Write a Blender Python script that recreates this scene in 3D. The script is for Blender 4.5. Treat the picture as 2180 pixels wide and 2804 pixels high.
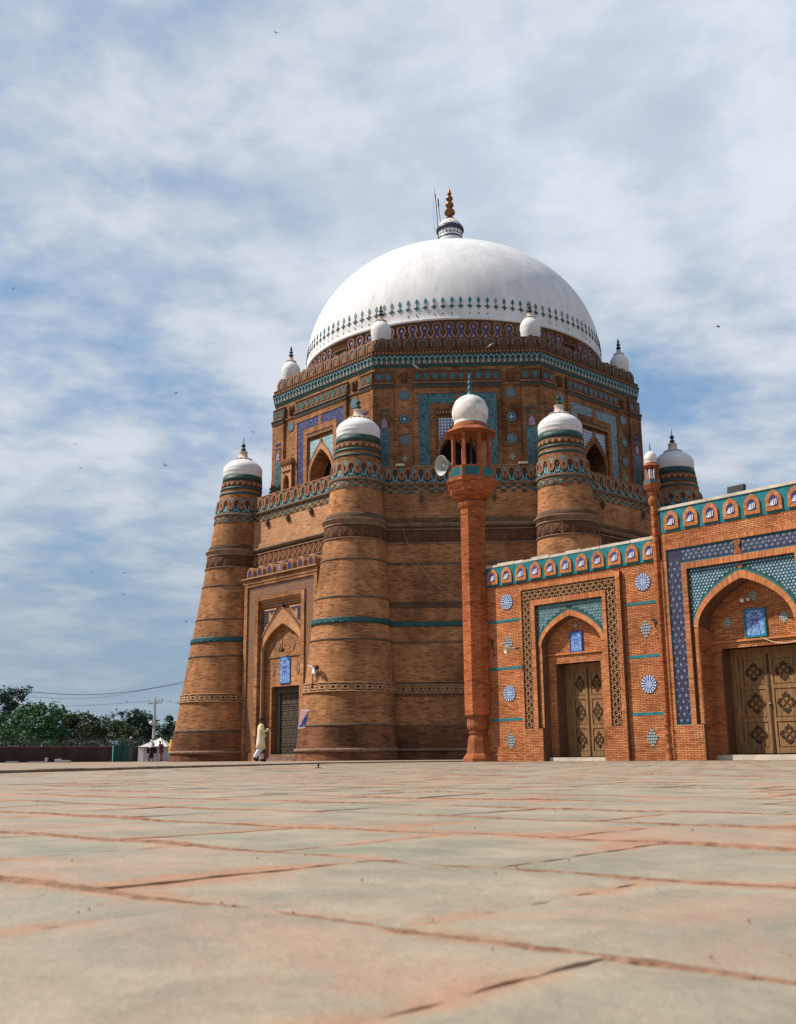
import bpy, bmesh, math, random
from math import sin, cos, pi, sqrt, atan2, hypot, floor
from mathutils import Vector, Matrix
random.seed(7)
rnd = random.random
S = bpy.context.scene
for o in list(bpy.data.objects): bpy.data.objects.remove(o)

# ------------------------------------------------------------------ camera
cd = bpy.data.cameras.new('camera'); cam = bpy.data.objects.new('camera', cd)
S.collection.objects.link(cam); S.camera = cam
YAW, PITCH, ROLL = -0.0379, 0.2273, -0.0086
cam.location = (-1.1207, -62.1745, 0.12)
fwd = Vector((sin(YAW)*cos(PITCH), cos(YAW)*cos(PITCH), sin(PITCH)))
rt = Vector((cos(YAW), -sin(YAW), 0)); up = rt.cross(fwd)
r2 = rt*cos(ROLL)+up*sin(ROLL); u2 = -rt*sin(ROLL)+up*cos(ROLL)
cam.matrix_world = Matrix.Translation(cam.location) @ Matrix((r2, u2, -fwd)).transposed().to_4x4()
cd.sensor_fit = 'VERTICAL'; cd.sensor_height = 24; cd.lens = 2914.18/2804*24
cd.clip_start = 0.03; cd.clip_end = 3000
cd.dof.use_dof = True; cd.dof.focus_distance = 20; cd.dof.aperture_fstop = 10
S.render.resolution_x = 796; S.render.resolution_y = 1024
S.view_settings.view_transform = 'Standard'; S.view_settings.look = 'None'
S.view_settings.exposure = 0.30; S.view_settings.gamma = 1; S.view_settings.use_curve_mapping = False

# ------------------------------------------------------------------ light
SUN_EL = math.radians(50)
SUN_H = Vector((-1.0, 0.01, 0)).normalized()
sdir = Vector((SUN_H.x*cos(SUN_EL), SUN_H.y*cos(SUN_EL), sin(SUN_EL)))
sd = bpy.data.lights.new('sun', 'SUN'); sun = bpy.data.objects.new('sun', sd); S.collection.objects.link(sun)
sd.energy = 5.0; sd.angle = math.radians(0.5); sd.color = (1.0, 0.93, 0.82)
sun.rotation_euler = (-sdir).to_track_quat('-Z', 'Y').to_euler()
sun.location = (-60, -20, 80)


# ------------------------------------------------------------------ node helper
class V:
    def __init__(s, nt, k): s.nt = nt; s.k = k
    def _m(s, op, *a):
        n = s.nt.nodes.new('ShaderNodeMath'); n.operation = op
        for i, x in enumerate((s,)+a):
            if isinstance(x, V): s.nt.links.new(x.k, n.inputs[i])
            else: n.inputs[i].default_value = x
        return V(s.nt, n.outputs[0])
    def __add__(s, o): return s._m('ADD', o)
    def __sub__(s, o): return s._m('SUBTRACT', o)
    def __mul__(s, o): return s._m('MULTIPLY', o)
    def __truediv__(s, o): return s._m('DIVIDE', o)
    def floor(s): return s._m('FLOOR')
    def frac(s): return s._m('FRACT')
    def abs(s): return s._m('ABSOLUTE')
    def mod(s, o): return s._m('FLOORED_MODULO', o)
    def lt(s, o): return s._m('LESS_THAN', o)
    def gt(s, o): return s._m('GREATER_THAN', o)
    def max(s, o): return s._m('MAXIMUM', o)
    def min(s, o): return s._m('MINIMUM', o)
    def sin(s): return s._m('SINE')
    def pow(s, o): return s._m('POWER', o)
    def step(s, a, b):
        n = s.nt.nodes.new('ShaderNodeMapRange'); n.interpolation_type = 'SMOOTHSTEP'
        s.nt.links.new(s.k, n.inputs[0]); n.inputs[1].default_value = a; n.inputs[2].default_value = b
        return V(s.nt, n.outputs[0])
    def lin(s, a, b, c, d):
        n = s.nt.nodes.new('ShaderNodeMapRange')
        s.nt.links.new(s.k, n.inputs[0])
        for i, q in enumerate((a, b, c, d)): n.inputs[i+1].default_value = q
        return V(s.nt, n.outputs[0])

class MT:
    """small material-building context"""
    def __init__(s, name, rough=0.85, spec=0.2, metal=0.0):
        s.m = bpy.data.materials.new(name); s.m.use_nodes = True; s.nt = s.m.node_tree
        s.b = s.nt.nodes['Principled BSDF']
        s.b.inputs['Roughness'].default_value = rough; s.b.inputs['Metallic'].default_value = metal
        s.b.inputs['Specular IOR Level'].default_value = spec
        s._uv = None; s._pos = None
    def uv(s):
        if not s._uv:
            n = s.nt.nodes.new('ShaderNodeUVMap'); x = s.nt.nodes.new('ShaderNodeSeparateXYZ')
            s.nt.links.new(n.outputs[0], x.inputs[0]); s._uv = (V(s.nt, x.outputs[0]), V(s.nt, x.outputs[1]), n.outputs[0])
        return s._uv
    def pos(s):
        if not s._pos:
            n = s.nt.nodes.new('ShaderNodeNewGeometry'); s._pos = n.outputs['Position']
        return s._pos
    def sep(s, sock):
        x = s.nt.nodes.new('ShaderNodeSeparateXYZ'); s.nt.links.new(sock, x.inputs[0]); return [V(s.nt, o) for o in x.outputs]
    def comb(s, x, y, z=0.0):
        n = s.nt.nodes.new('ShaderNodeCombineXYZ')
        for i, q in enumerate((x, y, z)):
            if isinstance(q, V): s.nt.links.new(q.k, n.inputs[i])
            else: n.inputs[i].default_value = q
        return n.outputs[0]
    def noise(s, vec, scale, detail=4, rough=0.55, dist=0.0):
        n = s.nt.nodes.new('ShaderNodeTexNoise'); s.nt.links.new(vec, n.inputs['Vector'])
        n.inputs['Scale'].default_value = scale; n.inputs['Detail'].default_value = detail
        n.inputs['Roughness'].default_value = rough; n.inputs['Distortion'].default_value = dist
        return V(s.nt, n.outputs[0])
    def white(s, vec):
        n = s.nt.nodes.new('ShaderNodeTexWhiteNoise'); s.nt.links.new(vec, n.inputs['Vector']); return V(s.nt, n.outputs[0])
    def voro(s, vec, scale, feat='F1', rnds=1.0):
        n = s.nt.nodes.new('ShaderNodeTexVoronoi'); n.feature = feat; s.nt.links.new(vec, n.inputs['Vector'])
        n.inputs['Scale'].default_value = scale; n.inputs['Randomness'].default_value = rnds
        return V(s.nt, n.outputs[0]), n
    def mix(s, f, a, b):
        n = s.nt.nodes.new('ShaderNodeMix'); n.data_type = 'RGBA'
        if isinstance(f, V): s.nt.links.new(f.k, n.inputs[0])
        else: n.inputs[0].default_value = f
        for i, q in ((6, a), (7, b)):
            if isinstance(q, tuple): n.inputs[i].default_value = (*q, 1) if len(q) == 3 else q
            else: s.nt.links.new(q, n.inputs[i])
        return n.outputs[2]
    def scale(s, col, f):
        n = s.nt.nodes.new('ShaderNodeVectorMath'); n.operation = 'SCALE'
        if isinstance(col, tuple): n.inputs[0].default_value = col
        else: s.nt.links.new(col, n.inputs[0])
        s.nt.links.new(f.k, n.inputs['Scale']); return n.outputs[0]
    def attr(s, name):
        n = s.nt.nodes.new('ShaderNodeAttribute'); n.attribute_name = name; return V(s.nt, n.outputs['Fac'])
    def objrand(s):
        n = s.nt.nodes.new('ShaderNodeObjectInfo'); return V(s.nt, n.outputs['Random'])
    def col(s, c):
        if isinstance(c, tuple): s.b.inputs['Base Color'].default_value = (*c, 1)
        else: s.nt.links.new(c, s.b.inputs['Base Color'])
        return s
    def rough(s, v): s.nt.links.new(v.k, s.b.inputs['Roughness']); return s
    def bump(s, h, dist=0.01, st=1.0):
        n = s.nt.nodes.new('ShaderNodeBump'); n.inputs['Distance'].default_value = dist; n.inputs['Strength'].default_value = st
        s.nt.links.new(h.k, n.inputs['Height']); s.nt.links.new(n.outputs[0], s.b.inputs['Normal']); return s

# ------------------------------------------------------------------ sky
w = bpy.data.worlds.new('World'); S.world = w; w.use_nodes = True; nt = w.node_tree
bg = nt.nodes['Background']
sky = nt.nodes.new('ShaderNodeTexSky'); sky.sky_type = 'NISHITA'; sky.sun_disc = False
sky.sun_elevation = SUN_EL; sky.sun_rotation = atan2(SUN_H.x, SUN_H.y)
sky.air_density = 1.2; sky.dust_density = 1.2; sky.ozone_density = 1.6
class WT(MT):
    def __init__(s, nt): s.nt = nt
W = WT(nt)
tc = nt.nodes.new('ShaderNodeTexCoord'); D = tc.outputs['Generated']
dx, dy, dz = W.sep(D)
zz = dz.max(0.0)+0.16
P = W.comb(dx/zz, dy/zz, 0.37)
n1 = W.noise(P, 1.15, 6, 0.52, 0.25)
n2 = W.noise(P, 4.6, 5, 0.56, 0.15)
n3 = W.noise(P, 13.0, 4, 0.55, 0.05)
cov = n1*0.62 + n2*0.30 + n3*0.14
def blob(d, wid, amp):
    v = Vector(d).normalized(); n = nt.nodes.new('ShaderNodeVectorMath'); n.operation = 'DISTANCE'
    nt.links.new(D, n.inputs[0]); n.inputs[1].default_value = v
    q = V(nt, n.outputs['Value'])/wid
    return (q*q*-1.0)._m('EXPONENT')*amp
BLOBS = []  # filled below with directions of the blue gaps seen in the photograph
for d, wid, amp in (((-0.262, 1.0, 0.262), 0.050, -0.10), ((-0.33, 1.0, 0.235), 0.06, -0.08), ((-0.40, 1.0, 0.35), 0.05, -0.08),
                    ((0.20, 1.0, 0.34), 0.045, -0.07), ((0.27, 1.0, 0.345), 0.04, -0.06), ((-0.03, 1.0, 0.62), 0.03, -0.05),
                    ((-0.30, 1.0, 0.78), 0.16, -0.055), ((-0.45, 1.0, 0.62), 0.16, -0.05), ((-0.30, 1.0, 0.15), 0.14, -0.05), ((-0.20, 1.0, 0.95), 0.06, -0.04), ((0.18, 1.0, 0.93), 0.07, -0.06),
                    ((-0.10, 1.0, 0.55), 0.20, 0.05), ((0.3, 1.0, 0.55), 0.16, 0.06), ((0.0, 1.0, 0.30), 0.22, 0.03)):
    cov = cov + blob(d, wid, amp)
# cloud thinned towards the unseen zenith to cut ambient light
cov = cov - dz.lin(0.60, 0.95, 0.0, 0.18)
cl = cov.step(0.375, 0.585)
thick = cov.step(0.50, 0.72)
ccol = W.mix(n2.step(0.36, 0.64), (6.0, 6.9, 8.2), (7.7, 8.25, 9.1))
ccol = W.mix(thick, W.scale(ccol, V(nt, n1.k)*0.0+0.88), ccol)
blue = W.mix(0.70, sky.outputs[0], (2.3, 4.2, 7.0))
skyc = W.mix(cl, blue, ccol)
hz = dz.step(0.34, 0.02)
skyc = W.mix(hz*0.80, skyc, (3.2, 4.25, 5.2))
nt.links.new(skyc, bg.inputs[0]); bg.inputs[1].default_value = 0.078

# ------------------------------------------------------------------ object helpers
COL = S.collection
def link(o, parent=None):
    COL.objects.link(o)
    if parent is not None: o.parent = parent
    return o
def root(name, label, cat, loc=(0, 0, 0), group=None):
    o = bpy.data.objects.new(name, None); COL.objects.link(o); o.location = loc; o.empty_display_size = 0.2
    o['label'] = label; o['category'] = cat
    if group: o['group'] = group
    return o
def tag(o, label, cat, group=None):
    o['label'] = label; o['category'] = cat
    if group: o['group'] = group
    return o
def wloc(o):
    v = Vector((0, 0, 0))
    while o is not None: v += o.location; o = o.parent
    return v

class MB:
    def __init__(s): s.v = []; s.f = []; s.uv = []; s.t = []; s.sm = []
    def poly(s, pts, uvs=None, tone=0.5, smooth=False):
        i = len(s.v); s.v += [tuple(p) for p in pts]; s.f.append(tuple(range(i, i+len(pts))))
        s.uv += list(uvs) if uvs else [(0.0, 0.0)]*len(pts); s.t.append(tone); s.sm.append(smooth)
    def grid(s, P, UV=None, tone=0.5, smooth=True, closeu=False):
        """P[i][j] points -> shared-vertex grid"""
        ni, nj = len(P), len(P[0]); b = len(s.v)
        for r in P: s.v += [tuple(p) for p in r]
        for i in range(ni-1):
            for j in range(nj if closeu else nj-1):
                j2 = (j+1) % nj
                s.f.append((b+i*nj+j, b+i*nj+j2, b+(i+1)*nj+j2, b+(i+1)*nj+j))
                if UV:
                    u1 = UV[i][j]; u4 = UV[i+1][j]
                    if closeu and j2 == 0: u2_ = UV[i][nj]; u3 = UV[i+1][nj]
                    else: u2_ = UV[i][j2]; u3 = UV[i+1][j2]
                    s.uv += [u1, u2_, u3, u4]
                else: s.uv += [(0, 0)]*4
                s.t.append(tone); s.sm.append(smooth)
    def ext(s, F, poly, d0, d1, tone=0.5, side=True, bevel=0.0):
        """extrude (s,z) polygon (counter-clockwise seen from outside) from depth d0 to front d1"""
        s.poly([F(a, b, d1) for a, b in poly], poly, tone)
        if side:
            n = len(poly)
            for i in range(n):
                a, b = poly[i]; c, d = poly[(i+1) % n]
                s.poly([F(a, b, d1), F(a, b, d0), F(c, d, d0), F(c, d, d1)],
                       [(a, b), (a+(d1-d0), b), (c+(d1-d0), d), (c, d)], tone)
    def box(s, F, s0, s1, z0, z1, d0, d1, tone=0.5, n=1):
        if n == 1: s.ext(F, [(s0, z0), (s1, z0), (s1, z1), (s0, z1)], d0, d1, tone); return
        for i in range(n):
            a = s0+(s1-s0)*i/n; b = s0+(s1-s0)*(i+1)/n
            s.poly([F(a, z0, d1), F(b, z0, d1), F(b, z1, d1), F(a, z1, d1)], [(a, z0), (b, z0), (b, z1), (a, z1)], tone)
            s.poly([F(a, z1, d1), F(b, z1, d1), F(b, z1, d0), F(a, z1, d0)], [(a, z1), (b, z1), (b, z1+.1), (a, z1+.1)], tone)
            s.poly([F(a, z0, d0), F(b, z0, d0), F(b, z0, d1), F(a, z0, d1)], [(a, z0-.1), (b, z0-.1), (b, z0), (a, z0)], tone)
    def strip(s, F, outer, inner, d0, d1, tone=0.5):
        """ring band between two equally long open polylines, with side faces"""
        n = len(outer)
        for i in range(n-1):
            a, b, c, d = outer[i], outer[i+1], inner[i+1], inner[i]
            s.poly([F(*a, d1), F(*b, d1), F(*c, d1), F(*d, d1)], [a, b, c, d], tone)
            s.poly([F(*a, d0), F(*b, d0), F(*b, d1), F(*a, d1)], [a, b, b, a], tone)
            s.poly([F(*d, d1), F(*c, d1), F(*c, d0), F(*d, d0)], [d, c, c, d], tone)
    def lathe(s, prof, c=(0, 0, 0), seg=24, smooth=True, a0=0.0, ax=None, uvr=None):
        """prof = [(r,z)]"""
        P = []; U = []
        L = 0; pr = None
        for r, z in prof:
            if pr is not None: L += hypot(r-pr[0], z-pr[1])
            pr = (r, z); cx, cy = (c[0], c[1]) if ax is None else ax(z)
            P.append([(cx+r*cos(a0+2*pi*j/seg), cy+r*sin(a0+2*pi*j/seg), c[2]+z) for j in range(seg)])
            rr = uvr or r
            U.append([(rr*2*pi*j/seg, L if uvr is None else z) for j in range(seg+1)])
        s.grid(P, U, smooth=smooth, closeu=True)
    def tube(s, pts, r, seg=6, smooth=True, caps=False):
        P = []; n = len(pts); U = []
        for i, p in enumerate(pts):
            p = Vector(p); a = Vector(pts[max(0, i-1)]); b = Vector(pts[min(n-1, i+1)]); t = (b-a).normalized()
            x = t.cross(Vector((0, 0, 1)))
            if x.length < 1e-3: x = Vector((1, 0, 0))
            x.normalize(); y = x.cross(t); rr = r[i] if isinstance(r, (list, tuple)) else r
            P.append([p+x*cos(2*pi*j/seg)*rr+y*sin(2*pi*j/seg)*rr for j in range(seg)])
            U.append([(j/seg, i) for j in range(seg+1)])
        s.grid(P, U, smooth=smooth, closeu=True)
        if caps: s.poly(P[0]); s.poly(P[-1])
    def build(s, name, mat, parent=None, kind=None, shift=None):
        sh = shift if shift is not None else (wloc(parent) if parent is not None else Vector((0, 0, 0)))
        me = bpy.data.meshes.new(name)
        me.from_pydata([(x-sh.x, y-sh.y, z-sh.z) for x, y, z in s.v], [], s.f)
        uvl = me.uv_layers.new(name='UVMap')
        fl = [c for uv in s.uv for c in uv]; uvl.data.foreach_set('uv', fl)
        at = me.attributes.new('tone', 'FLOAT', 'FACE'); at.data.foreach_set('value', s.t)
        me.polygons.foreach_set('use_smooth', s.sm)
        if isinstance(mat, (list, tuple)):
            for m in mat: me.materials.append(m)
        else: me.materials.append(mat)
        me.update()
        o = bpy.data.objects.new(name, me); link(o, parent)
        if kind: o['kind'] = kind
        return o
def inst(o, parent=None, loc=None, rot=None, mat=None):
    c = o.copy(); COL.objects.link(c); c.parent = parent if parent is not None else o.parent
    if loc is not None: c.location = loc
    if rot is not None: c.rotation_euler = rot
    return c
def copy_tree(o, parent=None, top=True):
    kids = list(o.children)
    c = o.copy(); COL.objects.link(c); c.parent = parent
    for k in kids: copy_tree(k, c, False)
    return c

def PF(k, off):
    a = -pi/2+k*pi/4; N = (cos(a), sin(a)); U = (-sin(a), cos(a))
    g = off if callable(off) else (lambda z: off)
    def F(s, z, d=0.0):
        o = g(z)+d; return (N[0]*o+U[0]*s, N[1]*o+U[1]*s, z)
    return F
def arch(w, zs, za, n=14, p=1.2, q=1.95, cx=0.0):
    """pointed arch from right spring over apex to left spring"""
    h = za-zs; R = []
    for i in range(n+1):
        t = i/n; x = cos(t*pi/2)**0.9; R.append((x*w, zs+h*(1-x**p)**(1/q)))
    R[0] = (w, zs); R[-1] = (0, za)
    return [(cx+x, z) for x, z in R]+[(cx-x, z) for x, z in R[-2::-1]]
def plate_with_arch(mb, F, s0, s1, z0, z1, ar, d0, d1, zb=None):
    """rectangular plate with an arch opening reaching down to z0 (ar = list right->left)"""
    r, l = ar[0], ar[-1]
    # right pier, left pier, top pieces
    mb.box(F, r[0], s1, z0, r[1], d0, d1); mb.box(F, s0, l[0], z0, l[1], d0, d1)
    for i in range(len(ar)-1):
        a, b = ar[i], ar[i+1]
        mb.poly([F(b[0], b[1], d1), F(a[0], a[1], d1), F(a[0], z1, d1), F(b[0], z1, d1)], [b, a, (a[0], z1), (b[0], z1)])
        mb.poly([F(a[0], a[1], d1), F(b[0], b[1], d1), F(b[0], b[1], d0), F(a[0], a[1], d0)], [(0, a[1]), (0, b[1]), (.3, b[1]), (.3, a[1])])
    mb.box(F, r[0], s1, r[1], z1, d0, d1); mb.box(F, s0, l[0], l[1], z1, d0, d1)
    mb.poly([F(l[0], z1, d1), F(r[0], z1, d1), F(r[0], z1, d0), F(l[0], z1, d0)])

# ------------------------------------------------------------------ materials
def mbrick(name, c1, c2, c3, mort, h=0.045, L=0.2, stain=0.5, bump=0.5, erode=0.5, jw=0.16):
    m = MT(name, 0.9, 0.12); u, v, uvs = m.uv()
    row = (v/h).floor(); fx = u/L + row.mod(2.0)*0.5 + m.white(m.comb(row, 3.0))*0.25; cell = fx.floor()
    wn = m.white(m.comb(cell, row, 1.0)); wn2 = m.white(m.comb(cell, row, 7.0))
    fz = (v/h).frac(); fu = fx.frac()
    joint = fz.lt(jw).max(fu.lt(jw*h/L*1.2))
    big = m.noise(m.pos(), 0.35, 5, 0.6); med = m.noise(m.pos(), 1.9, 5, 0.65)
    streak = m.noise(m.comb(u*1.3, v*7.0, 0.0), 1.0, 6, 0.75)
    vert = m.noise(m.comb(u*1.6, v*0.16, 5.0), 1.0, 5, 0.6)
    c = m.mix(wn, c1, c2); c = m.mix(wn2.gt(0.90)*0.8, c, c3)
    dark = tuple(x*0.36 for x in c1)
    er = m.noise(m.comb(u*6.5, v*17.0, 2.0), 1.0, 5, 0.8).step(0.58, 0.74)*m.noise(m.pos(), 0.55, 3, 0.6).step(0.40, 0.62)*erode
    c = m.mix(er, c, dark)
    c = m.mix(joint, c, mort)
    c = m.scale(c, big.lin(0.3, 0.7, 1.0-stain*0.45, 1.0+stain*0.28)*med.lin(0.3, 0.7, 0.86, 1.12)*streak.lin(0.3, 0.7, 1.0-0.15*stain, 1.0+0.12*stain)*vert.lin(0.3, 0.7, 1.0-0.22*stain, 1.0+0.14*stain))
    m.col(c); m.bump((joint*-1.0)+(er*-1.2)+wn*0.35, 0.012, bump); return m.m
def mplain(name, c, rough=0.8, var=0.15, sc=3.0, spec=0.2, bump=0.0, metal=0.0, bsc=30.0):
    m = MT(name, rough, spec, metal); n = m.noise(m.pos(), sc, 5, 0.6)
    m.col(m.scale(c, n.lin(0.3, 0.7, 1-var, 1+var)))
    if bump: m.bump(m.noise(m.pos(), bsc, 3, 0.6), 0.01, bump)
    return m.m
OLD = mbrick('old_brick', (0.3102, 0.1346, 0.0568), (0.4686, 0.2218, 0.0977), (0.1848, 0.0686, 0.0370), (0.2376, 0.1188, 0.0660), 0.055, 0.26, 1.2, 0.7, 0.45)
OLDL = mbrick('old_brick_pale', (0.4320, 0.2100, 0.1056), (0.5280, 0.2700, 0.1380), (0.3120, 0.1320, 0.0624), (0.3360, 0.2040, 0.1200), 0.05, 0.22, 0.6, 0.5, 0.45)
OLDD = mbrick('dark_course_brick', (0.1196, 0.0690, 0.0442), (0.1564, 0.0920, 0.0552), (0.0920, 0.0460, 0.0322), (0.0828, 0.0506, 0.0368), 0.05, 0.3, 0.8, 0.5, 0.4)
OLDU = mbrick('shade_toned_old_brick', (0.25, 0.108, 0.046), (0.38, 0.180, 0.080), (0.13, 0.05, 0.03), (0.19, 0.095, 0.055), 0.055, 0.26, 1.5, 0.7, 0.6)  # darker copy of the old brick; shade of unlit faces put into the colour
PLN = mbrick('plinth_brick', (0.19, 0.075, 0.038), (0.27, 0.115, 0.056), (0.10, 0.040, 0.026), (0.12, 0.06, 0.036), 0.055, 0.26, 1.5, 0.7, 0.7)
PIL = mbrick('minaret_brick', (0.3916, 0.1030, 0.0371), (0.5152, 0.1700, 0.0618), (0.2576, 0.0618, 0.0268), (0.1546, 0.0515, 0.0289), 0.062, 0.20, 0.7, 0.7, 0.15, 0.18)
# facade bricks are geometry: colour by face tone
def mtone(name, c1, c2, stain=0.35, rough=0.9, pinks=True):
    m = MT(name, rough, 0.12); t = m.attr('tone')
    c = m.mix(t, c1, c2)
    big = m.noise(m.pos(), 0.9, 5, 0.6); med = m.noise(m.pos(), 9.0, 4, 0.6)
    if pinks: c = m.mix(m.noise(m.pos(), 0.8, 3, 0.5).step(0.56, 0.70)*0.45, c, (0.56, 0.17, 0.10))
    c = m.mix(m.noise(m.pos(), 1.7, 6, 0.7, 0.6).step(0.54, 0.70)*0.45, c, (0.60, 0.33, 0.16))
    c = m.mix(m.noise(m.pos(), 2.4, 6, 0.72, 0.3).step(0.60, 0.72)*0.5, c, (0.20, 0.085, 0.045))
    c = m.scale(c, big.lin(0.3, 0.7, 1-stain, 1+stain*0.6)*med.lin(0.3, 0.7, 0.88, 1.12))
    m.col(c); m.bump(m.noise(m.pos(), 90.0, 3, 0.6), 0.004, 0.4); return m.m
FBR = mtone('facing_brick', (0.34, 0.105, 0.042), (0.60, 0.245, 0.100))
FBR2 = mtone('soldier_brick', (0.36, 0.120, 0.045), (0.60, 0.255, 0.105), 0.25)
MORT = mplain('mortar', (0.15, 0.075, 0.04), 0.95, 0.2, 6.0)
WHITE = MT('whitewash', 0.75, 0.2)
_p = WHITE.sep(WHITE.pos())
_st = WHITE.noise(WHITE.comb(_p[0]*1.2, _p[1]*1.2, _p[2]*0.35), 1.0, 6, 0.65)
_dirt = WHITE.noise(WHITE.pos(), 2.6, 6, 0.7).step(0.54, 0.75)
_ang = (_p[1]._m('ARCTAN2', _p[0]))
_rad = (_p[0]*_p[0]+_p[1]*_p[1]).pow(0.5)
_run = WHITE.noise(WHITE.comb(_ang*46.0, _p[2]*0.45, 1.0), 1.0, 5, 0.62)
_crk = WHITE.noise(WHITE.pos(), 1.1, 7, 0.7, 1.2)
_wc = WHITE.mix(_st.step(0.35, 0.7), (0.62, 0.60, 0.60), (0.74, 0.72, 0.715))
_wc = WHITE.mix(_run.step(0.52, 0.72)*0.30, _wc, (0.44, 0.41, 0.40))
_wc = WHITE.mix((_crk-0.5).abs().step(0.006, 0.0)*0.35, _wc, (0.36, 0.34, 0.33))
WHITE.col(WHITE.mix(_dirt*0.35, _wc, (0.44, 0.39, 0.35)))
WHITE.bump(WHITE.noise(WHITE.pos(), 6.0, 5, 0.6), 0.03, 0.25); WHITE = WHITE.m
WHITE2 = MT('weathered_whitewash', 0.8, 0.2)
WHITE2.col(WHITE2.mix(WHITE2.noise(WHITE2.pos(), 3.5, 6, 0.7).step(0.45, 0.72), (0.70, 0.665, 0.62), (0.38, 0.32, 0.27)))
WHITE2.bump(WHITE2.noise(WHITE2.pos(), 14.0, 4, 0.6), 0.02, 0.3); WHITE2 = WHITE2.m
CREAMW = mplain('cream_plaster', (0.50, 0.44, 0.36), 0.85, 0.3, 3.0, bump=0.3)
STONE = mplain('pale_plaster_edge', (0.52, 0.42, 0.33), 0.85, 0.25, 4.0)
LEDGE = mplain('weathered_ledge', (0.22, 0.135, 0.09), 0.9, 0.35, 3.0)
DLEDGE = mplain('blackened_ledge', (0.11, 0.075, 0.055), 0.9, 0.35, 3.0)
TERRA = mplain('terracotta_relief', (0.2499, 0.1113, 0.0547), 0.85, 0.2, 2.0, bump=0.3)
TERRB = mplain('bright_terracotta', (0.2805, 0.0892, 0.0340), 0.85, 0.30, 3.0, bump=0.3)
TERRD = mplain('dusty_terracotta', (0.2340, 0.1209, 0.0780), 0.9, 0.25, 2.0)
TERRP = mplain('pale_terracotta_relief', (0.3600, 0.2025, 0.1080), 0.85, 0.2, 4.0, bump=0.3)
BROWNR = mplain('brown_relief', (0.1343, 0.0581, 0.0305), 0.9, 0.25, 2.0)
RECESS = mplain('shade_painted_brick', (0.09, 0.042, 0.024), 0.95, 0.3, 2.0)  # dark brick tone with the shade of recesses painted in
TEAL = mplain('turquoise_glaze', (0.014, 0.095, 0.100), 0.5, 0.5, 8.0, 0.35)
TEALB = mplain('bright_turquoise_glaze', (0.006, 0.150, 0.175), 0.45, 0.35, 7.0, 0.35)
TEALD = mplain('dark_turquoise_glaze', (0.022, 0.055, 0.052), 0.55, 0.6, 9.0, 0.3)
CYAN = mplain('cyan_glaze', (0.015, 0.135, 0.185), 0.5, 0.4, 6.0, 0.35)
AQUA = mplain('aqua_white_glaze', (0.22, 0.38, 0.42), 0.5, 0.4, 8.0, 0.35)
WGL = mplain('white_glaze', (0.62, 0.66, 0.72), 0.4, 0.2, 20.0, 0.5)
COB = mplain('cobalt_glaze', (0.024, 0.020, 0.115), 0.35, 0.3, 5.0, 0.5)
COBB = mplain('bright_cobalt_glaze', (0.040, 0.042, 0.24), 0.35, 0.35, 5.0, 0.5)
NAVY = mplain('navy_glaze', (0.012, 0.011, 0.045), 0.5, 0.3, 5.0, 0.5)
LILAC = mplain('lilac_glaze', (0.26, 0.19, 0.28), 0.5, 0.3, 5.0, 0.4)
BRASS = mplain('tarnished_brass', (0.19, 0.085, 0.035), 0.42, 0.3, 8.0, 0.5, metal=0.75)
IRON = mplain('dark_iron', (0.035, 0.037, 0.036), 0.6, 0.3, 8.0)
DGREEN = mplain('oxidised_finial', (0.03, 0.055, 0.05), 0.5, 0.3, 8.0)
BLACK = mplain('black_plastic', (0.012, 0.012, 0.013), 0.5, 0.1, 8.0)
GREY = mplain('grey_enamel', (0.36, 0.37, 0.36), 0.5, 0.2, 12.0)
CREAM = mplain('cream_enamel', (0.62, 0.52, 0.36), 0.5, 0.15, 12.0)
VOID = mplain('painted_interior_dark', (0.02, 0.014, 0.011), 0.95, 0.1, 2.0)  # near-black tone painting the darkness inside openings
WOODD = MT('old_dark_wood', 0.75, 0.2); _n = WOODD.noise(WOODD.pos(), 18.0, 5, 0.7)
WOODD.col(WOODD.mix(_n.step(0.3, 0.7), (0.045, 0.036, 0.028), (0.11, 0.085, 0.06))).bump(_n, 0.02, 0.6); WOODD = WOODD.m
WOOD = MT('carved_wood', 0.6, 0.3); _u, _v, _ = WOOD.uv()
_n = WOOD.noise(WOOD.comb(_u*34.0, _v*2.2, 0.0), 1.0, 5, 0.6, 0.6)
WOOD.col(WOOD.mix(_n.step(0.3, 0.72), (0.135, 0.066, 0.025), (0.33, 0.175, 0.068))).bump(_n, 0.004, 0.4); WOOD = WOOD.m
CARVE = mplain('dark_carved_wood', (0.06, 0.032, 0.016), 0.7, 0.35, 20.0)

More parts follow.
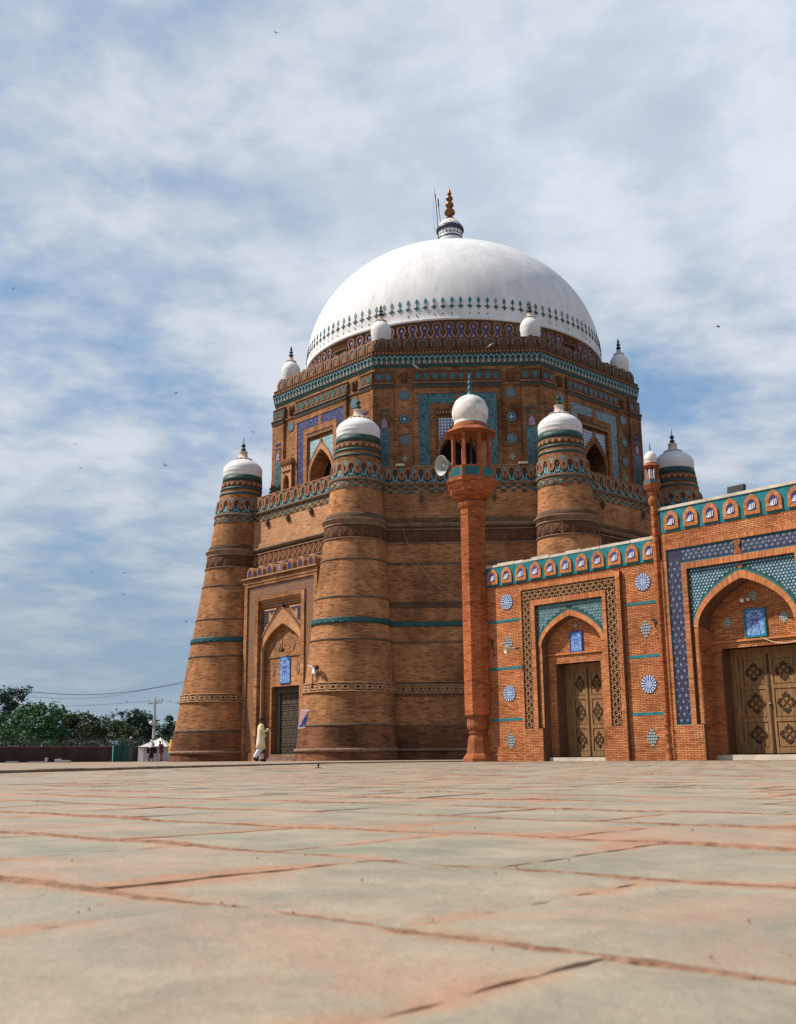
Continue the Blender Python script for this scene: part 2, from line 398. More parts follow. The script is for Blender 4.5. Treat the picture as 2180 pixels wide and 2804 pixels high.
def mlines(name, base, line, cell, wid=0.13, base2=None, lineamt=0.8):
    m = MT(name, 0.4, 0.45); u, v, _ = m.uv()
    cu, cv = (u/cell), (v/cell)
    h = m.white(m.comb(cu.floor(), cv.floor(), 4.0)); ch = (cu.floor()+cv.floor()).mod(2.0)
    fu, fv = (cu.frac()-0.5).abs(), (cv.frac()-0.5).abs()
    hor = fv.lt(wid); ver = fu.lt(wid); sw = (ch+h.gt(0.72)).mod(2.0)
    ln = hor*sw + ver*(sw*-1.0+1.0)
    miss = m.white(m.comb(cu.floor(), cv.floor(), 9.0)).lt(lineamt)
    n = m.noise(m.pos(), 1.5, 5, 0.6)
    b = m.mix(n.step(0.35, 0.65), base, base2 or tuple(x*0.6 for x in base))
    c = m.mix(ln*miss*0.85, b, line); m.col(c); return m.m
def mdots(name, base, dot, cell, r1=0.22, ring=None, rnds=0.35, base2=None):
    m = MT(name, 0.4, 0.45); u, v, _ = m.uv(); vec = m.comb(u, v, 0.0)
    d, node = m.voro(vec, 1.0/cell, 'F1', rnds)
    n = m.noise(m.pos(), 1.5, 4, 0.6)
    b = m.mix(n.step(0.35, 0.65), base, base2 or tuple(x*0.6 for x in base))
    c = m.mix(d.lt(r1), b, dot)
    if ring: c = m.mix(d.gt(0.36)*d.lt(0.46), c, ring)
    m.col(c); return m.m
T_TEALWALL = mlines('turquoise_meander_tiles', (0.010, 0.075, 0.095), (0.15, 0.30, 0.32), 0.095, 0.15, (0.008, 0.04, 0.055))
T_BLUEWALL = mdots('blue_floral_tiles', (0.034, 0.034, 0.135), (0.28, 0.29, 0.38), 0.10, 0.26, None, 0.6, (0.028, 0.026, 0.10))
T_AQUAWALL = mlines('aqua_lattice_tiles', (0.04, 0.10, 0.13), (0.28, 0.34, 0.35), 0.10, 0.20, (0.03, 0.09, 0.11))
T_SPAND = mlines('pale_aqua_spandrel', (0.20, 0.36, 0.42), (0.55, 0.60, 0.62), 0.10, 0.2, (0.12, 0.25, 0.30))
T_SPANDB = mdots('hex_blue_spandrel', (0.10, 0.18, 0.30), (0.50, 0.52, 0.58), 0.16, 0.36, None, 0.0)
T_GIRIH = mdots('girih_mosaic', (0.23, 0.088, 0.040), (0.06, 0.042, 0.034), 0.17, 0.28, (0.32, 0.17, 0.09), 0.20, (0.12, 0.06, 0.04))
T_PLAQUE = MT('blue_floral_plaque', 0.35, 0.5)
def _plaque(m):
    u, v, _ = m.uv()  # u in -1..1, v in -1..1
    au = u.abs(); vec = m.comb(au*1.1, v*1.9, 0.0)
    n = m.noise(vec, 2.6, 3, 0.6, 1.6); d, _ = m.voro(vec, 3.3, 'F1', 0.9)
    c = m.mix(n.step(0.44, 0.52), (0.035, 0.075, 0.36), (0.25, 0.42, 0.62))
    c = m.mix(d.lt(0.17), c, (0.62, 0.68, 0.80)); c = m.mix(d.gt(0.5)*d.lt(0.58), c, (0.02, 0.03, 0.20))
    rr = u*u+v*v*2.0; c = m.mix(rr.lt(0.10)*rr.gt(0.05), c, (0.03, 0.03, 0.18))
    bd = au.gt(0.86).max(v.abs().gt(0.92)); c = m.mix(bd, c, (0.02, 0.17, 0.42)); m.col(c); return m.m
T_PLAQUE = _plaque(T_PLAQUE)
def mrosette(name, petal, ground, dark, n=16, off=0.0):
    m = MT(name, 0.4, 0.4); u, v, _ = m.uv()
    r = (u*u+v*v).pow(0.5); a = v._m('ARCTAN2', u)
    pt = (a*float(n/2)).sin().abs()
    c = m.mix((pt-0.80+(r-0.72).abs()*1.0).lt(0.0), petal, dark)
    c = m.mix(r.lt(0.50), c, m.mix(((a*4.0).sin().abs()*(r*26.0).sin().abs()).gt(0.35), ground, petal))
    c = m.mix((r-0.50).abs().lt(0.035), c, dark); c = m.mix(r.lt(0.17), c, petal); c = m.mix(r.lt(0.09), c, dark)
    m.col(c); return m.m
T_ROS = mrosette('blue_white_rosette', (0.42, 0.52, 0.62), (0.045, 0.075, 0.26), (0.018, 0.030, 0.15))
T_ROSD = mrosette('weathered_blue_rosette', (0.15, 0.25, 0.29), (0.05, 0.06, 0.10), (0.012, 0.035, 0.055))
def mcheck(name, a, b, n=6.0):
    m = MT(name, 0.45, 0.4); u, v, _ = m.uv()   # uv along the two rhombus sides 0..1
    k = ((u*n).floor()+(v*n).floor()).mod(2.0); m.col(m.mix(k, a, b)); return m.m
T_CHK = mcheck('black_white_check', (0.018, 0.034, 0.050), (0.33, 0.35, 0.34), 7.0)
T_CHKG = mcheck('dark_teal_check', (0.03, 0.07, 0.06), (0.42, 0.44, 0.36), 6.0)
T_CHKB = mcheck('brown_lattice', (0.10, 0.06, 0.045), (0.34, 0.18, 0.10), 8.0)

# slab stone
SLAB = MT('pale_paving_stone', 0.62, 0.3); u, v, _ = SLAB.uv()
_e = (u._m('MINIMUM', u*-1.0+1.0)).min(v.min(v*-1.0+1.0))       # distance to edge 0..0.5
_n = SLAB.noise(SLAB.pos(), 5.0, 6, 0.62); _n2 = SLAB.noise(SLAB.pos(), 1.3, 4, 0.6); _n3 = SLAB.noise(SLAB.pos(), 45.0, 4, 0.6)
_t = SLAB.attr('tone')
_c = SLAB.mix(_n.step(0.35, 0.68), (0.215, 0.205, 0.148), (0.325, 0.272, 0.195))
_c = SLAB.mix(_t*0.35, _c, (0.345, 0.245, 0.175))
_c = SLAB.mix((_n2+_n*0.25).step(0.60, 0.80)*0.45, _c, (0.36, 0.205, 0.135))
_c = SLAB.mix(((_e*-6.5+1.0)+(_n-0.5)*3.4+(_n2-0.5)*4.5).step(0.30, 1.15)*0.75, _c, (0.36, 0.175, 0.095))
_c = SLAB.scale(_c, _n3.lin(0.3, 0.7, 0.93, 1.05)*SLAB.noise(SLAB.pos(), 14.0, 5, 0.6).lin(0.3, 0.7, 0.86, 1.10))
_c = SLAB.mix(SLAB.noise(SLAB.pos(), 9.0, 6, 0.75, 1.5).step(0.60, 0.70)*0.35, _c, (0.175, 0.165, 0.125))
_c = SLAB.mix(SLAB.noise(SLAB.pos(), 2.3, 6, 0.7, 0.8).step(0.53, 0.66)*0.50, _c, (0.38, 0.215, 0.145))
_c = SLAB.mix(SLAB.noise(SLAB.pos(), 120.0, 3, 0.7).step(0.60, 0.75)*0.22, _c, (0.17, 0.13, 0.10))
SLAB.col(_c); SLAB.rough(_n.lin(0.3, 0.7, 0.5, 0.75))
SLAB.bump(_n3*0.5+_n*1.2+SLAB.noise(SLAB.pos(), 160.0, 4, 0.7)*0.35+SLAB.noise(SLAB.pos(), 22.0, 5, 0.65)*1.0, 0.005, 0.7); SLAB = SLAB.m
JOINT = MT('orange_joint_mortar', 0.95, 0.1); _n = JOINT.noise(JOINT.pos(), 30.0, 5, 0.7)
JOINT.col(JOINT.mix(_n.step(0.35, 0.68), (0.165, 0.088, 0.055), (0.295, 0.170, 0.108))).bump(_n, 0.01, 0.8); JOINT = JOINT.m
FARG = MT('far_paving', 0.8, 0.2); _p = FARG.pos(); _a = FARG.noise(_p, 0.7, 6, 0.65); _b = FARG.noise(_p, 3.2, 5, 0.65)
_c = FARG.mix(_a.step(0.35, 0.65), (0.29, 0.235, 0.165), (0.35, 0.25, 0.175)); _c = FARG.mix(_b.step(0.55, 0.68)*0.6, _c, (0.38, 0.19, 0.11))
FARG.col(_c).bump(_b, 0.02, 0.5); FARG = FARG.m
EARTH = MT('dusty_terrace_paving', 0.92, 0.1); _p = EARTH.sep(EARTH.pos())
_u = (_p[0]*0.788-_p[1]*0.616)/0.6; _v = (_p[0]*0.616+_p[1]*0.788)/0.6
_u = _u+_v.floor().mod(2.0)*0.5
_n = EARTH.noise(EARTH.pos(), 0.6, 6, 0.65); _m = EARTH.noise(EARTH.pos(), 7.0, 5, 0.65)
_j = (_u.frac().lt(0.03)).max(_v.frac().lt(0.03))
_c = EARTH.mix(_n.step(0.35, 0.65), (0.245, 0.185, 0.14), (0.31, 0.235, 0.175))
_c = EARTH.scale(_c, EARTH.white(EARTH.comb(_u.floor(), _v.floor(), 2.0)).lin(0.0, 1.0, 0.86, 1.10)*_m.lin(0.3, 0.7, 0.88, 1.1))
EARTH.col(EARTH.mix(_j*0.7, _c, (0.20, 0.105, 0.065))).bump(_j*-0.6+_m*0.6, 0.01, 0.7); EARTH = EARTH.m
SCRUB = mplain('scrub_ground', (0.11, 0.10, 0.055), 0.95, 0.3, 0.2)
KERB = mplain('dark_kerb_stone', (0.17, 0.115, 0.085), 0.95, 0.4, 5.0, bump=0.4)

# ================================================================== SETTING
def sheet(name, pts, z, mat):
    mb = MB(); mb.poly([(x, y, z) for x, y in pts], pts); o = mb.build(name, mat); o['kind'] = 'structure'; return o
sheet('ground', [(-1500, -400), (1500, -400), (1500, 2200), (-1500, 2200)], -0.05, SCRUB)
sheet('plaza_bed', [(-40, -75), (60, -75), (60, -8), (-40, -8)], -0.0070, JOINT)
KL = [(-7.6, -68.0), (-6.55, -59.0), (-5.69, -51.0), (-5.15, -46.0), (-4.55, -40.0), (-3.98, -34.5), (-2.6, -31.4), (-0.45, -29.75)]
mb = MB()
mb.poly([(x-0.10, y, 0.03) for x, y in KL]+[(x, y, 0.03) for x, y in ((8.5, -20.8), (30, -2), (40, 60), (-90, 60), (-90, -68))])
mb.build('terrace', EARTH)['kind'] = 'structure'
kr = MB(); kr.poly([(KL[0][0], KL[0][1], -0.03), (KL[-1][0], KL[-1][1], -0.03), (KL[3][0]+.01, KL[3][1], -0.03)]); kerb = kr.build('kerb', KERB); kerb['kind'] = 'structure'
def kerbstones():
    rs = random.Random(3); n = 0
    for (x0, y0), (x1, y1) in zip(KL[:-1], KL[1:]):
        L = hypot(x1-x0, y1-y0); k = max(1, int(L/0.9)); tx, ty = (x1-x0)/L, (y1-y0)/L; nx, ny = ty, -tx
        for i in range(k):
            a, b = L*i/k+0.01, L*(i+1)/k-0.012; j = rs.uniform(-.008, .008); h = 0.034+rs.uniform(-.004, .003); wd = 0.13
            P = [(x0+tx*a+nx*j, y0+ty*a+ny*j), (x0+tx*b+nx*(j+rs.uniform(-.006, .006)), y0+ty*b+ny*j)]
            Q = [(p[0]-nx*wd, p[1]-ny*wd) for p in P]
            m = MB()
            m.poly([(*P[0], -.03), (*P[1], -.03), (*P[1], h-.005), (*P[0], h-.005)]); m.poly([(*P[0], h-.005), (*P[1], h-.005), (P[1][0]-nx*.01, P[1][1]-ny*.01, h), (P[0][0]-nx*.01, P[0][1]-ny*.01, h)])
            m.poly([(P[0][0]-nx*.01, P[0][1]-ny*.01, h), (P[1][0]-nx*.01, P[1][1]-ny*.01, h), (*Q[1], h), (*Q[0], h)])
            m.poly([(*P[0], -.03), (*P[0], h), (*Q[0], h), (*Q[0], -.03)]); m.poly([(*P[1], -.03), (*P[1], h), (*Q[1], h), (*Q[1], -.03)])
            m.build('kerb_stone', KERB, kerb)
kerbstones()

# ---- paving slabs
def kerb_x(y):
    for (x0, y0), (x1, y1) in zip(KL[:-1], KL[1:]):
        if y0 <= y <= y1: return x0+(x1-x0)*(y-y0)/(y1-y0)
    return -7.6 if y < -60 else -0.45
pave = MB(); pave.poly([(-3, -62.5, -0.0062), (1, -62.5, -0.0062), (1, -58, -0.0062), (-3, -58, -0.0062)])
PAVE = pave.build('pavement', JOINT); PAVE['kind'] = 'structure'
def slabs():
    rs = random.Random(11); n = (0.616, 0.788); t = (0.788, -0.616); cells = []
    for j in range(-6, 90):
        for i in range(-110, 150):
            v0 = -0.07+0.41*(j-1); u0 = -1.42+0.37*i+(0.18 if j % 2 == 0 else 0.0)
            uc, vc = u0+.185, v0+.205
            x, y = t[0]*uc+n[0]*vc, t[1]*uc+n[1]*vc-62.17
            d = hypot(x+1.12, y+62.17); az = atan2(x+1.12, y+62.17)+0.038
            if y+62.17 < -0.3 or d > 33: continue
            lim = 0.47 if d > 1.5 else 0.9
            if abs(az) > lim: continue
            if x < kerb_x(y)-0.12: continue
            # not behind the facade wall
            if (-0.7071*x-0.7071*y) < 21.3: continue
            cells.append((d, u0, v0, x, y))
    cells.sort(); far = MB()
    hn = lambda x, y: 0.0013*sin(x*7.1+y*3.3)+0.0009*sin(x*15.7-y*11.2+1.0)+0.0004*sin(x*31.0+y*27.0)
    for k, (d, u0, v0, x, y) in enumerate(cells):
        near = k < 300
        res = 16 if d < 1.6 else (8 if d < 3.0 else (4 if near else 1))
        g1, g2 = 0.0008+rs.uniform(0, .0010), 0.0028+rs.uniform(0, .003)
        z0 = rs.uniform(-0.0006, 0.0006); tx, ty = rs.uniform(-.0022, .0022), rs.uniform(-.0022, .0022); tone = rs.random()
        W_, H_ = 0.37, 0.41
        m = MB() if near else far
        P = []; U = []
        for a in range(res+1):
            r = []; q = []
            for b in range(res+1):
                fu, fv = b/res, a/res
                uu = u0+g1+(W_-2*g1)*fu; vv = v0+g2+(H_-2*g2)*fv
                e = min(fu, 1-fu, fv, 1-fv)
                wob = 0.0028+0.0014*sin(u0*13+v0*7)
                if fu in (0, 1): uu += wob*sin(vv*83+u0*7)*1.0
                if fv in (0, 1): vv += wob*1.3*sin(uu*61+v0*9)+0.0035*sin(uu*170+v0*4)
                px, py = t[0]*uu+n[0]*vv, t[1]*uu+n[1]*vv-62.17
                z = z0+tx*(fu-.5)+ty*(fv-.5)+(hn(px, py) if res > 1 else 0) - (0.0016 if (e == 0 and res > 2) else 0)
                r.append((px, py, z)); q.append((fu, fv))
            P.append(r); U.append(q)
        m.grid(P, U, tone, smooth=True)
        # skirts
        rim = [P[0][b] for b in range(res+1)]+[P[a][res] for a in range(1, res+1)]+[P[res][b] for b in range(res-1, -1, -1)]+[P[a][0] for a in range(res-1, 0, -1)]
        for a in range(len(rim)):
            p, q = rim[a], rim[(a+1) % len(rim)]
            m.poly([p, (p[0], p[1], -.014), (q[0], q[1], -.014), q], [(0, 0)]*4, tone)
        if near: m.build('slab', SLAB, PAVE)
    if far.f: far.build('slab', SLAB, PAVE, 'stuff')
    # crumbly raised mortar along the long joints
    mo = MB()
    for j in range(-3, 26):
        vj = -0.07+0.41*(j-1); a = -7.0
        prev = None; amp0 = 1.0
        while a < 6.0:
            x, y = t[0]*a+n[0]*vj, t[1]*a+n[1]*vj-62.17
            d = hypot(x+1.12, y+62.17)
            step = 0.008 if d < 1.6 else (0.016 if d < 4 else 0.04)
            if d < 9 and y > -62.0 and abs(atan2(x+1.12, y+62.17)) < 0.75:
                on = 0.5+0.5*sin(a*3.1+j*1.7)+0.35*sin(a*9.0+j)
                amp = max(0.0, on)*0.0032
                ww = 0.004+0.008*max(0, on)+rs.uniform(-.0025, .0035)
                row = []
                for q in (-1.0, -.45, .1, .6, 1.0):
                    vv = vj+q*ww+rs.uniform(-.0012, .0012); zz_ = hn(x, y)+(-0.0035 if abs(q) == 1.0 else -0.0012+amp*.9*rs.uniform(.35, 1.2))
                    row.append((t[0]*a+n[0]*vv, t[1]*a+n[1]*vv-62.17, zz_))
                if prev: mo.grid([prev, row], smooth=False)
                prev = row
            else: prev = None
            a += step
    mo.build('mortar', JOINT, PAVE, 'stuff')
    # grit and crumbs
    gr = MB()
    for i in range(190):
        d = 0.7+rs.random()**1.8*14; az = rs.uniform(-.42, .42)-.038
        x, y = -1.12+d*sin(az), -62.17+d*cos(az); r = rs.uniform(.0004, .0016)*(1+d*.2)
        pts = [(x+r*rs.uniform(.6, 1.3)*cos(q), y+r*rs.uniform(.6, 1.3)*sin(q), 0.001) for q in (0, 1.6, 3.1, 4.7)]
        tp = (x, y, .002+r*.8)
        for q in range(4): gr.poly([pts[q], pts[(q+1) % 4], tp])
    gr.build('grit', JOINT, PAVE, 'stuff')
slabs()

# ================================================================== FORECOURT WALL AND GATE
def brickfill(mb, F, s0, s1, z0, z1, d, skip=None, h=0.0445, L=0.19, rs=random.Random(5)):
    """real bricks: bevelled faces proud of a mortar backing"""
    j = 0.0085; n = int(round((z1-z0)/h)); h = (z1-z0)/max(1, n)
    for r in range(n):
        za, zb = z0+r*h+j/2, z0+(r+1)*h-j/2
        x = s0-(L*0.5 if r % 2 else 0)-rs.uniform(0, .02)
        while x < s1:
            a, b = max(x, s0)+j/2, min(x+L, s1)-j/2; x += L
            if b-a < 0.02: continue
            if skip and skip((a+b)/2, (za+zb)/2, (b-a)/2): continue
            t = min(1, max(0, rs.gauss(.5, .26))); dd = d+0.008+rs.uniform(-.003, .003); e = 0.004
            q = [(a, za), (b, za), (b, zb), (a, zb)]; p = [(a+e, za+e), (b-e, za+e), (b-e, zb-e), (a+e, zb-e)]
            mb.poly([F(*w_, dd) for w_ in p], p, t)
            for i in range(4):
                k = (i+1) % 4
                mb.poly([F(*q[i], d-.002), F(*q[k], d-.002), F(*p[k], dd), F(*p[i], dd)], [q[i], q[k], p[k], p[i]], t)
def onebrick(F, a, b, za, zb, d, t, parent, mat=None):
    m = MB(); e = 0.004; dd = d+0.009
    q = [(a, za), (b, za), (b, zb), (a, zb)]; p = [(a+e, za+e), (b-e, za+e), (b-e, zb-e), (a+e, zb-e)]
    m.poly([F(*w_, dd) for w_ in p], p, t)
    for i in range(4):
        k = (i+1) % 4
        m.poly([F(*q[i], d-.002), F(*q[k], d-.002), F(*p[k], dd), F(*p[i], dd)], [q[i], q[k], p[k], p[i]], t)
    return m.build('brick', mat or FBR, parent)
def soldiers(mb, F, s0, s1, z0, z1, d, vert=True, w=0.036, rs=random.Random(9)):
    """soldier course: bricks on end along s (vert) or stacked headers along z"""
    L = (s1-s0) if vert else (z1-z0); n = max(1, int(L/w)); st = L/n
    for i in range(n):
        g = 0.004; t = min(1, max(0, rs.gauss(.55, .25))); dd = d+.008+rs.uniform(-.003, .003)
        if vert: mb.box(F, s0+i*st+g, s0+(i+1)*st-g, z0, z1, d-.002, dd, t)
        else: mb.box(F, s0, s1, z0+i*st+g, z0+(i+1)*st-g, d-.002, dd, t)
def voussoirs(mb, F, inner, outer, d, w=0.036, rs=random.Random(13)):
    def resample(pl):
        Ls = [0]
        for a, b in zip(pl[:-1], pl[1:]): Ls.append(Ls[-1]+hypot(b[0]-a[0], b[1]-a[1]))
        def f(t):
            x = t*Ls[-1]
            for i in range(len(pl)-1):
                if x <= Ls[i+1]+1e-9:
                    k = (x-Ls[i])/(Ls[i+1]-Ls[i]+1e-12); return (pl[i][0]+(pl[i+1][0]-pl[i][0])*k, pl[i][1]+(pl[i+1][1]-pl[i][1])*k)
            return pl[-1]
        return f, Ls[-1]
    fi, Li = resample(inner); fo, Lo = resample(outer); n = int(Li/w)
    for i in range(n):
        a, b = (i+.06)/n, (i+.94)/n; t = min(1, max(0, rs.gauss(.5, .25)))
        P = [fi(a), fo(a), fo(b), fi(b)]
        mb.ext(F, P, d-.002, d+.008+rs.uniform(-.002, .002), t)

def hooks(mb, F, s0, s1, z0, z1, d0, d1, vertical=True, pitch=0.115):
    """interlaced key-pattern relief (rounded S hooks)"""
    W_ = (s1-s0) if vertical else (z1-z0); L = (z1-z0) if vertical else (s1-s0)
    nr = 3; cw = W_/nr; n = int(L/cw); st = L/n; wd = cw*0.20
    def bar(a0, b0, a1, b1):
        if vertical: mb.box(F, s0+min(a0, a1), s0+max(a0, a1), z0+min(b0, b1), z0+max(b0, b1), d0, d1)
        else: mb.box(F, s0+min(b0, b1), s0+max(b0, b1), z0+min(a0, a1), z0+max(a0, a1), d0, d1)
    for i in range(n):
        for j in range(nr):
            x, y = j*cw, i*st; f = (i+j) % 2
            if f: bar(x+wd*.5, y+st*.40, x+cw*1.0, y+st*.40+wd); bar(x+cw*.40, y+wd*.3, x+cw*.40+wd, y+st*.42); bar(x+cw*.75, y+st*.42, x+cw*.75+wd, y+st*1.02)
            else: bar(x+cw*.40, y, x+cw*.40+wd, y+st); bar(x+cw*.42, y+st*.15, x+cw*.98, y+st*.15+wd); bar(x-cw*.02, y+st*.68, x+cw*.42, y+st*.68+wd)
            # rounded knots
            cx_, cy_ = x+cw*.5, y+st*.5
            pts = [(cx_+cw*.17*cos(q*pi/3), cy_+cw*.17*sin(q*pi/3)) for q in range(6)]
            if vertical: mb.ext(F, [(s0+p[0], z0+p[1]) for p in pts], d0, d1)
            else: mb.ext(F, [(s0+p[1], z0+p[0]) for p in pts[::-1]], d0, d1)

def disc(F, s, z, r, d0, d1, n=32, mb=None, rz=None):
    m = mb or MB(); rz = rz or r
    P = [(s+r*cos(2*pi*i/n), z+rz*sin(2*pi*i/n)) for i in range(n)]
    m.poly([F(a, b, d1) for a, b in P], [(cos(2*pi*i/n), sin(2*pi*i/n)) for i in range(n)])
    for i in range(n):
        a, b = P[i], P[(i+1) % n]; m.poly([F(*a, d1), F(*a, d0), F(*b, d0), F(*b, d1)], [(1, 0)]*4)
    return m
def scallop(F, s, z, r, d0, d1, lobes=16, mb=None):
    m = mb or MB(); n = lobes*6
    P = []; U = []
    for i in range(n):
        a = 2*pi*i/n; k = 0.92+0.08*abs(cos(a*lobes/2)); P.append((s+r*k*cos(a), z+r*k*sin(a))); U.append((k*cos(a), k*sin(a)))
    m.poly([F(a, b, d1) for a, b in P], U)
    for i in range(n):
        a, b = P[i], P[(i+1) % n]; m.poly([F(*a, d1), F(*a, d0), F(*b, d0), F(*b, d1)], [U[i]]*4)
    return m
def rhomb(F, s, z, hw, hh, d0, d1):
    m = MB(); P = [(s, z-hh), (s+hw, z), (s, z+hh), (s-hw, z)]; U = [(0, 0), (1, 0), (1, 1), (0, 1)]
    m.poly([F(a, b, d1) for a, b in P], U)
    for i in range(4):
        a, b = P[i], P[(i+1) % 4]; m.poly([F(*a, d1), F(*a, d0), F(*b, d0), F(*b, d1)], [U[i], U[i], U[(i+1) % 4], U[(i+1) % 4]])
    return m
def rect_tile(F, s0, s1, z0, z1, d0, d1):
    m = MB(); P = [(s0, z0), (s1, z0), (s1, z1), (s0, z1)]; U = [(-1, -1), (1, -1), (1, 1), (-1, 1)]
    m.poly([F(a, b, d1) for a, b in P], U)
    for i in range(4):
        a, b = P[i], P[(i+1) % 4]; m.poly([F(*a, d1), F(*a, d0), F(*b, d0), F(*b, d1)], [U[i], U[i], U[(i+1) % 4], U[(i+1) % 4]])
    return m
def stroke(mb, F, pts, wds, d0, d1):
    n = len(pts); L = []; R = []
    for i in range(n):
        a = pts[max(0, i-1)]; b = pts[min(n-1, i+1)]; tx, tz = b[0]-a[0], b[1]-a[1]; l = hypot(tx, tz) or 1
        w_ = wds[i] if isinstance(wds, (list, tuple)) else wds
        L.append((pts[i][0]-tz/l*w_, pts[i][1]+tx/l*w_)); R.append((pts[i][0]+tz/l*w_, pts[i][1]-tx/l*w_))
    for i in range(n-1):
        mb.ext(F, [R[i], R[i+1], L[i+1], L[i]], d0, d1)
def word_mark(F, s, z, w_, h_, d0, d1):
    """the white word on each plaque: alif, two lams and a looped ha, written right to left"""
    m = MB(); P = lambda a, b: (s+a*w_, z+b*h_)
    t = 0.055*w_*1.05
    stroke(m, F, [P(.43, .46), P(.42, .1), P(.40, -.34)], [t*.9, t, t*.7], d0, d1)
    stroke(m, F, [P(.19, .40), P(.17, 0), P(.15, -.30), P(.08, -.40), P(-.02, -.36)], [t*.9, t, t, t, t*.8], d0, d1)
    stroke(m, F, [P(-.03, .34), P(-.05, 0), P(-.07, -.28), P(-.14, -.40), P(-.24, -.40)], [t*.9, t, t, t, t*.9], d0, d1)
    stroke(m, F, [P(-.20, .14), P(-.21, -.1), P(-.22, -.34), P(-.34, -.42), P(-.46, -.36), P(-.44, -.20), P(-.32, -.06), P(-.22, -.04)], [t*.8, t, t, t, t, t*.9, t*.8, t*.7], d0, d1)
    stroke(m, F, [P(-.30, .26), P(-.24, .20), P(-.18, .27)], t*.45, d0, d1)
    return m

G = PF(-1, 21.0)
# ---- lower section -------------------------------------------------
FW = root('forecourt_wall', 'lower orange brick courtyard wall with narrow double door under a pointed arch', 'wall', G(24.6, 0, 0))
b = MB()
A1 = arch(1.04, 3.18, 3.97, 16, cx=24.62)
plate_with_arch(b, G, 20.98, 27.75, -0.05, 5.13, A1, -0.24, 0.0)
b.box(G, 20.98, 27.75, 5.13, 5.72, -0.9, 0.0)
b.poly([G(20.98, -.05, -.9), G(20.98, -.05, 0), G(20.98, 5.72, 0), G(20.98, 5.72, -.9)])   # left end
b.poly([G(27.75, -.05, -1.6), G(20.98, -.05, -1.6), G(20.98, 5.7, -1.6), G(27.75, 5.7, -1.6)])
b.box(G, 20.98, 27.75, 5.6, 5.7, -1.6, -0.9)
# frame projection (outer), with relief channel
for s0, s1 in ((22.86, 22.935), (26.27, 26.42)): b.box(G, s0, s1, 0, 5.0, -.02, .12)
b.box(G, 22.935, 26.27, 4.87, 5.0, -.02, .118)
b.box(G, 22.935, 23.575, -.05, .90, -.02, .12); b.box(G, 25.665, 26.27, -.05, .90, -.02, .12)
b.box(G, 22.935, 23.28, .90, 4.87, -.02, .05); b.box(G, 25.93, 26.27, .90, 4.87, -.02, .05); b.box(G, 23.28, 25.93, 4.54, 4.87, -.02, .05)
b.box(G, 23.28, 23.42, .90, 4.54, -.02, .12); b.box(G, 25.81, 25.93, .90, 4.54, -.02, .12); b.box(G, 23.42, 25.81, 4.38, 4.54, -.02, .12)
FWb = b.build('masonry', MORT, FW)
b = MB()
def skipdoor(x, z, hw): return False
brickfill(b, G, 21.0, 22.86, 0, 5.12, 0.0); brickfill(b, G, 26.42, 27.75, 0, 5.12, 0.0)
brickfill(b, G, 22.86, 26.42, 5.0, 5.12, 0.0)
brickfill(b, G, 22.935, 23.575, 0, .90, .12); brickfill(b, G, 25.665, 26.42, 0, .90, .12)
brickfill(b, G, 26.27, 26.42, .90, 4.87, .12); soldiers(b, G, 22.86, 22.935, .0, 4.87, .12, False, .044)
soldiers(b, G, 22.86, 26.42, 4.87, 5.0, .12)
soldiers(b, G, 23.28, 23.42, .90, 4.54, .12, False, .044); soldiers(b, G, 25.81, 25.93, .90, 4.54, .12, False, .044)
soldiers(b, G, 23.42, 25.81, 4.38, 4.54, .12)
G2 = PF(-1, 20.78)
# jamb faces (brick courses on the niche sides)
def jamb(mb, sx, d0, d1, z0, z1, sgn):
    Fj = lambda a, z, d: G(sx+sgn*d, z, d0+(d1-d0)*0+a)
    brickfill(mb, Fj if sgn > 0 else (lambda a, z, d: G(sx-d, z, -a)), *( (d0, d1) if sgn > 0 else (-d1, -d0)), z0, z1, 0.0)
jamb(b, 23.58, -.24, 0.0, 0.0, 3.18, 1)
brickfill(b, PF(-1, 20.76), 23.55, 25.69, 2.68, 4.0, 0.0, skip=lambda x, z, hw: abs(x-24.62)+0.0 > 1.1)
brickfill(b, PF(-1, 20.76), 23.55, 23.84, 0, 2.68, 0.0); brickfill(b, PF(-1, 20.76), 25.40, 25.69, 0, 2.68, 0.0)
b.build('brickwork', FBR, FW, 'stuff')
b = MB()
IN = [(24.62+1.05, 1.0)]+[(x, z) for x, z in arch(1.05, 3.18, 3.98, 18, cx=24.62)]+[(24.62-1.05, 1.0)]
OU = [(24.62+1.17, 1.0)]+[(x, z) for x, z in arch(1.165, 3.20, 4.15, 18, cx=24.62)]+[(24.62-1.17, 1.0)]
voussoirs(b, G, IN[1:-1], OU[1:-1], .05)
for sx in (23.455, 25.67): soldiers(b, G, sx, sx+.12, .92, 3.2, .03, False, .044)
b.build('arch_voussoirs', FBR2, FW, 'stuff')
b = MB(); b.strip(G, OU[1:-1], IN[1:-1], 0, .05); b.build('arch_ring', MORT, FW)
# back plate of the niche with the doorway, and door recess
b = MB()
b.box(G, 23.5, 25.75, 2.68, 4.15, -.5, -.24); b.box(G, 23.5, 23.85, -.05, 2.68, -.9, -.24); b.box(G, 25.39, 25.75, -.05, 2.68, -.9, -.24)
b.poly([G(23.85, 2.68, -.24), G(25.39, 2.68, -.24), G(25.39, 2.68, -.9), G(23.85, 2.68, -.9)])
b.build('niche_back', MORT, FW)
b = MB(); b.box(G, 23.57, 25.67, 2.93, 2.975, -.24, -.19); b.build('string_course', FBR2, FW)
b = MB()
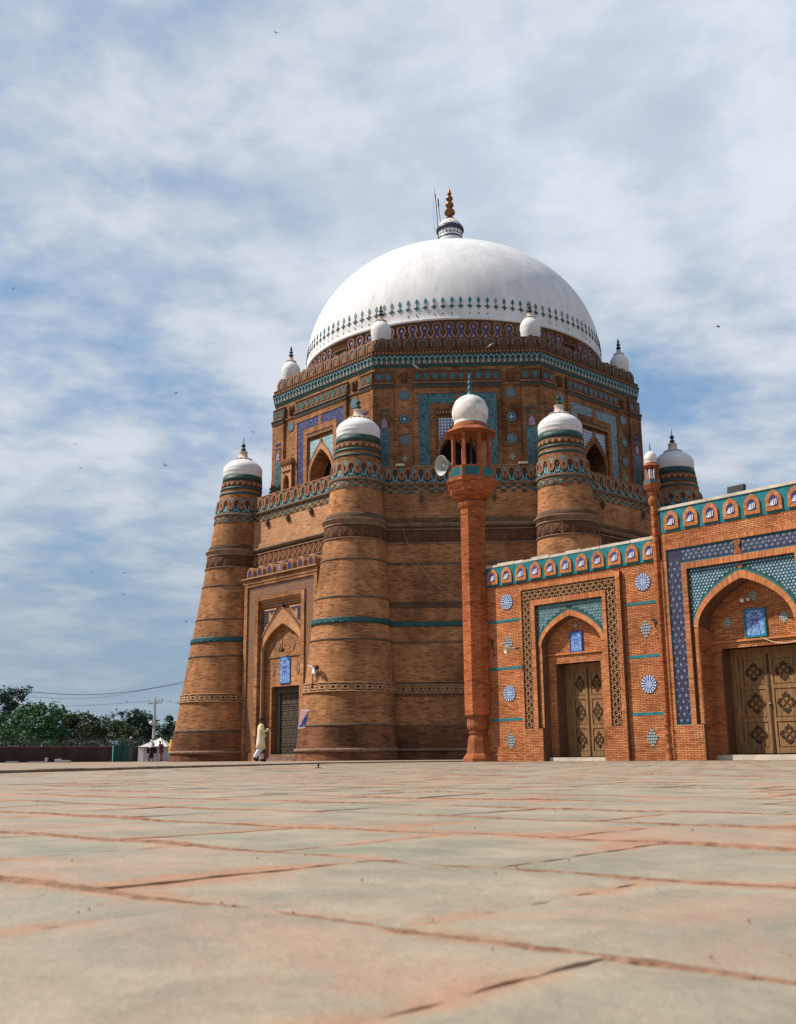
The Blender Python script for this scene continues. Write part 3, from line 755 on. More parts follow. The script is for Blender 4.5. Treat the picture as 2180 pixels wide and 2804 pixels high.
# tiled spandrels
def spandrel(mb, F, s0, s1, z1, ar, d):
    for i in range(len(ar)-1):
        a, c = ar[i], ar[i+1]
        mb.poly([F(c[0], c[1], d), F(a[0], a[1], d), F(a[0], z1, d), F(c[0], z1, d)], [c, a, (a[0], z1), (c[0], z1)])
    mb.poly([F(ar[0][0], ar[0][1], d), F(s1, ar[0][1], d), F(s1, z1, d), F(ar[0][0], z1, d)], [(ar[0][0], ar[0][1]), (s1, ar[0][1]), (s1, z1), (ar[0][0], z1)])
    mb.poly([F(s0, ar[-1][1], d), F(ar[-1][0], ar[-1][1], d), F(ar[-1][0], z1, d), F(s0, z1, d)], [(s0, ar[-1][1]), ar[-1], (ar[-1][0], z1), (s0, z1)])
spandrel(b, G, 23.42, 25.81, 4.38, OU[1:-1], .025)
SP = b.build('tiled_spandrel', TEALD, FW)
def inside_arch(x, z, cx, w, zs, za, p=1.2, q=1.95):
    xi = abs(x-cx)/w
    return xi < 1 and z < zs+(za-zs)*(1-xi**p)**(1/q)
b = MB(); b2 = MB(); zz_ = 3.22; r = 0
while zz_ < 4.36:
    x = 23.47+(0.05 if r % 2 else 0)
    while x < 25.78:
        if not inside_arch(x, zz_-.05, 24.62, 1.22, 3.18, 4.20):
            pts = [(x+.041*cos(q*pi/4), zz_+.038*sin(q*pi/4)) for q in range(8)]
            inn = [(x+.019*cos(q*pi/4), zz_-.004+.024*sin(q*pi/4)) for q in range(8)]
            b.ext(G, pts, .025, .034, side=False); b2.ext(G, inn, .03, .037, side=False)
            b.ext(G, [(x+.045, zz_+.035), (x+.06, zz_+.05), (x+.045, zz_+.065), (x+.03, zz_+.05)], .025, .033, side=False)
        x += .10
    zz_ += .083; r += 1
b.build('glazed_petals', AQUA, SP, 'stuff'); b2.build('petal_centres', TEALD, SP, 'stuff')
b = MB(); e1 = [(x+(0.012 if x > 24.62 else -.012), z+.012) for x, z in OU[1:-1]]; e2 = [(x+(0.03 if x > 24.62 else -.03), z+.03) for x, z in OU[1:-1]]
b.strip(G, e2, e1, .02, .045); b.build('turquoise_edging', TEALB, FW)
# relief band
b = MB()
hooks(b, G, 22.945, 23.27, .91, 4.53, .05, .10); hooks(b, G, 25.94, 26.26, .91, 4.53, .05, .10); hooks(b, G, 22.945, 26.26, 4.55, 4.86, .05, .10, False)
b.build('interlace_relief', TERRP, FW, 'stuff')
# turquoise stripes, medallions, check lozenges
for sc_, s0, s1 in ((22.285, 21.5, 22.80), (27.09, 26.50, 27.63)):
    for z in (4.065, 2.665, 1.185):
        m = MB(); m.box(G, s0, s1, z-.035, z+.035, 0, .016); m.build('turquoise_stripe', TEALB, FW)
    for z in (4.62, 1.935):
        o = scallop(G, sc_, z, .235, 0, .03).build('rosette_tile', T_ROS, FW)
    for z in (3.38, .58):
        rhomb(G, sc_, z, .185, .265, 0, .018).build('check_lozenge', T_CHK, FW)
rhomb(PF(-1, 20.78), 24.62, 3.72, .075, .10, 0, .012).build('check_lozenge', T_CHKG, FW)
m = rect_tile(PF(-1, 20.77), 24.43, 24.81, 2.99, 3.52, 0, .03).build('floral_plaque', T_PLAQUE, FW)
m = MB()
for a in ((24.40, 24.43, 2.96, 3.55), (24.81, 24.84, 2.96, 3.55)): m.box(PF(-1, 20.77), *a, 0, .04)
m.box(PF(-1, 20.77), 24.43, 24.81, 3.52, 3.55, 0, .04); m.build('plaque_frame', COBB, FW)

def frieze(parent, s_first, n, pitch, z0, z1, sa, sb, d):
    b = MB(); b.box(G, sa, sb, z0, z1, d-.02, d+.012); b.build('turquoise_frieze', TEALB, parent)
    for zz1 in (z0-.0, z1-.02): pass
    hgt = (z1-z0)*0.84
    for i in range(n):
        c = s_first+i*pitch; w2 = pitch*.37; zb = z0+(z1-z0)*.09
        O = [(c+w2, zb)]+arch(w2, zb+hgt*.52, zb+hgt, 7, 1.25, 1.9, cx=c)+[(c-w2, zb)]
        m = MB(); m.ext(G, O[::1], d, d+.045, .5); niche = m.build('niche_arch', TERRB, parent)
        # voussoir bricks round the niche
        m = MB(); wi = w2*.56
        I = [(c+wi, zb+.10)]+arch(wi, zb+hgt*.50, zb+hgt*.76, 7, 1.25, 1.9, cx=c)+[(c-wi, zb+.10)]
        voussoirs(m, G, I, O, d+.045, .022); soldiers(m, G, c-w2+.01, c+w2-.01, zb+.005, zb+.095, d+.045, True, .028)
        m.build('voussoir_ring', FBR2, niche, 'stuff')
        m = MB(); wp = wi*.86; zp = zb+.11
        Q = [(c+wp, zp)]+arch(wp, zb+hgt*.53, zb+hgt*.74, 6, 1.25, 1.9, cx=c)+[(c-wp, zp)]
        m.ext(G, Q, d+.045, d+.058); m.build('cobalt_plaque', [COBB, COB, COBB][i % 3] if s_first < 25 else COB, niche)
        word_mark(G, c, zp+(hgt*.40)*.46, wp*1.9, hgt*.36, d+.055, d+.066).build('white_inscription', WGL, niche)
frieze(FW, 21.79, 11, .559, 5.13, 5.715, 21.45, 27.66, 0.03)
b = MB(); rs = random.Random(4); x = 21.3
while x < 27.7:
    x2 = min(27.7, x+rs.uniform(.25, .7)); zt = 5.80+rs.uniform(-.018, .02); m = MB()
    m.box(G, x+.004, x2-.004, 5.715, zt, -.5, .05+rs.uniform(-.01, .012)); m.poly([G(x+.004, zt, -.5), G(x+.004, zt, .05), G(x2-.004, zt, .05), G(x2-.004, zt, -.5)][::-1])
    m.build('coping_stone', CREAMW, FW); x = x2

# ---- doors ------------------------------------------------------------
def carved_boss(mb, F, s, z, w_, h_, d):
    rs = random.Random(3)
    for k in range(4):
        a0 = k*pi/2
        for i in range(5):
            a = a0+i*pi/10+.15; r1 = .62+.18*cos(2*(a-pi/2))**2+(.07 if i % 2 else -.05)
            p = (s+w_*r1*cos(a), z+h_*r1*sin(a))
            q = [(p[0]+w_*.125*cos(t), p[1]+h_*.10*sin(t)) for t in [j*pi/3+i for j in range(6)]]
            mb.ext(F, q, d, d+.016+.004*(i % 2))
    mb.ext(F, [(s-w_*.10, z+h_*.62), (s+w_*.10, z+h_*.62), (s, z+h_*1.12)], d, d+.018)
    mb.ext(F, [(s, z-h_*1.08), (s+w_*.12, z-h_*.60), (s-w_*.12, z-h_*.60)], d, d+.018)
    # inner leaves and curling stems
    for k in range(4):
        a = k*pi/2+pi/4
        for r1, sz in ((.30, .17), (.05, .12)):
            p = (s+w_*r1*cos(a), z+h_*r1*sin(a)); ca, sa = cos(a), sin(a)
            mb.ext(F, [(p[0]+w_*sz*ca, p[1]+h_*sz*sa), (p[0]-w_*sz*.6*sa, p[1]+h_*sz*.6*ca), (p[0]-w_*sz*ca, p[1]-h_*sz*sa), (p[0]+w_*sz*.6*sa, p[1]-h_*sz*.6*ca)], d, d+.014)
    for sg in (-1, 1):
        for vg in (-1, 1):
            stroke(mb, F, [(s+sg*w_*.05, z+vg*h_*.95), (s+sg*w_*.30, z+vg*h_*.72), (s+sg*w_*.22, z+vg*h_*.52), (s+sg*w_*.10, z+vg*h_*.60)], w_*.04, d, d+.02)
            stroke(mb, F, [(s+sg*w_*.98, z), (s+sg*w_*.80, z+vg*h_*.28), (s+sg*w_*.55, z+vg*h_*.30), (s+sg*w_*.58, z+vg*h_*.12)], w_*.04, d, d+.02)
def door_leaf(parent, F, s0, s1, z0, z1, rows, dark=None):
    m = MB(); st = .10; hh = (z1-z0)
    ys = [z0+hh*f for f in ((0, .335, .665, 1) if rows == 3 else (0, .25, .5, .75, 1))]
    m.box(F, s0, s1, z0, z1, -.05, 0)
    m.box(F, s0, s0+st, z0, z1, 0, .03); m.box(F, s1-st, s1, z0, z1, 0, .03)
    for i, y in enumerate(ys):
        a = y-(.05 if 0 < i < len(ys)-1 else (0 if i == 0 else .12)); bb = y+(.05 if 0 < i < len(ys)-1 else (.14 if i == 0 else 0))
        m.box(F, s0+st, s1-st, a, bb, 0, .03)
    leaf = m.build('door_leaf', WOOD, parent)
    for i in range(len(ys)-1):
        a = ys[i]+(.14 if i == 0 else .05); bb = ys[i+1]-(.12 if i == len(ys)-2 else .05)
        m = MB(); e = .022; m.box(F, s0+st+e, s1-st-e, a+e, bb-e, 0, .012)
        m.build('door_panel', WOOD, leaf)
        m = MB(); carved_boss(m, F, (s0+s1)/2, (a+bb)/2, (s1-s0-2*st)*.42, (bb-a)*.36, .012); m.build('carving', CARVE, leaf)
    return leaf
DF = PF(-1, 20.32)
door_leaf(FW, DF, 24.04, 24.615, .12, 2.56, 3); door_leaf(FW, DF, 24.625, 25.20, .12, 2.56, 3)
m = MB(); m.box(DF, 23.85, 24.04, .05, 2.68, -.05, .05); m.box(DF, 25.20, 25.39, .05, 2.68, -.05, .05); m.box(DF, 24.04, 25.20, 2.56, 2.68, -.05, .05)
m.build('door_frame', WOOD, FW)
m = MB(); m.box(DF, 24.60, 24.64, .12, 2.56, .03, .05); m.build('meeting_stile', CARVE, FW)
m = MB(); m.box(G, 23.62, 25.62, 0.0, .10, -.9, -.06); m.poly([G(23.62, .10, -.9), G(23.62, .10, -.06), G(25.62, .10, -.06), G(25.62, .10, -.9)][::-1]); m.build('door_sill', CREAMW, FW)

# ---- tall gate section -------------------------------------------------
GW = root('gateway', 'tall brick gateway with navy floral tile border, broad pointed arch and carved wooden doors', 'gateway', G(30, 0, 0))
GF = PF(-1, 21.14)
b = MB(); CX = 29.96
A2 = arch(1.27, 3.25, 4.36, 18, cx=CX)
plate_with_arch(b, GF, 27.80, 32.12, -.05, 5.79, A2, -.62, -.10)
b.box(GF, 27.80, 32.12, 5.79, 6.42, -1.1, 0)
b.poly([GF(27.80, -.05, -1.6), GF(27.80, -.05, 0), GF(27.80, 6.42, 0), GF(27.80, 6.42, -1.6)]); b.poly([GF(32.12, -.05, 0), GF(32.12, -.05, -1.6), GF(32.12, 6.42, -1.6), GF(32.12, 6.42, 0)])
b.poly([GF(32.12, -.05, -1.6), GF(27.8, -.05, -1.6), GF(27.8, 6.42, -1.6), GF(32.12, 6.42, -1.6)])
b.box(GF, 27.80, 27.93, 0, 5.79, -.12, 0); b.box(GF, 31.99, 32.12, 0, 5.79, -.12, 0)
b.box(GF, 27.93, 31.99, 5.33, 5.79, -.12, 0)
b.box(GF, 27.93, 28.70, -.05, .87, -.12, 0); b.box(GF, 31.22, 31.99, -.05, .87, -.12, 0)
b.box(GF, 27.93, 28.36, .87, 5.33, -.12, -.045); b.box(GF, 31.56, 31.99, .87, 5.33, -.12, -.045); b.box(GF, 28.36, 31.56, 4.93, 5.33, -.12, -.045)
b.box(GF, 28.36, 28.50, .87, 4.93, -.12, 0); b.box(GF, 31.42, 31.56, .87, 4.93, -.12, 0); b.box(GF, 28.50, 31.42, 4.77, 4.93, -.12, 0)
b.build('masonry', MORT, GW)
b = MB()
soldiers(b, GF, 27.80, 27.93, .87, 5.79, 0, False, .044); soldiers(b, GF, 31.99, 32.12, .87, 5.79, 0, False, .044)
brickfill(b, GF, 27.93, 31.99, 5.46, 5.79, 0); soldiers(b, GF, 27.93, 31.99, 5.335, 5.46, 0)
brickfill(b, GF, 31.22, 32.12, 0, .87, 0)
soldiers(b, GF, 28.36, 28.50, .87, 4.93, 0, False, .044); soldiers(b, GF, 31.42, 31.56, .87, 4.93, 0, False, .044); soldiers(b, GF, 28.50, 31.42, 4.77, 4.93, 0)
jamb2 = lambda a, z, d: GF(28.69+d, z, a)
brickfill(b, jamb2, -.62, -.0, .87, 3.25, 0.0)
GB = PF(-1, 20.53)
brickfill(b, GB, 28.66, 31.26, 2.72, 4.4, 0.0, skip=lambda x, z, hw: not inside_arch(x, z-.08, CX, 1.36, 3.25, 4.45) and z > 3.2)
brickfill(b, GB, 28.66, 28.96, 0, 2.72, 0); brickfill(b, GB, 30.96, 31.26, 0, 2.72, 0)
b.build('brickwork', FBR, GW, 'stuff')
# the nearest pier bricks, one by one
rs = random.Random(21)
for r in range(20):
    za, zb = r*.0435+.004, (r+1)*.0435-.004; x = 27.80-(.095 if r % 2 else 0)
    while x < 28.70:
        a, c_ = max(27.80, x)+.004, min(28.70, x+.19)-.004; x += .19
        if c_-a > .02: onebrick(GF, a, c_, za, zb, 0, min(1, max(0, rs.gauss(.5, .26))), GW)
for r in range(20):
    za, zb = r*.0435+.004, (r+1)*.0435-.004; x = -.62-(.095 if r % 2 else 0)
    while x < 0:
        a, c_ = max(-.62, x)+.004, min(0, x+.19)-.004; x += .19
        if c_-a > .02: onebrick(jamb2, a, c_, za, zb, 0, min(1, max(0, rs.gauss(.5, .26))), GW)
b = MB()
I2 = arch(1.27, 3.25, 4.36, 20, cx=CX); O2 = arch(1.39, 3.27, 4.56, 20, cx=CX)
voussoirs(b, GF, I2, O2, -.06)
for sx in (28.56, 31.24): soldiers(b, GF, sx, sx+.13, .89, 3.25, -.075, False, .044)
b.build('arch_voussoirs', FBR2, GW, 'stuff')
b = MB(); b.strip(GF, O2, I2, -.11, -.06); b.build('arch_ring', MORT, GW)
b = MB(); e1 = [(x+(0.005 if x > CX else -.005), z+.008) for x, z in O2]; e2 = [(x+(0.032 if x > CX else -.032), z+.034) for x, z in O2]
b.strip(GF, e2, e1, -.10, -.055); b.build('turquoise_edging', TEALB, GW)
b = MB(); spandrel(b, GF, 28.50, 31.42, 4.77, O2, -.085); SP2 = b.build('tiled_spandrel', TEALD, GW)
b = MB(); b2 = MB(); zz_ = 3.3; r = 0
while zz_ < 4.74:
    x = 28.55+(0.045 if r % 2 else 0)
    while x < 31.40:
        if not inside_arch(x, zz_-.05, CX, 1.45, 3.25, 4.62):
            b.ext(GF, [(x-.034, zz_), (x, zz_-.03), (x+.034, zz_), (x+.012, zz_+.034), (x, zz_+.012), (x-.012, zz_+.034)], -.085, -.078, side=False)
            b2.ext(GF, [(x+.02, zz_+.03), (x+.045, zz_+.012), (x+.06, zz_+.04), (x+.045, zz_+.055)], -.085, -.079, side=False)
        x += .09
    zz_ += .074; r += 1
b.build('glazed_petals', AQUA, SP2, 'stuff'); b2.build('petal_leaves', COBB, SP2, 'stuff')
# navy floral border
b = MB(); b.box(GF, 27.95, 28.34, .90, 4.95, -.045, -.03); b.box(GF, 31.58, 31.97, .90, 4.95, -.045, -.03); b.box(GF, 27.95, 31.97, 4.95, 5.31, -.045, -.03)
FB = b.build('navy_tile_border', NAVY, GW)
b = MB()
for a in ((27.93, 27.955, .87, 5.33), (28.335, 28.36, .87, 4.955), (31.965, 31.99, .87, 5.33), (31.56, 31.585, .87, 4.955), (28.36, 31.56, 4.93, 4.955), (27.955, 31.965, 5.305, 5.33), (27.955, 28.335, .87, .895), (31.585, 31.965, .87, .895)):
    b.box(GF, *a, -.045, -.018)
b.build('border_edging', TEALB, GW)
b = MB(); b2 = MB(); b3 = MB()
def flower(x, z, r):
    P = [(x+r*(.72+.28*cos(6*a))*cos(a), z+r*(.72+.28*cos(6*a))*sin(a)) for a in [k*pi/12 for k in range(24)]]
    b.ext(GF, P, -.03, -.022, side=False); b2.ext(GF, [(x+r*.42*cos(k*pi/3), z+r*.42*sin(k*pi/3)) for k in range(6)], -.022, -.019, side=False)
def petals(x, z, rs):
    for k in range(5):
        a = k*2*pi/5+rs.random(); px, pz = x+.055*cos(a), z+.055*sin(a); r = .0125
        b3.ext(GF, [(px+r*cos(a), pz+r*sin(a)), (px+r*.6*cos(a+1.8), pz+r*.6*sin(a+1.8)), (px-r*cos(a), pz-r*sin(a)), (px+r*.6*cos(a-1.8), pz+r*.6*sin(a-1.8))], -.03, -.023, side=False)
rs = random.Random(8)
for x0 in (27.95, 31.58):
    for i in range(27):
        z = .98+i*.153
        if z > 5.24: continue
        for xx in ((x0+.10, x0+.285) if i % 2 == 0 else (x0+.005, x0+.195, x0+.385)):
            if x0+.02 < xx < x0+.37: flower(xx, z, .042)
            elif xx < x0+.02: flower(xx+.03, z, .028)
            else: flower(xx-.03, z, .028)
        for xx in (x0+.06, x0+.14, x0+.25, x0+.33): petals(xx, z+.076, rs)
for i in range(41):
    x = 28.43+i*.0765
    if abs(x-CX) < .13 or x > 31.55: continue
    for zc in ((5.045, 5.235) if i % 2 == 0 else (5.14,)): flower(x, zc, .042)
    petals(x+.038, 5.09, rs); petals(x+.038, 5.19, rs)
b.build('glazed_flowers', AQUA, FB, 'stuff'); b2.build('flower_centres', COBB, FB, 'stuff'); b3.build('glazed_petals', LILAC, FB, 'stuff')
m = MB(); m.ext(GF, [(CX-.12, 4.955), (CX+.12, 4.955), (CX+.05, 5.13), (CX+.11, 5.30), (CX-.11, 5.30), (CX-.05, 5.13)], -.03, .0); orn = m.build('terracotta_ornament', TERRB, GW)
m = MB()
for k in range(14): m.ext(GF, [(CX+.05*sin(k*1.7)+.018*cos(q*pi/2), 4.985+k*.022+.014*sin(q*pi/2)) for q in range(4)], -.001, .004, side=False)
m.build('painted_carving_hollows', RECESS, orn, 'stuff')  # flat dark dabs painting the shade of carved hollows
m = scallop(GF, CX, 4.665, .075, -.085, -.06, 12).build('rosette_tile', TERRA, GW)
for x, z in ((CX, 3.98), (CX-.76, 3.37), (CX+.76, 3.37)): rhomb(GB, x, z, .135, .16, 0, .02).build('check_lozenge', T_CHKG, GW)
rect_tile(PF(-1, 20.54), CX-.26, CX+.26, 2.97, 3.62, 0, .03).build('floral_plaque', T_PLAQUE, GW)
m = MB()
for a in ((CX-.29, CX-.26, 2.94, 3.65), (CX+.26, CX+.29, 2.94, 3.65), (CX-.26, CX+.26, 3.62, 3.65), (CX-.26, CX+.26, 2.94, 2.97)): m.box(PF(-1, 20.54), *a, 0, .045)
m.build('plaque_frame', TEALB, GW)
m = MB(); m.box(GB, 28.70, 31.22, 2.87, 2.915, 0, .05); m.build('string_course', FBR2, GW)
b = MB(); b.box(GB, 28.6, 31.3, 2.72, 4.62, -.3, 0); b.box(GB, 28.6, 28.97, -.05, 2.72, -.5, 0); b.box(GB, 30.95, 31.3, -.05, 2.72, -.5, 0)
b.poly([GB(28.97, 2.72, 0), GB(30.95, 2.72, 0), GB(30.95, 2.72, -.5), GB(28.97, 2.72, -.5)]); b.build('niche_back', MORT, GW)
frieze(GW, 28.18, 7, .5725, 5.79, 6.40, 27.85, 32.08, 0.15)
m = MB(); m.box(GF, 27.80, 32.14, 6.40, 6.475, -1.1, .05); m.poly([GF(27.80, 6.475, -1.1), GF(27.80, 6.475, .05), GF(32.14, 6.475, .05), GF(32.14, 6.475, -1.1)][::-1]); m.build('coping', CREAMW, GW)
DG = PF(-1, 20.10)
door_leaf(GW, DG, 29.18, 29.945, .16, 2.56, 3); door_leaf(GW, DG, 29.975, 30.74, .16, 2.56, 3)
m = MB(); m.box(DG, 28.97, 29.18, .05, 2.72, -.05, .06); m.box(DG, 30.74, 30.95, .05, 2.72, -.05, .06); m.box(DG, 29.18, 30.74, 2.56, 2.72, -.05, .06); m.build('door_frame', WOOD, GW)
m = MB(); m.box(DG, 29.93, 29.99, .16, 2.56, .02, .05); m.build('meeting_stile', CARVE, GW)
m = MB(); m.lathe([(0, 0), (.035, .0), (.035, .03), (.0, .04)], DG(29.96, 1.33, .06), 10); m.build('door_knob', GREY, GW)
m = MB(); m.box(G, 28.72, 31.2, 0.0, .13, -.95, -.30); m.poly([G(28.72, .13, -.95), G(28.72, .13, -.30), G(31.2, .13, -.30), G(31.2, .13, -.95)][::-1]); m.build('door_sill', CREAMW, GW)
# wall beyond the gate
b = MB(); b.box(G, 32.12, 36.0, -.05, 5.13, -1.0, 0); m = MB(); brickfill(m, G, 32.12, 36.0, 0, 5.12, 0)
EW = root('wall', 'plain orange brick wall continuing beyond the gateway at the right edge', 'wall', G(34, 0, 0)); b.build('masonry', MORT, EW); m.build('brickwork', FBR, EW, 'stuff')
m = MB(); m.box(G, 32.12, 36.0, 5.13, 5.72, -.5, .03); m.build('turquoise_frieze', TEALB, EW)

# ---- minarets -----------------------------------------------------------
def octa(mb, prof, c, rot=0.0, seg=8, uvr=None):
    mb.lathe(prof, c, seg, smooth=False, a0=pi/8+rot, uvr=uvr)
rot45 = 0.0
MP = root('corner_minaret', 'tall octagonal orange brick minaret with arcaded lantern and white bulb dome at the wall end', 'minaret', (-0.029, -29.924, 0))
mc = (-0.029, -29.924, 0)
k8 = 1/cos(pi/8)
m = MB(); octa(m, [(.370*k8, 1.34), (.370*k8, 7.66)], mc, uvr=.38); m.build('shaft', PIL, MP)
m = MB(); octa(m, [(.46*k8, -.03), (.46*k8, .10), (.43*k8, .11), (.41*k8, .17), (.34*k8, .24), (.315*k8, .42), (.30*k8, .60), (.275*k8, .70), (.23*k8, .76), (.23*k8, .80), (.27*k8, .825), (.27*k8, .86), (.235*k8, .875)], mc, uvr=.4); m.build('bell_base', TERRB, MP)
m = MB(); m.lathe([(.235, .875), (.29, .93), (.315, 1.02), (.31, 1.14), (.285, 1.24), (.285, 1.30), (.32, 1.345), (.37, 1.35)], mc, 32, a0=pi/8); pb = m.build('petal_bulb', TERRB, MP)
m = MB()
for k in range(16):
    a = k*pi/8
    for t in range(4):
        zt = 1.02+t*.09; r = .31-.006*t*t+.005; aa = .09-.012*t
        m.poly([(mc[0]+r*cos(a-aa), mc[1]+r*sin(a-aa), zt), (mc[0]+(r+.012)*cos(a), mc[1]+(r+.012)*sin(a), zt), (mc[0]+(r-.0)*cos(a), mc[1]+(r-.0)*sin(a), zt+.09), (mc[0]+(r-.01)*cos(a-aa*.8), mc[1]+(r-.01)*sin(a-aa*.8), zt+.085)])
        m.poly([(mc[0]+(r+.012)*cos(a), mc[1]+(r+.012)*sin(a), zt), (mc[0]+r*cos(a+aa), mc[1]+r*sin(a+aa), zt), (mc[0]+(r-.01)*cos(a+aa*.8), mc[1]+(r-.01)*sin(a+aa*.8), zt+.085), (mc[0]+r*cos(a), mc[1]+r*sin(a), zt+.09)])
    m.poly([(mc[0]+.335*cos(a-.17), mc[1]+.335*sin(a-.17), 1.35), (mc[0]+.335*cos(a+.17), mc[1]+.335*sin(a+.17), 1.35), (mc[0]+.36*cos(a+.1), mc[1]+.36*sin(a+.1), 1.38), (mc[0]+.365*cos(a), mc[1]+.365*sin(a), 1.395), (mc[0]+.36*cos(a-.1), mc[1]+.36*sin(a-.1), 1.38)])
m.build('petals', TERRB, pb)
def minaret_top(MP, mc, s, z0, mats, k=1.0, teal=True):
    """collar, bowl, balcony, lantern, dome, finial;  s = scale, z0 = z of collar bottom"""
    Z = lambda z: z0+(z-7.62)*k
    m = MB(); octa(m, [(.35*k8*s, Z(7.62)), (.385*k8*s, Z(7.64)), (.42*k8*s, Z(7.72)), (.435*k8*s, Z(7.76)), (.43*k8*s, Z(7.80)), (.38*k8*s, Z(7.82)), (.36*k8*s, Z(7.86))], mc); m.build('collar', TERRB, MP)
    if s > .7:
        m = MB()
        for q in range(32):
            a = q*pi/16; r = .41*s
            m.lathe([(.001, 0), (.022, .01), (.03, .05), (.02, .09)], (mc[0]+r*cos(a), mc[1]+r*sin(a), Z(7.63)), 5)
        m.build('dentils', TERRB, MP)
    m = MB(); octa(m, [(.36*k8*s, Z(7.86)), (.43*k8*s, Z(7.90)), (.45*k8*s, Z(7.95)), (.55*k8*s, Z(8.02)), (.64*k8*s, Z(8.13)), (.68*k8*s, Z(8.24)), (.73*k8*s, Z(8.30)), (.735*k8*s, Z(8.36)), (.79*k8*s, Z(8.42)), (.79*k8*s, Z(8.46)), (.735*k8*s, Z(8.475)), (.735*k8*s, Z(8.50)), (0.01, Z(8.505))], mc); m.build('corbel_bowl', PIL if s > .7 else TERRB, MP)
    for q in range(8):
        a = q*pi/4; N = (cos(a), sin(a)); U = (-sin(a), cos(a))
        F = lambda x, z, d=0.0, N=N, U=U: (mc[0]+N[0]*(.70*s+d)+U[0]*x, mc[1]+N[1]*(.70*s+d)+U[1]*x, z)
        hw = .70*s*math.tan(pi/8)
        m = MB(); m.box(F, -hw, hw, Z(8.505), Z(8.88), -.05*s, 0); m.box(F, -hw+.005, hw-.005, Z(8.505), Z(8.56), -.01, .02*s); m.box(F, -hw+.005, hw-.005, Z(8.84), Z(8.885), -.01, .02*s)
        for e in (-1, 1): m.box(F, e*(hw-.03*s)-.03*s, e*(hw-.03*s)+.03*s, Z(8.56), Z(8.84), -.01, .02*s)
        pp = m.build('parapet_panel', TERRB, MP)
        m = MB(); m.box(F, -hw+.065*s, hw-.065*s, Z(8.575), Z(8.825), 0, .012*s); m.build('turquoise_tile', TEALB, pp)
        if s > .7:
            m = MB(); rsx = random.Random(q)
            for rr in range(4):
                x = -hw+.09
                while x < hw-.12:
                    l = rsx.uniform(.015, .05); m.box(F, x, x+l, Z(8.61+rr*.052), Z(8.633+rr*.052), .012, .017); x += l+.015
            m.build('tile_relief', TEALD, pp, 'stuff')
    # columns
    for q in range(8):
        a = pi/8+q*pi/4; r = .60*s; cx_, cy_ = mc[0]+r*cos(a), mc[1]+r*sin(a)
        m = MB(); w_ = .065*s
        m.lathe([(w_*1.3, Z(8.5)), (w_*1.3, Z(8.95)), (w_, Z(8.98)), (w_, Z(9.85)), (w_*1.5, Z(9.93)), (w_*1.5, Z(10.06))], (cx_, cy_, 0), 4, smooth=False, a0=a+pi/4); m.build('column', TERRB, MP)
    m = MB(); m.lathe([(.001, Z(8.52)), (.40*s, Z(8.52))], mc, 8)
    m.lathe([(.05*s, Z(8.52)), (.05*s, Z(9.0)), (.03*s, Z(9.05)), (.03*s, Z(10.05))], mc, 8); m.build('core_post', IRON, MP)
    m = MB(); octa(m, [(.001, Z(9.98)), (.62*k8*s, Z(9.98)), (.66*k8*s, Z(10.03)), (.76*k8*s, Z(10.02)), (.78*k8*s, Z(10.05)), (.70*k8*s, Z(10.13)), (.60*k8*s, Z(10.17)), (.58*k8*s, Z(10.21))], mc); m.build('eave', TERRB, MP)
    m = MB(); m.lathe([(.55*s, Z(10.19)), (.555*s, Z(10.30)), (.52*s, Z(10.33)), (.51*s, Z(10.37))], mc, 32); m.build('drum', TERRB, MP)
    m = MB(); m.lathe([(.51*s, Z(10.36)), (.52*s, Z(10.40)), (.49*s, Z(10.43)), (.51*s, Z(10.48)), (.555*s, Z(10.58)), (.575*s, Z(10.72)), (.57*s, Z(10.85)), (.53*s, Z(11.0)), (.46*s, Z(11.14)), (.33*s, Z(11.25)), (.19*s, Z(11.32)), (.09*s, Z(11.35))], mc, 40); m.build('dome', WHITE2, MP)
    m = MB(); m.lathe([(.11*s, Z(11.33)), (.09*s, Z(11.40)), (.035*s, Z(11.46)), (.03*s, Z(11.50)), (.065*s, Z(11.54)), (.072*s, Z(11.585)), (.05*s, Z(11.63)), (.025*s, Z(11.66)), (.03*s, Z(11.70)), (.06*s, Z(11.74)), (.06*s, Z(11.79)), (.03*s, Z(11.83)), (.022*s, Z(11.87)), (.04*s, Z(11.92)), (.03*s, Z(11.98)), (.003, Z(12.12))], mc, 16); m.build('finial', CYAN if s > .7 else DGREEN, MP)
minaret_top(MP, mc, 1.0, 7.62, None)
# slender engaged minaret between the two wall sections
sp_ = G(27.69, 0, .20); SM = root('slender_minaret', 'thin brick minaret with tiny lantern standing between courtyard wall and tall gateway', 'minaret', sp_)
m = MB(); octa(m, [(.085, .86), (.085, 6.60)], sp_, uvr=.085); m.build('shaft', PIL, SM)
m = MB(); m.lathe([(.095, 0), (.095, .15), (.07, .18), (.10, .28), (.10, .32), (.06, .36), (.06, .42), (.085, .50), (.095, .56), (.06, .62), (.09, .64), (.07, .67), (.055, .75), (.08, .84), (.10, .88)], sp_, 16); m.build('vase_base', TERRB, SM)
m = MB(); m.lathe([(.085, 6.55), (.12, 6.60), (.135, 6.70), (.135, 6.74), (.09, 6.78), (.10, 6.84)], sp_, 16); m.build('ring', TERRB, SM)
minaret_top(SM, sp_, .285, 6.84, None, .325)

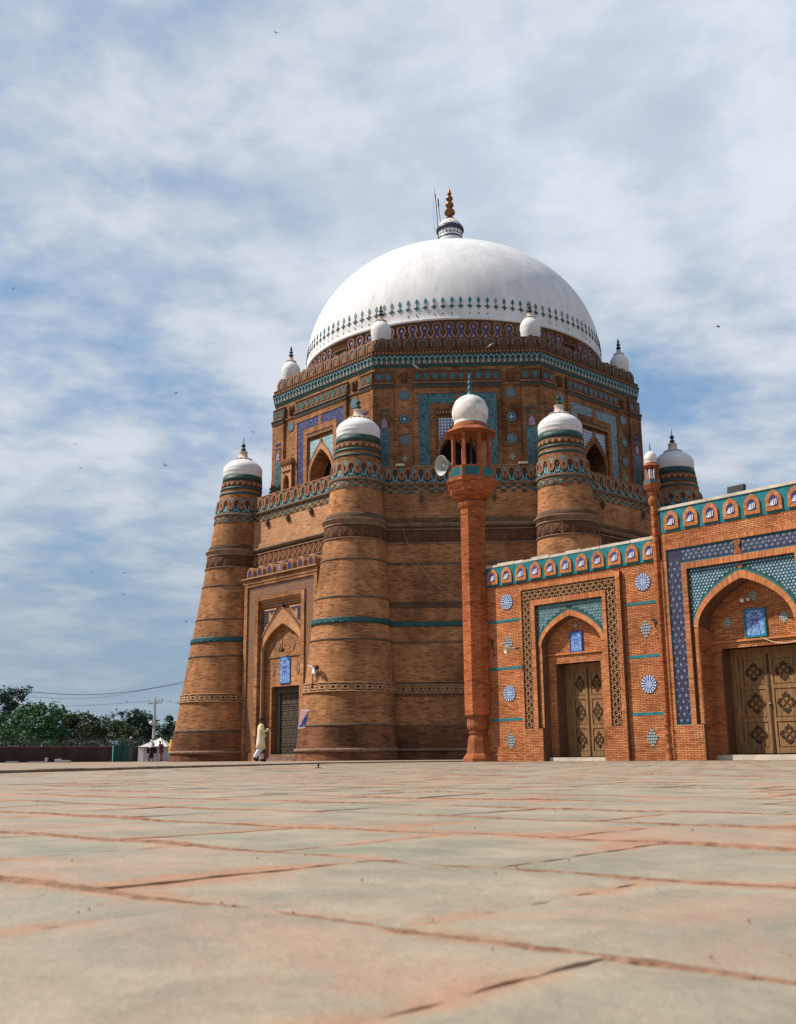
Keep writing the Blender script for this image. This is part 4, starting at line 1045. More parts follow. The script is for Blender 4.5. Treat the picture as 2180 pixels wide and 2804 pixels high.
# ================================================================== MAUSOLEUM
MA = root('mausoleum', 'huge octagonal brick mausoleum with white dome and tapering corner towers', 'mausoleum', (0, 0, 0))
T45 = pi/4
def rotk(k): return (0, 0, k*T45)
OFFL = lambda z: 12.75-.82*min(z, 13.1)/13.1
FL = lambda s, z, d=0.0: (s, -(OFFL(z)+d), z)
def band(mb, F, s0, s1, z0, z1, d0, d1): mb.box(F, s0, s1, z0, z1, d0, d1); mb.poly([F(s0, z1, d1), F(s1, z1, d1), F(s1, z1, d0), F(s0, z1, d0)])
def wave(mbT, mbA, mbH, F, c, z0, d, sc=1.0):
    """one period of the looped terracotta ribbon with its pale flourishes"""
    P = lambda a, b: (c+a*sc, z0+b*sc)
    cl = [(-.315, .18), (-.285, .20), (-.225, .29), (-.20, .42), (-.195, .55), (-.15, .67), (-.07, .735), (0, .75), (.07, .735), (.15, .67), (.195, .55), (.20, .42), (.225, .29), (.285, .20), (.315, .18)]
    stroke(mbT, F, [P(a, b) for a, b in cl], .072*sc, d, d+.06)
    stroke(mbA, F, [P(-.24, .05), P(-.17, .02), P(-.13, .11), P(-.06, .12), P(0, .05), P(.06, .12), P(.13, .11), P(.17, .02), P(.24, .05)], .017*sc, d, d+.022)
    for sg in (-1, 1):
        stroke(mbA, F, [P(sg*.03, .13), P(sg*.11, .22), P(sg*.085, .30), P(sg*.12, .40)], .018*sc, d, d+.022)
        stroke(mbA, F, [P(.315+sg*.03, .50), P(.315+sg*.025, .66), P(.315+sg*.085, .75)], .017*sc, d, d+.022)
    stroke(mbA, F, [P(.20, .775), P(.43, .775)], .014*sc, d, d+.02)
    mbH.ext(F, [P(0, .36), P(.085, .46), P(.07, .56), P(0, .64), P(-.07, .56), P(-.085, .46)], d+.001, d+.025)  # raised dark plate painting the shade of a hollow

def lattice(mb, F, s0, s1, zc, hh, d, pitch):
    """open interlaced ring lattice band"""
    n = max(1, int(round((s1-s0)/pitch))); p = (s1-s0)/n; t = .026
    for i in range(n):
        c = s0+(i+.5)*p; r = p*.24
        pts = [(c+r*cos(q*pi/4), zc+r*1.1*sin(q*pi/4)) for q in range(9)]
        stroke(mb, F, pts, t, d, d+.05)
        for sg in (-1, 1):
            stroke(mb, F, [(c-p/2, zc+sg*hh*.35), (c-r*.9, zc+sg*hh*.15)], t*.8, d, d+.05); stroke(mb, F, [(c+r*.9, zc+sg*hh*.15), (c+p/2, zc+sg*hh*.35)], t*.8, d, d+.05)
            stroke(mb, F, [(c-p/2, zc+sg*hh*.9), (c-p*.1, zc+sg*hh*.38)], t*.8, d, d+.05); stroke(mb, F, [(c+p*.1, zc+sg*hh*.38), (c+p/2, zc+sg*hh*.9)], t*.8, d, d+.05)
def diaper(mb, F, s0, s1, z0, z1, d, pitch):
    n = max(1, int(round((s1-s0)/pitch))); p = (s1-s0)/n; zc = (z0+z1)/2
    for i in range(n):
        a = s0+i*p
        stroke(mb, F, [(a, z0), (a+p, z1)], .02, d, d+.03); stroke(mb, F, [(a, z1), (a+p, z0)], .02, d, d+.03)
        mb.ext(F, [(a+p/2, zc-.05), (a+p/2+.05, zc), (a+p/2, zc+.05), (a+p/2-.05, zc)], d, d+.034)
        mb.ext(F, [(a, z0+.03), (a+.06, zc), (a, z1-.03), (a-.06, zc)], d, d+.015)

def lower_face(k, full=True, portal=False, detail=True):
    out = []
    def B(mb, nm, mat, par=None, kind=None):
        o = mb.build(nm, mat, MA if par is None else par, kind); 
        if par is None: o.rotation_euler = rotk(k)
        return o
    SW = 5.02
    m = MB()
    segs = [(-SW, SW, 0, 13.1)] if not portal else [(-SW, -3.0, 0, 9.45), (3.0, SW, 0, 9.45), (-SW, SW, 9.45, 13.1)]
    for s0, s1, z0, z1 in segs:
        nz = 10
        P = [[FL(s0+(s1-s0)*j/4, z0+(z1-z0)*i/nz) for j in range(5)] for i in range(nz+1)]
        U = [[(s0+(s1-s0)*j/4+k*17.3, z0+(z1-z0)*i/nz) for j in range(5)] for i in range(nz+1)]
        m.grid(P, U, smooth=False)
    B(m, 'lower_wall', OLD if not portal else OLDL)  # sunlit portal face gets a paler copy, its light put into the colour
    if not full: return
    ints = [(-SW, SW)] if not portal else [(-SW, -3.08), (3.08, SW)]
    for s0, s1 in ints:
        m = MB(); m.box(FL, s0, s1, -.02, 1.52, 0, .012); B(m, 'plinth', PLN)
        m = MB(); band(m, FL, s0, s1, .44, .55, 0, .10); B(m, 'base_course', LEDGE)
        m = MB(); band(m, FL, s0, s1, 1.52, 1.60, 0, .025); B(m, 'dark_string', DLEDGE)
        m = MB(); band(m, FL, s0, s1, 5.33, 5.42, 0, .025); B(m, 'dark_string', DLEDGE)
        m = MB(); band(m, FL, s0, s1, 9.1, 9.2, 0, .025); B(m, 'dark_string', DLEDGE)
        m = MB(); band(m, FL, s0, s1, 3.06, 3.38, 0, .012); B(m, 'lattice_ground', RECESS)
        m = MB(); lattice(m, FL, s0, s1, 3.22, .15, .012, .40); band(m, FL, s0, s1, 3.38, 3.42, 0, .075); band(m, FL, s0, s1, 3.02, 3.06, 0, .075); B(m, 'lattice_band', TERRP)
        m = MB(); band(m, FL, s0, s1, 2.86, 3.0, 0, .02); B(m, 'dark_course', OLDD)
        m = MB(); band(m, FL, s0, s1, 3.44, 3.54, 0, .02); B(m, 'dark_course', OLDD)
        m = MB(); band(m, FL, s0, s1, 6.12, 6.36, 0, .05); tb = B(m, 'turquoise_band', TEALD)
        m = MB()
        diaper(m, FL, s0, s1, 6.15, 6.33, .05, .24); B(m, 'band_relief', TEAL, tb, 'stuff')
        m = MB(); band(m, FL, s0, s1, 7.0, 7.30, 0, .015); B(m, 'dark_course', OLDD)
    # upper bands run the full width
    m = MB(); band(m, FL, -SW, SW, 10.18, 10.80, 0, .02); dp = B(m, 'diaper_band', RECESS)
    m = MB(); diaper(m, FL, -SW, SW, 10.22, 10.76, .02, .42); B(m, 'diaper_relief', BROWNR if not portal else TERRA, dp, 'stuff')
    m = MB(); band(m, FL, -SW, SW, 10.80, 10.85, 0, .07); B(m, 'ledge', LEDGE)
    m = MB(); band(m, FL, -SW, SW, 10.13, 10.18, 0, .07); B(m, 'ledge', LEDGE)
    m = MB(); band(m, FL, -SW, SW, 10.98, 11.06, 0, .13); B(m, 'ledge', LEDGE)
    m = MB(); band(m, FL, -SW, SW, 11.06, 11.12, 0, .19); B(m, 'ledge', LEDGE)
    m = MB(); band(m, FL, -SW, SW, 10.85, 10.98, 0, .02); B(m, 'dark_course', OLDD)
    m = MB(); band(m, FL, -SW, SW, 11.12, 11.40, 0, .07); B(m, 'weathered_course', OLDD if not portal else OLDL)  # dark on unlit faces, paler on the sunlit one: lighting put into the colour
    # checker of glazed bricks
    m = MB(); band(m, FL, -SW, SW, 12.66, 13.06, 0, .03); ck = B(m, 'checker_band', OLD)
    row = 0
    for zz0 in (12.675, 12.805, 12.935):
        x = -SW+.25*(row % 2); row += 1
        while x < SW-.3:
            m = MB(); m.box(FL, x+.008, x+.242, zz0, zz0+.118, .03, .05)
            B(m, 'glazed_brick', [TEALD, TEAL, TEALD][int(rnd()*3)]); x += .5
    F13 = lambda s, z, d=0.0: (s, -(11.93+d), z)
    m = MB(); band(m, F13, -SW, SW, 13.06, 13.12, -.1, .11); B(m, 'ledge', LEDGE)
    m = MB(); band(m, F13, -SW, SW, 13.12, 13.17, -.1, .16); B(m, 'ledge', LEDGE)
    m = MB(); band(m, F13, -4.97, 4.97, 13.17, 13.98, -.35, .03); B(m, 'parapet', TEALD)
    m = MB(); band(m, F13, -4.99, 4.99, 13.98, 14.03, -.36, .10); B(m, 'parapet_coping', OLD)
    mm = [MB(), MB(), MB()]; n = 15; p = 9.45/n
    for i in range(n):
        c = -4.725+(i+.5)*p; T = MB(); A = MB(); H_ = MB()
        wave(T, A, H_, F13, c, 13.18, .03, 1.0)
        lp = B(T, 'looped_relief', TERRA); B(A, 'glazed_flourish', AQUA, lp, 'stuff'); B(H_, 'pierced_hollow', RECESS, lp)
    for s in ((-2.4, -.6, 1.36) if portal else (-1.87, 1.65)):
        m = MB(); band(m, FL, s-.10, s+.10, 12.42, 12.50, 0, .20); m.box(FL, s-.11, s+.11, 12.30, 12.42, 0, .12); m.box(FL, s-.05, s+.05, 12.22, 12.30, 0, .09); m.box(FL, s-.035, s+.035, 12.50, 12.60, 0, .16); B(m, 'rain_spout', DLEDGE)
for k in range(-2, 6): lower_face(k, k in (-1, 0, 1), k == -1)

# ---- portal on the sunlit face -------------------------------------------
OP = 12.97
FP0 = lambda s, z, d=0.0: (s, -(OP+d), z)
def BP(mb, nm, mat, par=None, kind=None):
    o = mb.build(nm, mat, MA if par is None else par, kind)
    if par is None: o.rotation_euler = rotk(-1)
    return o
APo = arch(1.62, 5.50, 6.80, 18, 1.05, 1.9)
m = MB()
plate_with_arch(m, FP0, -2.02, 2.02, 0, 8.30, APo, -.47, -.32)
BP(m, 'portal_inner_wall', OLD)
m = MB()
for s0, s1 in ((-3.05, -2.78), (2.78, 3.05)): m.box(FP0, s0, s1, 0, 9.02, -1.0, 0)
m.box(FP0, -2.78, 2.78, 8.88, 9.02, -1.0, 0)
for s0, s1 in ((-2.06, -1.80), (1.80, 2.06)): m.box(FP0, s0, s1, 0, 8.30, -.5, .0)
m.box(FP0, -1.80, 1.80, 8.08, 8.30, -.5, 0)
BP(m, 'portal_frame', OLD)
m = MB()
for s0, s1 in ((-2.78, -2.06), (2.06, 2.78)): m.box(FP0, s0, s1, .45, 8.30, -.3, -.09)
m.box(FP0, -2.78, 2.78, 8.30, 8.88, -.3, -.09); gm = BP(m, 'mosaic_border', T_GIRIH)
m = MB()
for s0, s1 in ((-2.78, -2.06), (2.06, 2.78)): m.box(FP0, s0, s1, 0, .45, -.3, .0)
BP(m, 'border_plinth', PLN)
m = MB()  # proud cells of the mosaic border
rs = random.Random(2)
def hexes(mb, F, s0, s1, z0, z1, d, p):
    z = z0+p*.5; r = 0
    while z < z1-p*.3:
        s = s0+p*(.5 if r % 2 == 0 else 1.0)
        while s < s1-p*.3:
            q = p*rs.uniform(.14, .24); mb.ext(F, [(s+q*cos(a*pi/3), z+q*sin(a*pi/3)) for a in range(6)], d, d+.012, side=False); s += p
        z += p*.5; r += 1
hexes(m, FP0, -2.76, -2.08, .47, 8.30, -.09, .17); hexes(m, FP0, 2.08, 2.76, .47, 8.30, -.09, .17); hexes(m, FP0, -2.76, 2.76, 8.32, 8.86, -.09, .17)
BP(m, 'mosaic_cells', TERRP, gm, 'stuff')
# the dark slots beside the inner jambs, the fillet and the spandrel
m = MB(); ao = [(x, z) for x, z in arch(1.80, 5.55, 7.55, 18, 1.02, 1.75)]; ai = APo
m.strip(FP0, ao, ai, -.34, -.20); m.box(FP0, 1.62, 1.80, 0, 5.50, -.40, -.20); m.box(FP0, -1.80, -1.62, 0, 5.50, -.40, -.20); BP(m, 'portal_arch', OLDL)
m = MB(); rl = [(x*1.02, z+.03) for x, z in ao]; m.strip(FP0, [(x*1.035 if abs(x) > .1 else x, z+.06) for x, z in rl], rl, -.34, -.17); BP(m, 'arch_moulding', TERRA)
m = MB(); m.box(FP0, 1.60, 1.66, 0, 5.5, -.22, -.15); m.box(FP0, -1.66, -1.60, 0, 5.5, -.22, -.15); BP(m, 'jamb_roll', TERRP)
m = MB()
for i in range(26):
    s = -1.62+i*3.24/25; m.box(FP0, s-.035, s+.035, 7.80, 7.98, -.32, -.17)
m.box(FP0, -1.80, 1.80, 7.98, 8.08, -.32, -.10); m.box(FP0, -1.80, 1.80, 7.72, 7.78, -.32, -.22); BP(m, 'dentil_course', OLDL, None)
for sg in (-1, 1):
    m = MB(); tri = [(sg*1.74, 7.62), (sg*.52, 7.62), (sg*1.74, 6.25)]
    if sg > 0: tri = [tri[0], tri[1], tri[2]]
    else: tri = [tri[0], tri[2], tri[1]]
    m.ext(FP0, tri, -.32, -.25); tr = BP(m, 'spandrel_triangle', TERRP)
    m = MB(); z = 6.30; r = 0
    while z < 7.55:
        w_ = (z-6.25)/(7.62-6.25)*1.22; x = 0.03
        while x < w_-.16:
            a, b_ = sg*(1.74-x), sg*(1.74-x-.15)
            if not (.38 < x < .66 and 7.05 < z < 7.35): m.box(FP0, min(a, b_), max(a, b_), z, z+.085, -.25, -.235)
            x += .175
        z += .115; r += 1
    BP(m, 'glazed_brick_rows', NAVY, tr, 'stuff')
m = MB(); disc(FP0, 0, 7.70, .09, -.32, -.16, 16, m); BP(m, 'boss', COB)
# niche back, door
FQ = lambda s, z, d=0.0: (s, -(12.50+d), z)
m = MB(); m.box(FQ, -1.75, 1.75, 3.66, 6.9, -.4, 0); m.box(FQ, -1.75, -1.13, 0, 3.66, -.6, 0); m.box(FQ, 1.13, 1.75, 0, 3.66, -.6, 0)
m.poly([FQ(-1.13, 3.66, 0), FQ(1.13, 3.66, 0), FQ(1.13, 3.66, -.6), FQ(-1.13, 3.66, -.6)]); BP(m, 'niche_back', OLD)
m = MB(); m.box(FQ, -1.6, 1.6, 5.13, 5.20, 0, .05); BP(m, 'string_course', LEDGE)
rb = rect_tile(FQ, -.43, .43, 3.80, 5.10, 0, .05); BP(rb, 'floral_plaque', T_PLAQUE)
for s, z, hw, hh in ((-.62, 5.72, .2, .30), (.62, 5.72, .2, .30), (-1.02, 4.52, .22, .34), (1.02, 4.52, .22, .34)): BP(rhomb(FQ, s, z, hw, hh, 0, .03), 'lattice_lozenge', T_CHKB)
m = MB(); m.tube([(0.05, -12.75, 6.2), (0.05, -12.75, 5.50)], .018, 6); m.lathe([(.0, 0), (.09, .02), (.11, .12), (.05, .22), (0, .24)], (0.05, -12.75, 5.34), 8); BP(m, 'hanging_lamp', IRON)
FD = lambda s, z, d=0.0: (s, -(12.08+d), z)
m = MB(); m.box(FD, -1.13, -.82, 0, 3.66, -.1, .14); m.box(FD, .82, 1.13, 0, 3.66, -.1, .14); m.box(FD, -.82, .82, 3.34, 3.66, -.1, .14); BP(m, 'door_frame', WOODD)
m = MB(); m.box(FD, -.82, .82, .35, 3.34, -.1, 0); dr = BP(m, 'old_door', WOODD)
rows = (.35, .62, .80, 1.22, 1.66, 2.05, 2.50, 2.72, 3.34)
for i in range(len(rows)-1):
    m = MB(); m.box(FD, -.82, .82, rows[i]-.02, rows[i]+.045, 0, .055); BP(m, 'door_rail', WOODD, dr)
    nx = (3, 5, 4, 5, 4, 3, 6, 4)[i]
    for j in range(nx):
        a = -.80+1.6*j/nx; c_ = -.80+1.6*(j+1)/nx; m = MB(); m.box(FD, a+.03, c_-.03, rows[i]+.07, rows[i+1]-.05, 0, .03)
        m.box(FD, c_-.02, c_+.02, rows[i]+.04, rows[i+1]-.02, 0, .05)
        for q in range(3):
            zz0 = rows[i]+.09+(rows[i+1]-rows[i]-.16)*q/3; m.box(FD, a+.06, c_-.06, zz0, zz0+.025, .03, .042)
        BP(m, 'door_panel', WOODD, dr)
m = MB()
for i, (z, d) in enumerate(((.35, .5), (.22, .62), (.11, .74))): band(m, FD, -1.13, 1.13, z-.14, z, 0, d)
BP(m, 'door_step', LEDGE)
# ledge with the row of little tiled kiosks
m = MB(); band(m, FP0, -3.12, 3.12, 9.02, 9.30, -1.1, .03); BP(m, 'portal_cornice', OLD)
m = MB(); band(m, FP0, -3.16, 3.16, 9.30, 9.36, -1.1, .14); BP(m, 'portal_ledge', TERRP)
m = MB(); band(m, FP0, -3.05, 3.05, 9.36, 9.80, -1.1, -.62); BP(m, 'kiosk_backing', RECESS)  # dark tone paints shadow into the gaps between the kiosks
for i in range(7):
    c = -2.58+i*.86; m = MB(); sh = [(c-.26, 9.36), (c+.26, 9.36), (c+.26, 9.72), (c+.14, 9.86), (c, 9.93), (c-.14, 9.86), (c-.26, 9.72)]
    m.ext(FP0, sh, -.60, 0); kk = BP(m, 'kiosk', OLDL)
    m = MB(); sh = [(c-.12, 9.46), (c+.12, 9.46), (c+.12, 9.63), (c+.07, 9.73), (c, 9.78), (c-.07, 9.73), (c-.12, 9.63)]
    m.ext(FP0, sh, -.02, .02); BP(m, 'glazed_niche', COB if i != 3 else LILAC, kk)
    m = MB(); o_ = [(c+.19, 9.40), (c+.19, 9.66), (c+.10, 9.80), (c, 9.86), (c-.10, 9.80), (c-.19, 9.66), (c-.19, 9.40)]; i_ = [(c+.15, 9.44), (c+.15, 9.65), (c+.08, 9.76), (c, 9.81), (c-.08, 9.76), (c-.15, 9.65), (c-.15, 9.44)]
    m.strip(FP0, o_, i_, -.01, .025); BP(m, 'niche_rim', TERRA, kk)
# base plinth ledges beside portal handled by lower wall

# ---- corner towers ---------------------------------------------------------
RT = lambda z: 14.08-1.127*z/15.36
RR = lambda z: 2.35-1.29*z/15.36
AX = lambda z: (RT(z), 0)
FT = lambda s, z, d=0.0: (RT(z)+(RR(z)+d)*cos(s/1.3), (RR(z)+d)*sin(s/1.3), z)
PER = 1.3*2*pi
def ring(prof): return [(RR(z)+d, z) for d, z in prof]
def tower():
    def L(nm, prof, mat, par, seg=48, uvr=1.7):
        m = MB(); m.lathe(ring(prof), (0, 0, 0), seg, ax=AX, uvr=uvr); return m.build(nm, mat, par)
    m = MB(); m.lathe(ring([(.0, 0), (.0, 2), (0, 4), (0, 6), (0, 8), (0, 10), (0, 12.66)]), (0, 0, 0), 56, ax=AX, uvr=1.7); t = m.build('corner_tower', OLD, MA)
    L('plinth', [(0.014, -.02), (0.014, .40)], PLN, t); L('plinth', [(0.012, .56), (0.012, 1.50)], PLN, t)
    L('base_course', [(0, .40), (.10, .44), (.11, .54), (0, .57)], LEDGE, t)
    L('dark_string', [(0, 1.50), (.03, 1.51), (.03, 1.60), (0, 1.61)], DLEDGE, t)
    L('dark_string', [(0, 5.33), (.03, 5.34), (.03, 5.42), (0, 5.43)], DLEDGE, t)
    L('dark_string', [(0, 7.3), (.03, 7.31), (.03, 7.38), (0, 7.39)], DLEDGE, t)
    L('dark_string', [(0, 9.1), (.03, 9.11), (.03, 9.19), (0, 9.20)], DLEDGE, t)
    L('lattice_ground', [(0, 3.05), (.012, 3.06), (.012, 3.38), (0, 3.39)], RECESS, t)
    L('lattice_ledge', [(0, 3.38), (.08, 3.38), (.08, 3.43), (0, 3.44)], TERRP, t); L('lattice_ledge', [(0, 3.0), (.08, 3.01), (.08, 3.06), (0, 3.06)], TERRP, t)
    m = MB(); lattice(m, FT, 0, PER, 3.22, .15, .012, PER/24); m.build('lattice_relief', TERRP, t, 'stuff')
    tb = L('turquoise_band', [(0, 6.10), (.06, 6.11), (.05, 6.16), (.05, 6.32), (.06, 6.37), (0, 6.38)], TEALD, t)
    m = MB(); diaper(m, FT, 0, PER, 6.16, 6.32, .05, PER/30); m.build('band_relief', TEAL, t, 'stuff')
    L('diaper_ground', [(0, 10.18), (.02, 10.19), (.02, 10.80), (0, 10.81)], RECESS, t)
    m = MB(); diaper(m, FT, 0, PER, 10.22, 10.76, .02, PER/18); m.build('diaper_relief', BROWNR, t, 'stuff')
    L('ledge', [(0, 10.12), (.06, 10.13), (.06, 10.18), (0, 10.19)], LEDGE, t)
    L('ledge', [(0, 10.80), (.05, 10.80), (.08, 10.85), (0.05, 10.86), (.05, 10.96), (.13, 11.0), (.14, 11.05), (.19, 11.07), (.19, 11.12), (.06, 11.15)], LEDGE, t)
    L('weathered_course', [(.06, 11.13), (.07, 11.16), (.065, 11.34), (.03, 11.40), (0, 11.42)], OLDD, t)
    L('checker_ground', [(0, 12.64), (.03, 12.66), (.04, 13.05), (0, 13.06)], OLD, t)
    m = MB(); m2 = MB(); n = 34; p = PER/n
    for r, zz0 in enumerate((12.675, 12.805, 12.935)):
        for i in range(0, n, 2): (m if rnd() > .4 else m2).box(FT, (i+r % 2)*p+.008, (i+1+r % 2)*p-.008, zz0, zz0+.118, .03, .055)
    m.build('glazed_bricks', TEALD, t, 'stuff'); m2.build('glazed_bricks', TEAL, t, 'stuff')
    L('ledge', [(.0, 13.04), (.08, 13.05), (.11, 13.10), (.12, 13.15), (.05, 13.18)], LEDGE, t)
    L('parapet_ground', [(.04, 13.17), (.04, 14.0), (0, 14.02)], TEALD, t)
    T = MB(); A = MB(); Hh = MB(); n = 13
    for i in range(n): wave(T, A, Hh, FT, (i+.5)*PER/n, 13.20, .04, PER/n/.63)
    T.build('looped_relief', TERRA, t, 'stuff'); A.build('glazed_flourish', AQUA, t, 'stuff'); Hh.build('painted_hollows', RECESS, t, 'stuff')
    L('upper_drum', [(.0, 14.0), (-.01, 14.6), (-.02, 15.42)], OLD, t)
    for z0, z1, mt in ((14.30, 14.42, TEALD), (14.58, 14.72, TEALD), (15.08, 15.40, TEALD)):
        L('turquoise_band', [(-.01, z0-.005), (.025, z0), (.025, z1), (-.01, z1+.005)], mt, t)
    L('ornament_band', [(-.01, 14.75), (.012, 14.755), (.012, 15.07), (-.01, 15.075)], BROWNR, t)
    m = MB(); n = 22
    for i in range(n):
        c = i*PER/n; m.ext(FT, [(c-.07*1.15, 14.91), (c, 14.83), (c+.07*1.15, 14.91), (c, 14.99)], .012, .035)
        stroke(m, FT, [(c, 14.80), (c+PER/n/2, 15.02), (c+PER/n, 14.80)], .012, .012, .03)
    m.build('ornament_relief', TERRP, t, 'stuff')
    m = MB(); m.lathe([(1.0, 15.40), (1.06, 15.42), (1.08, 15.52), (1.065, 15.66), (1.085, 15.69), (1.085, 15.73), (1.075, 15.76), (1.085, 15.86), (1.06, 15.97), (.98, 16.10), (.85, 16.23), (.68, 16.35), (.48, 16.45), (.38, 16.48)], (12.953, 0, 0), 48); m.build('dome_cap', WHITE, t)
    m = MB()
    P = []
    for r, z in ((.36, 16.46), (.42, 16.47), (.49, 16.50), (.47, 16.53), (.36, 16.56), (.30, 16.62), (.24, 16.72), (.22, 16.90), (.25, 16.93), (.25, 16.96), (.10, 17.0)):
        lob = .05 if .4 < r < .5 else 0
        P.append([(12.953+(r+lob*cos(12*a))*cos(a), (r+lob*cos(12*a))*sin(a), z+(.015*cos(12*a) if lob else 0)) for a in [2*pi*j/72 for j in range(72)]])
    m.grid(P, None, closeu=True); m.build('lotus_collar', STONE, t)
    m = MB(); m.lathe([(.09, 16.95), (.06, 16.99), (.12, 17.04), (.145, 17.11), (.11, 17.18), (.05, 17.22), (.05, 17.25), (.11, 17.29), (.13, 17.35), (.09, 17.42), (.03, 17.47), (.022, 17.6), (.004, 17.9)], (12.953, 0, 0), 16); m.build('finial', DGREEN, t)
    return t
tw0 = tower()
for k in range(8):
    t = tw0 if k == 0 else copy_tree(tw0, MA)
    t.rotation_euler = (0, 0, -pi/2-pi/8+k*T45)
m = MB(); m.lathe([(9.0, 13.14), (11.95/cos(pi/8), 13.14)], (0, 0, 0), 8, False, a0=pi/8); o = m.build('terrace_roof', STONE, MA)

# ---- upper octagon ------------------------------------------------------------
OU_ = 10.45
FU = lambda s, z, d=0.0: (s, -(OU_+d), z)
def upper_face(k, frame_mat, span_mat, meds=(), kiosk=False, lit=False):  # lit picks paler copies; other faces get shade-darkened brick and relief
    def B(mb, nm, mat, par=None, kind=None):
        o = mb.build(nm, mat, MA if par is None else par, kind)
        if par is None: o.rotation_euler = rotk(k)
        return o
    AR = arch(.96, 15.05, 16.38, 14, 1.1, 1.9)
    m = MB()
    # central bay
    plate_with_arch(m, FU, -1.12, 1.12, 13.1, 17.45, AR, -1.1, -.14)
    for sg in (-1, 1):
        a, b_ = sorted((sg*1.12, sg*1.42)); m.box(FU, a, b_, 13.1, 17.75, -.2, 0)
        a, b_ = sorted((sg*2.0, sg*2.22)); m.box(FU, a, b_, 13.1, 18.62, -.2, 0)
        a, b_ = sorted((sg*2.22, sg*3.28)); m.box(FU, a, b_, 13.1, 18.75, -.2, -.13)
        a, b_ = sorted((sg*3.28, sg*4.325)); m.box(FU, a, b_, 13.1, 18.75, -.2, 0)
    m.box(FU, -1.12, 1.12, 17.45, 17.75, -.2, 0); m.box(FU, -2.0, 2.0, 18.30, 18.62, -.2, 0)
    m.box(FU, -4.3, 4.3, 18.75, 19.80, -.5, -.17)
    B(m, 'upper_wall', OLD if lit else OLDU)  # unlit faces take the brick with shade in its colour
    m = MB(); n = len(AR)
    m.poly([FU(-1.1, 13.1, -1.1), FU(1.1, 13.1, -1.1), FU(1.1, 16.8, -1.1), FU(-1.1, 16.8, -1.1)]); B(m, 'window_void', VOID)  # dark sheet painted in place of the unlit room behind
    m = MB(); m.box(FU, -2.0, -1.42, 13.3, 18.30, -.2, -.03); m.box(FU, 1.42, 2.0, 13.3, 18.30, -.2, -.03); m.box(FU, -1.42, 1.42, 17.75, 18.30, -.2, -.03); fb = B(m, 'tile_border', frame_mat)
    m = MB(); m.ext(FU, [(-.22, 17.75), (.22, 17.75), (.09, 18.0), (.15, 18.08), (0, 18.30), (-.15, 18.08), (-.09, 18.0)], -.03, .01); B(m, 'border_crest', TERRA)
    m = MB(); m.box(FU, -1.12, 1.12, 17.18, 17.45, -.14, -.02)
    B(m, 'head_course', OLDD)
    m = MB()
    for i in range(14):
        s = -1.05+i*2.1/13; m.ext(FU, [(s-.055, 17.22), (s+.055, 17.22), (s, 17.38)], -.02, .012)
    B(m, 'dentil_course', TERRP)
    ao = arch(1.06, 15.10, 16.78, 14, 1.08, 1.85)
    m = MB(); spandrel(m, FU, -1.0, 1.0, 17.02, [p_ for p_ in ao if abs(p_[0]) < 1.0], -.125) if False else None
    m = MB()
    for i in range(len(ao)-1):
        a, c_ = ao[i], ao[i+1]
        if max(abs(a[0]), abs(c_[0])) < 1.0: m.poly([FU(c_[0], c_[1], -.125), FU(a[0], a[1], -.125), FU(a[0], 17.0, -.125), FU(c_[0], 17.0, -.125)], [c_, a, (a[0], 17), (c_[0], 17)])
    B(m, 'tiled_spandrel', span_mat)
    m = MB(); m.strip(FU, ao, arch(.96, 15.05, 16.38, 14, 1.1, 1.9), -.14, -.07)
    for sg in (-1, 1): a, b_ = sorted((sg*.96, sg*1.06)); m.box(FU, a, b_, 13.1, 15.07, -.14, -.07)
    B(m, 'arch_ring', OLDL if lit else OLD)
    m = MB(); m.strip(FU, [(x*1.03, z+.035) for x, z in ao], ao, -.13, -.05); m.ext(FU, [(-.07, 16.76), (.07, 16.76), (.09, 16.9), (0, 17.05), (-.09, 16.9)], -.13, -.06); B(m, 'arch_moulding', TERRA)
    # parapet-height frieze: corner and centre cartouches
    for s0, s1 in ((-4.25, -3.28), (-2.24, 2.24), (3.28, 4.25)):
        m = MB(); band(m, FU, s0, s1, 18.96, 19.52, -.17, -.03); fz = B(m, 'frieze_panel', BROWNR)
        m = MB(); m3 = MB(); nn = int(round((s1-s0)/.46)); p = (s1-s0)/nn
        for i in range(nn):
            c = s0+(i+.5)*p
            m.ext(FU, [(c-.05, 19.04), (c+.05, 19.04), (c+.13, 19.30), (c+.07, 19.44), (c, 19.30), (c-.07, 19.44), (c-.13, 19.30)], -.03, .0)
            stroke(m3, FU, [(c-p/2, 19.42), (c-p*.28, 19.12), (c-p*.12, 19.02)], .014, -.03, -.005); stroke(m3, FU, [(c+p*.12, 19.02), (c+p*.28, 19.12), (c+p/2, 19.42)], .014, -.03, -.005)
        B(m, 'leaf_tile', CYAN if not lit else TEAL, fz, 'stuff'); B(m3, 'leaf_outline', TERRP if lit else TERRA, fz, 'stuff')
        m = MB(); band(m, FU, s0-.03, s1+.03, 18.84, 18.90, -.17, .10); B(m, 'ledge', LEDGE)
        m = MB(); band(m, FU, s0-.01, s1+.01, 19.54, 19.57, -.17, .01); B(m, 'ledge', LEDGE)
        m = MB(); band(m, FU, s0-.02, s1+.02, 18.60, 18.84, -.17, .035); dc = B(m, 'dark_course', OLDD)
        m = MB(); x = s0
        while x < s1: m.box(FU, x+.02, x+.09, 18.66, 18.80, .03, .05); x += .13
        B(m, 'glazed_dentils', TEALD, dc, 'stuff')
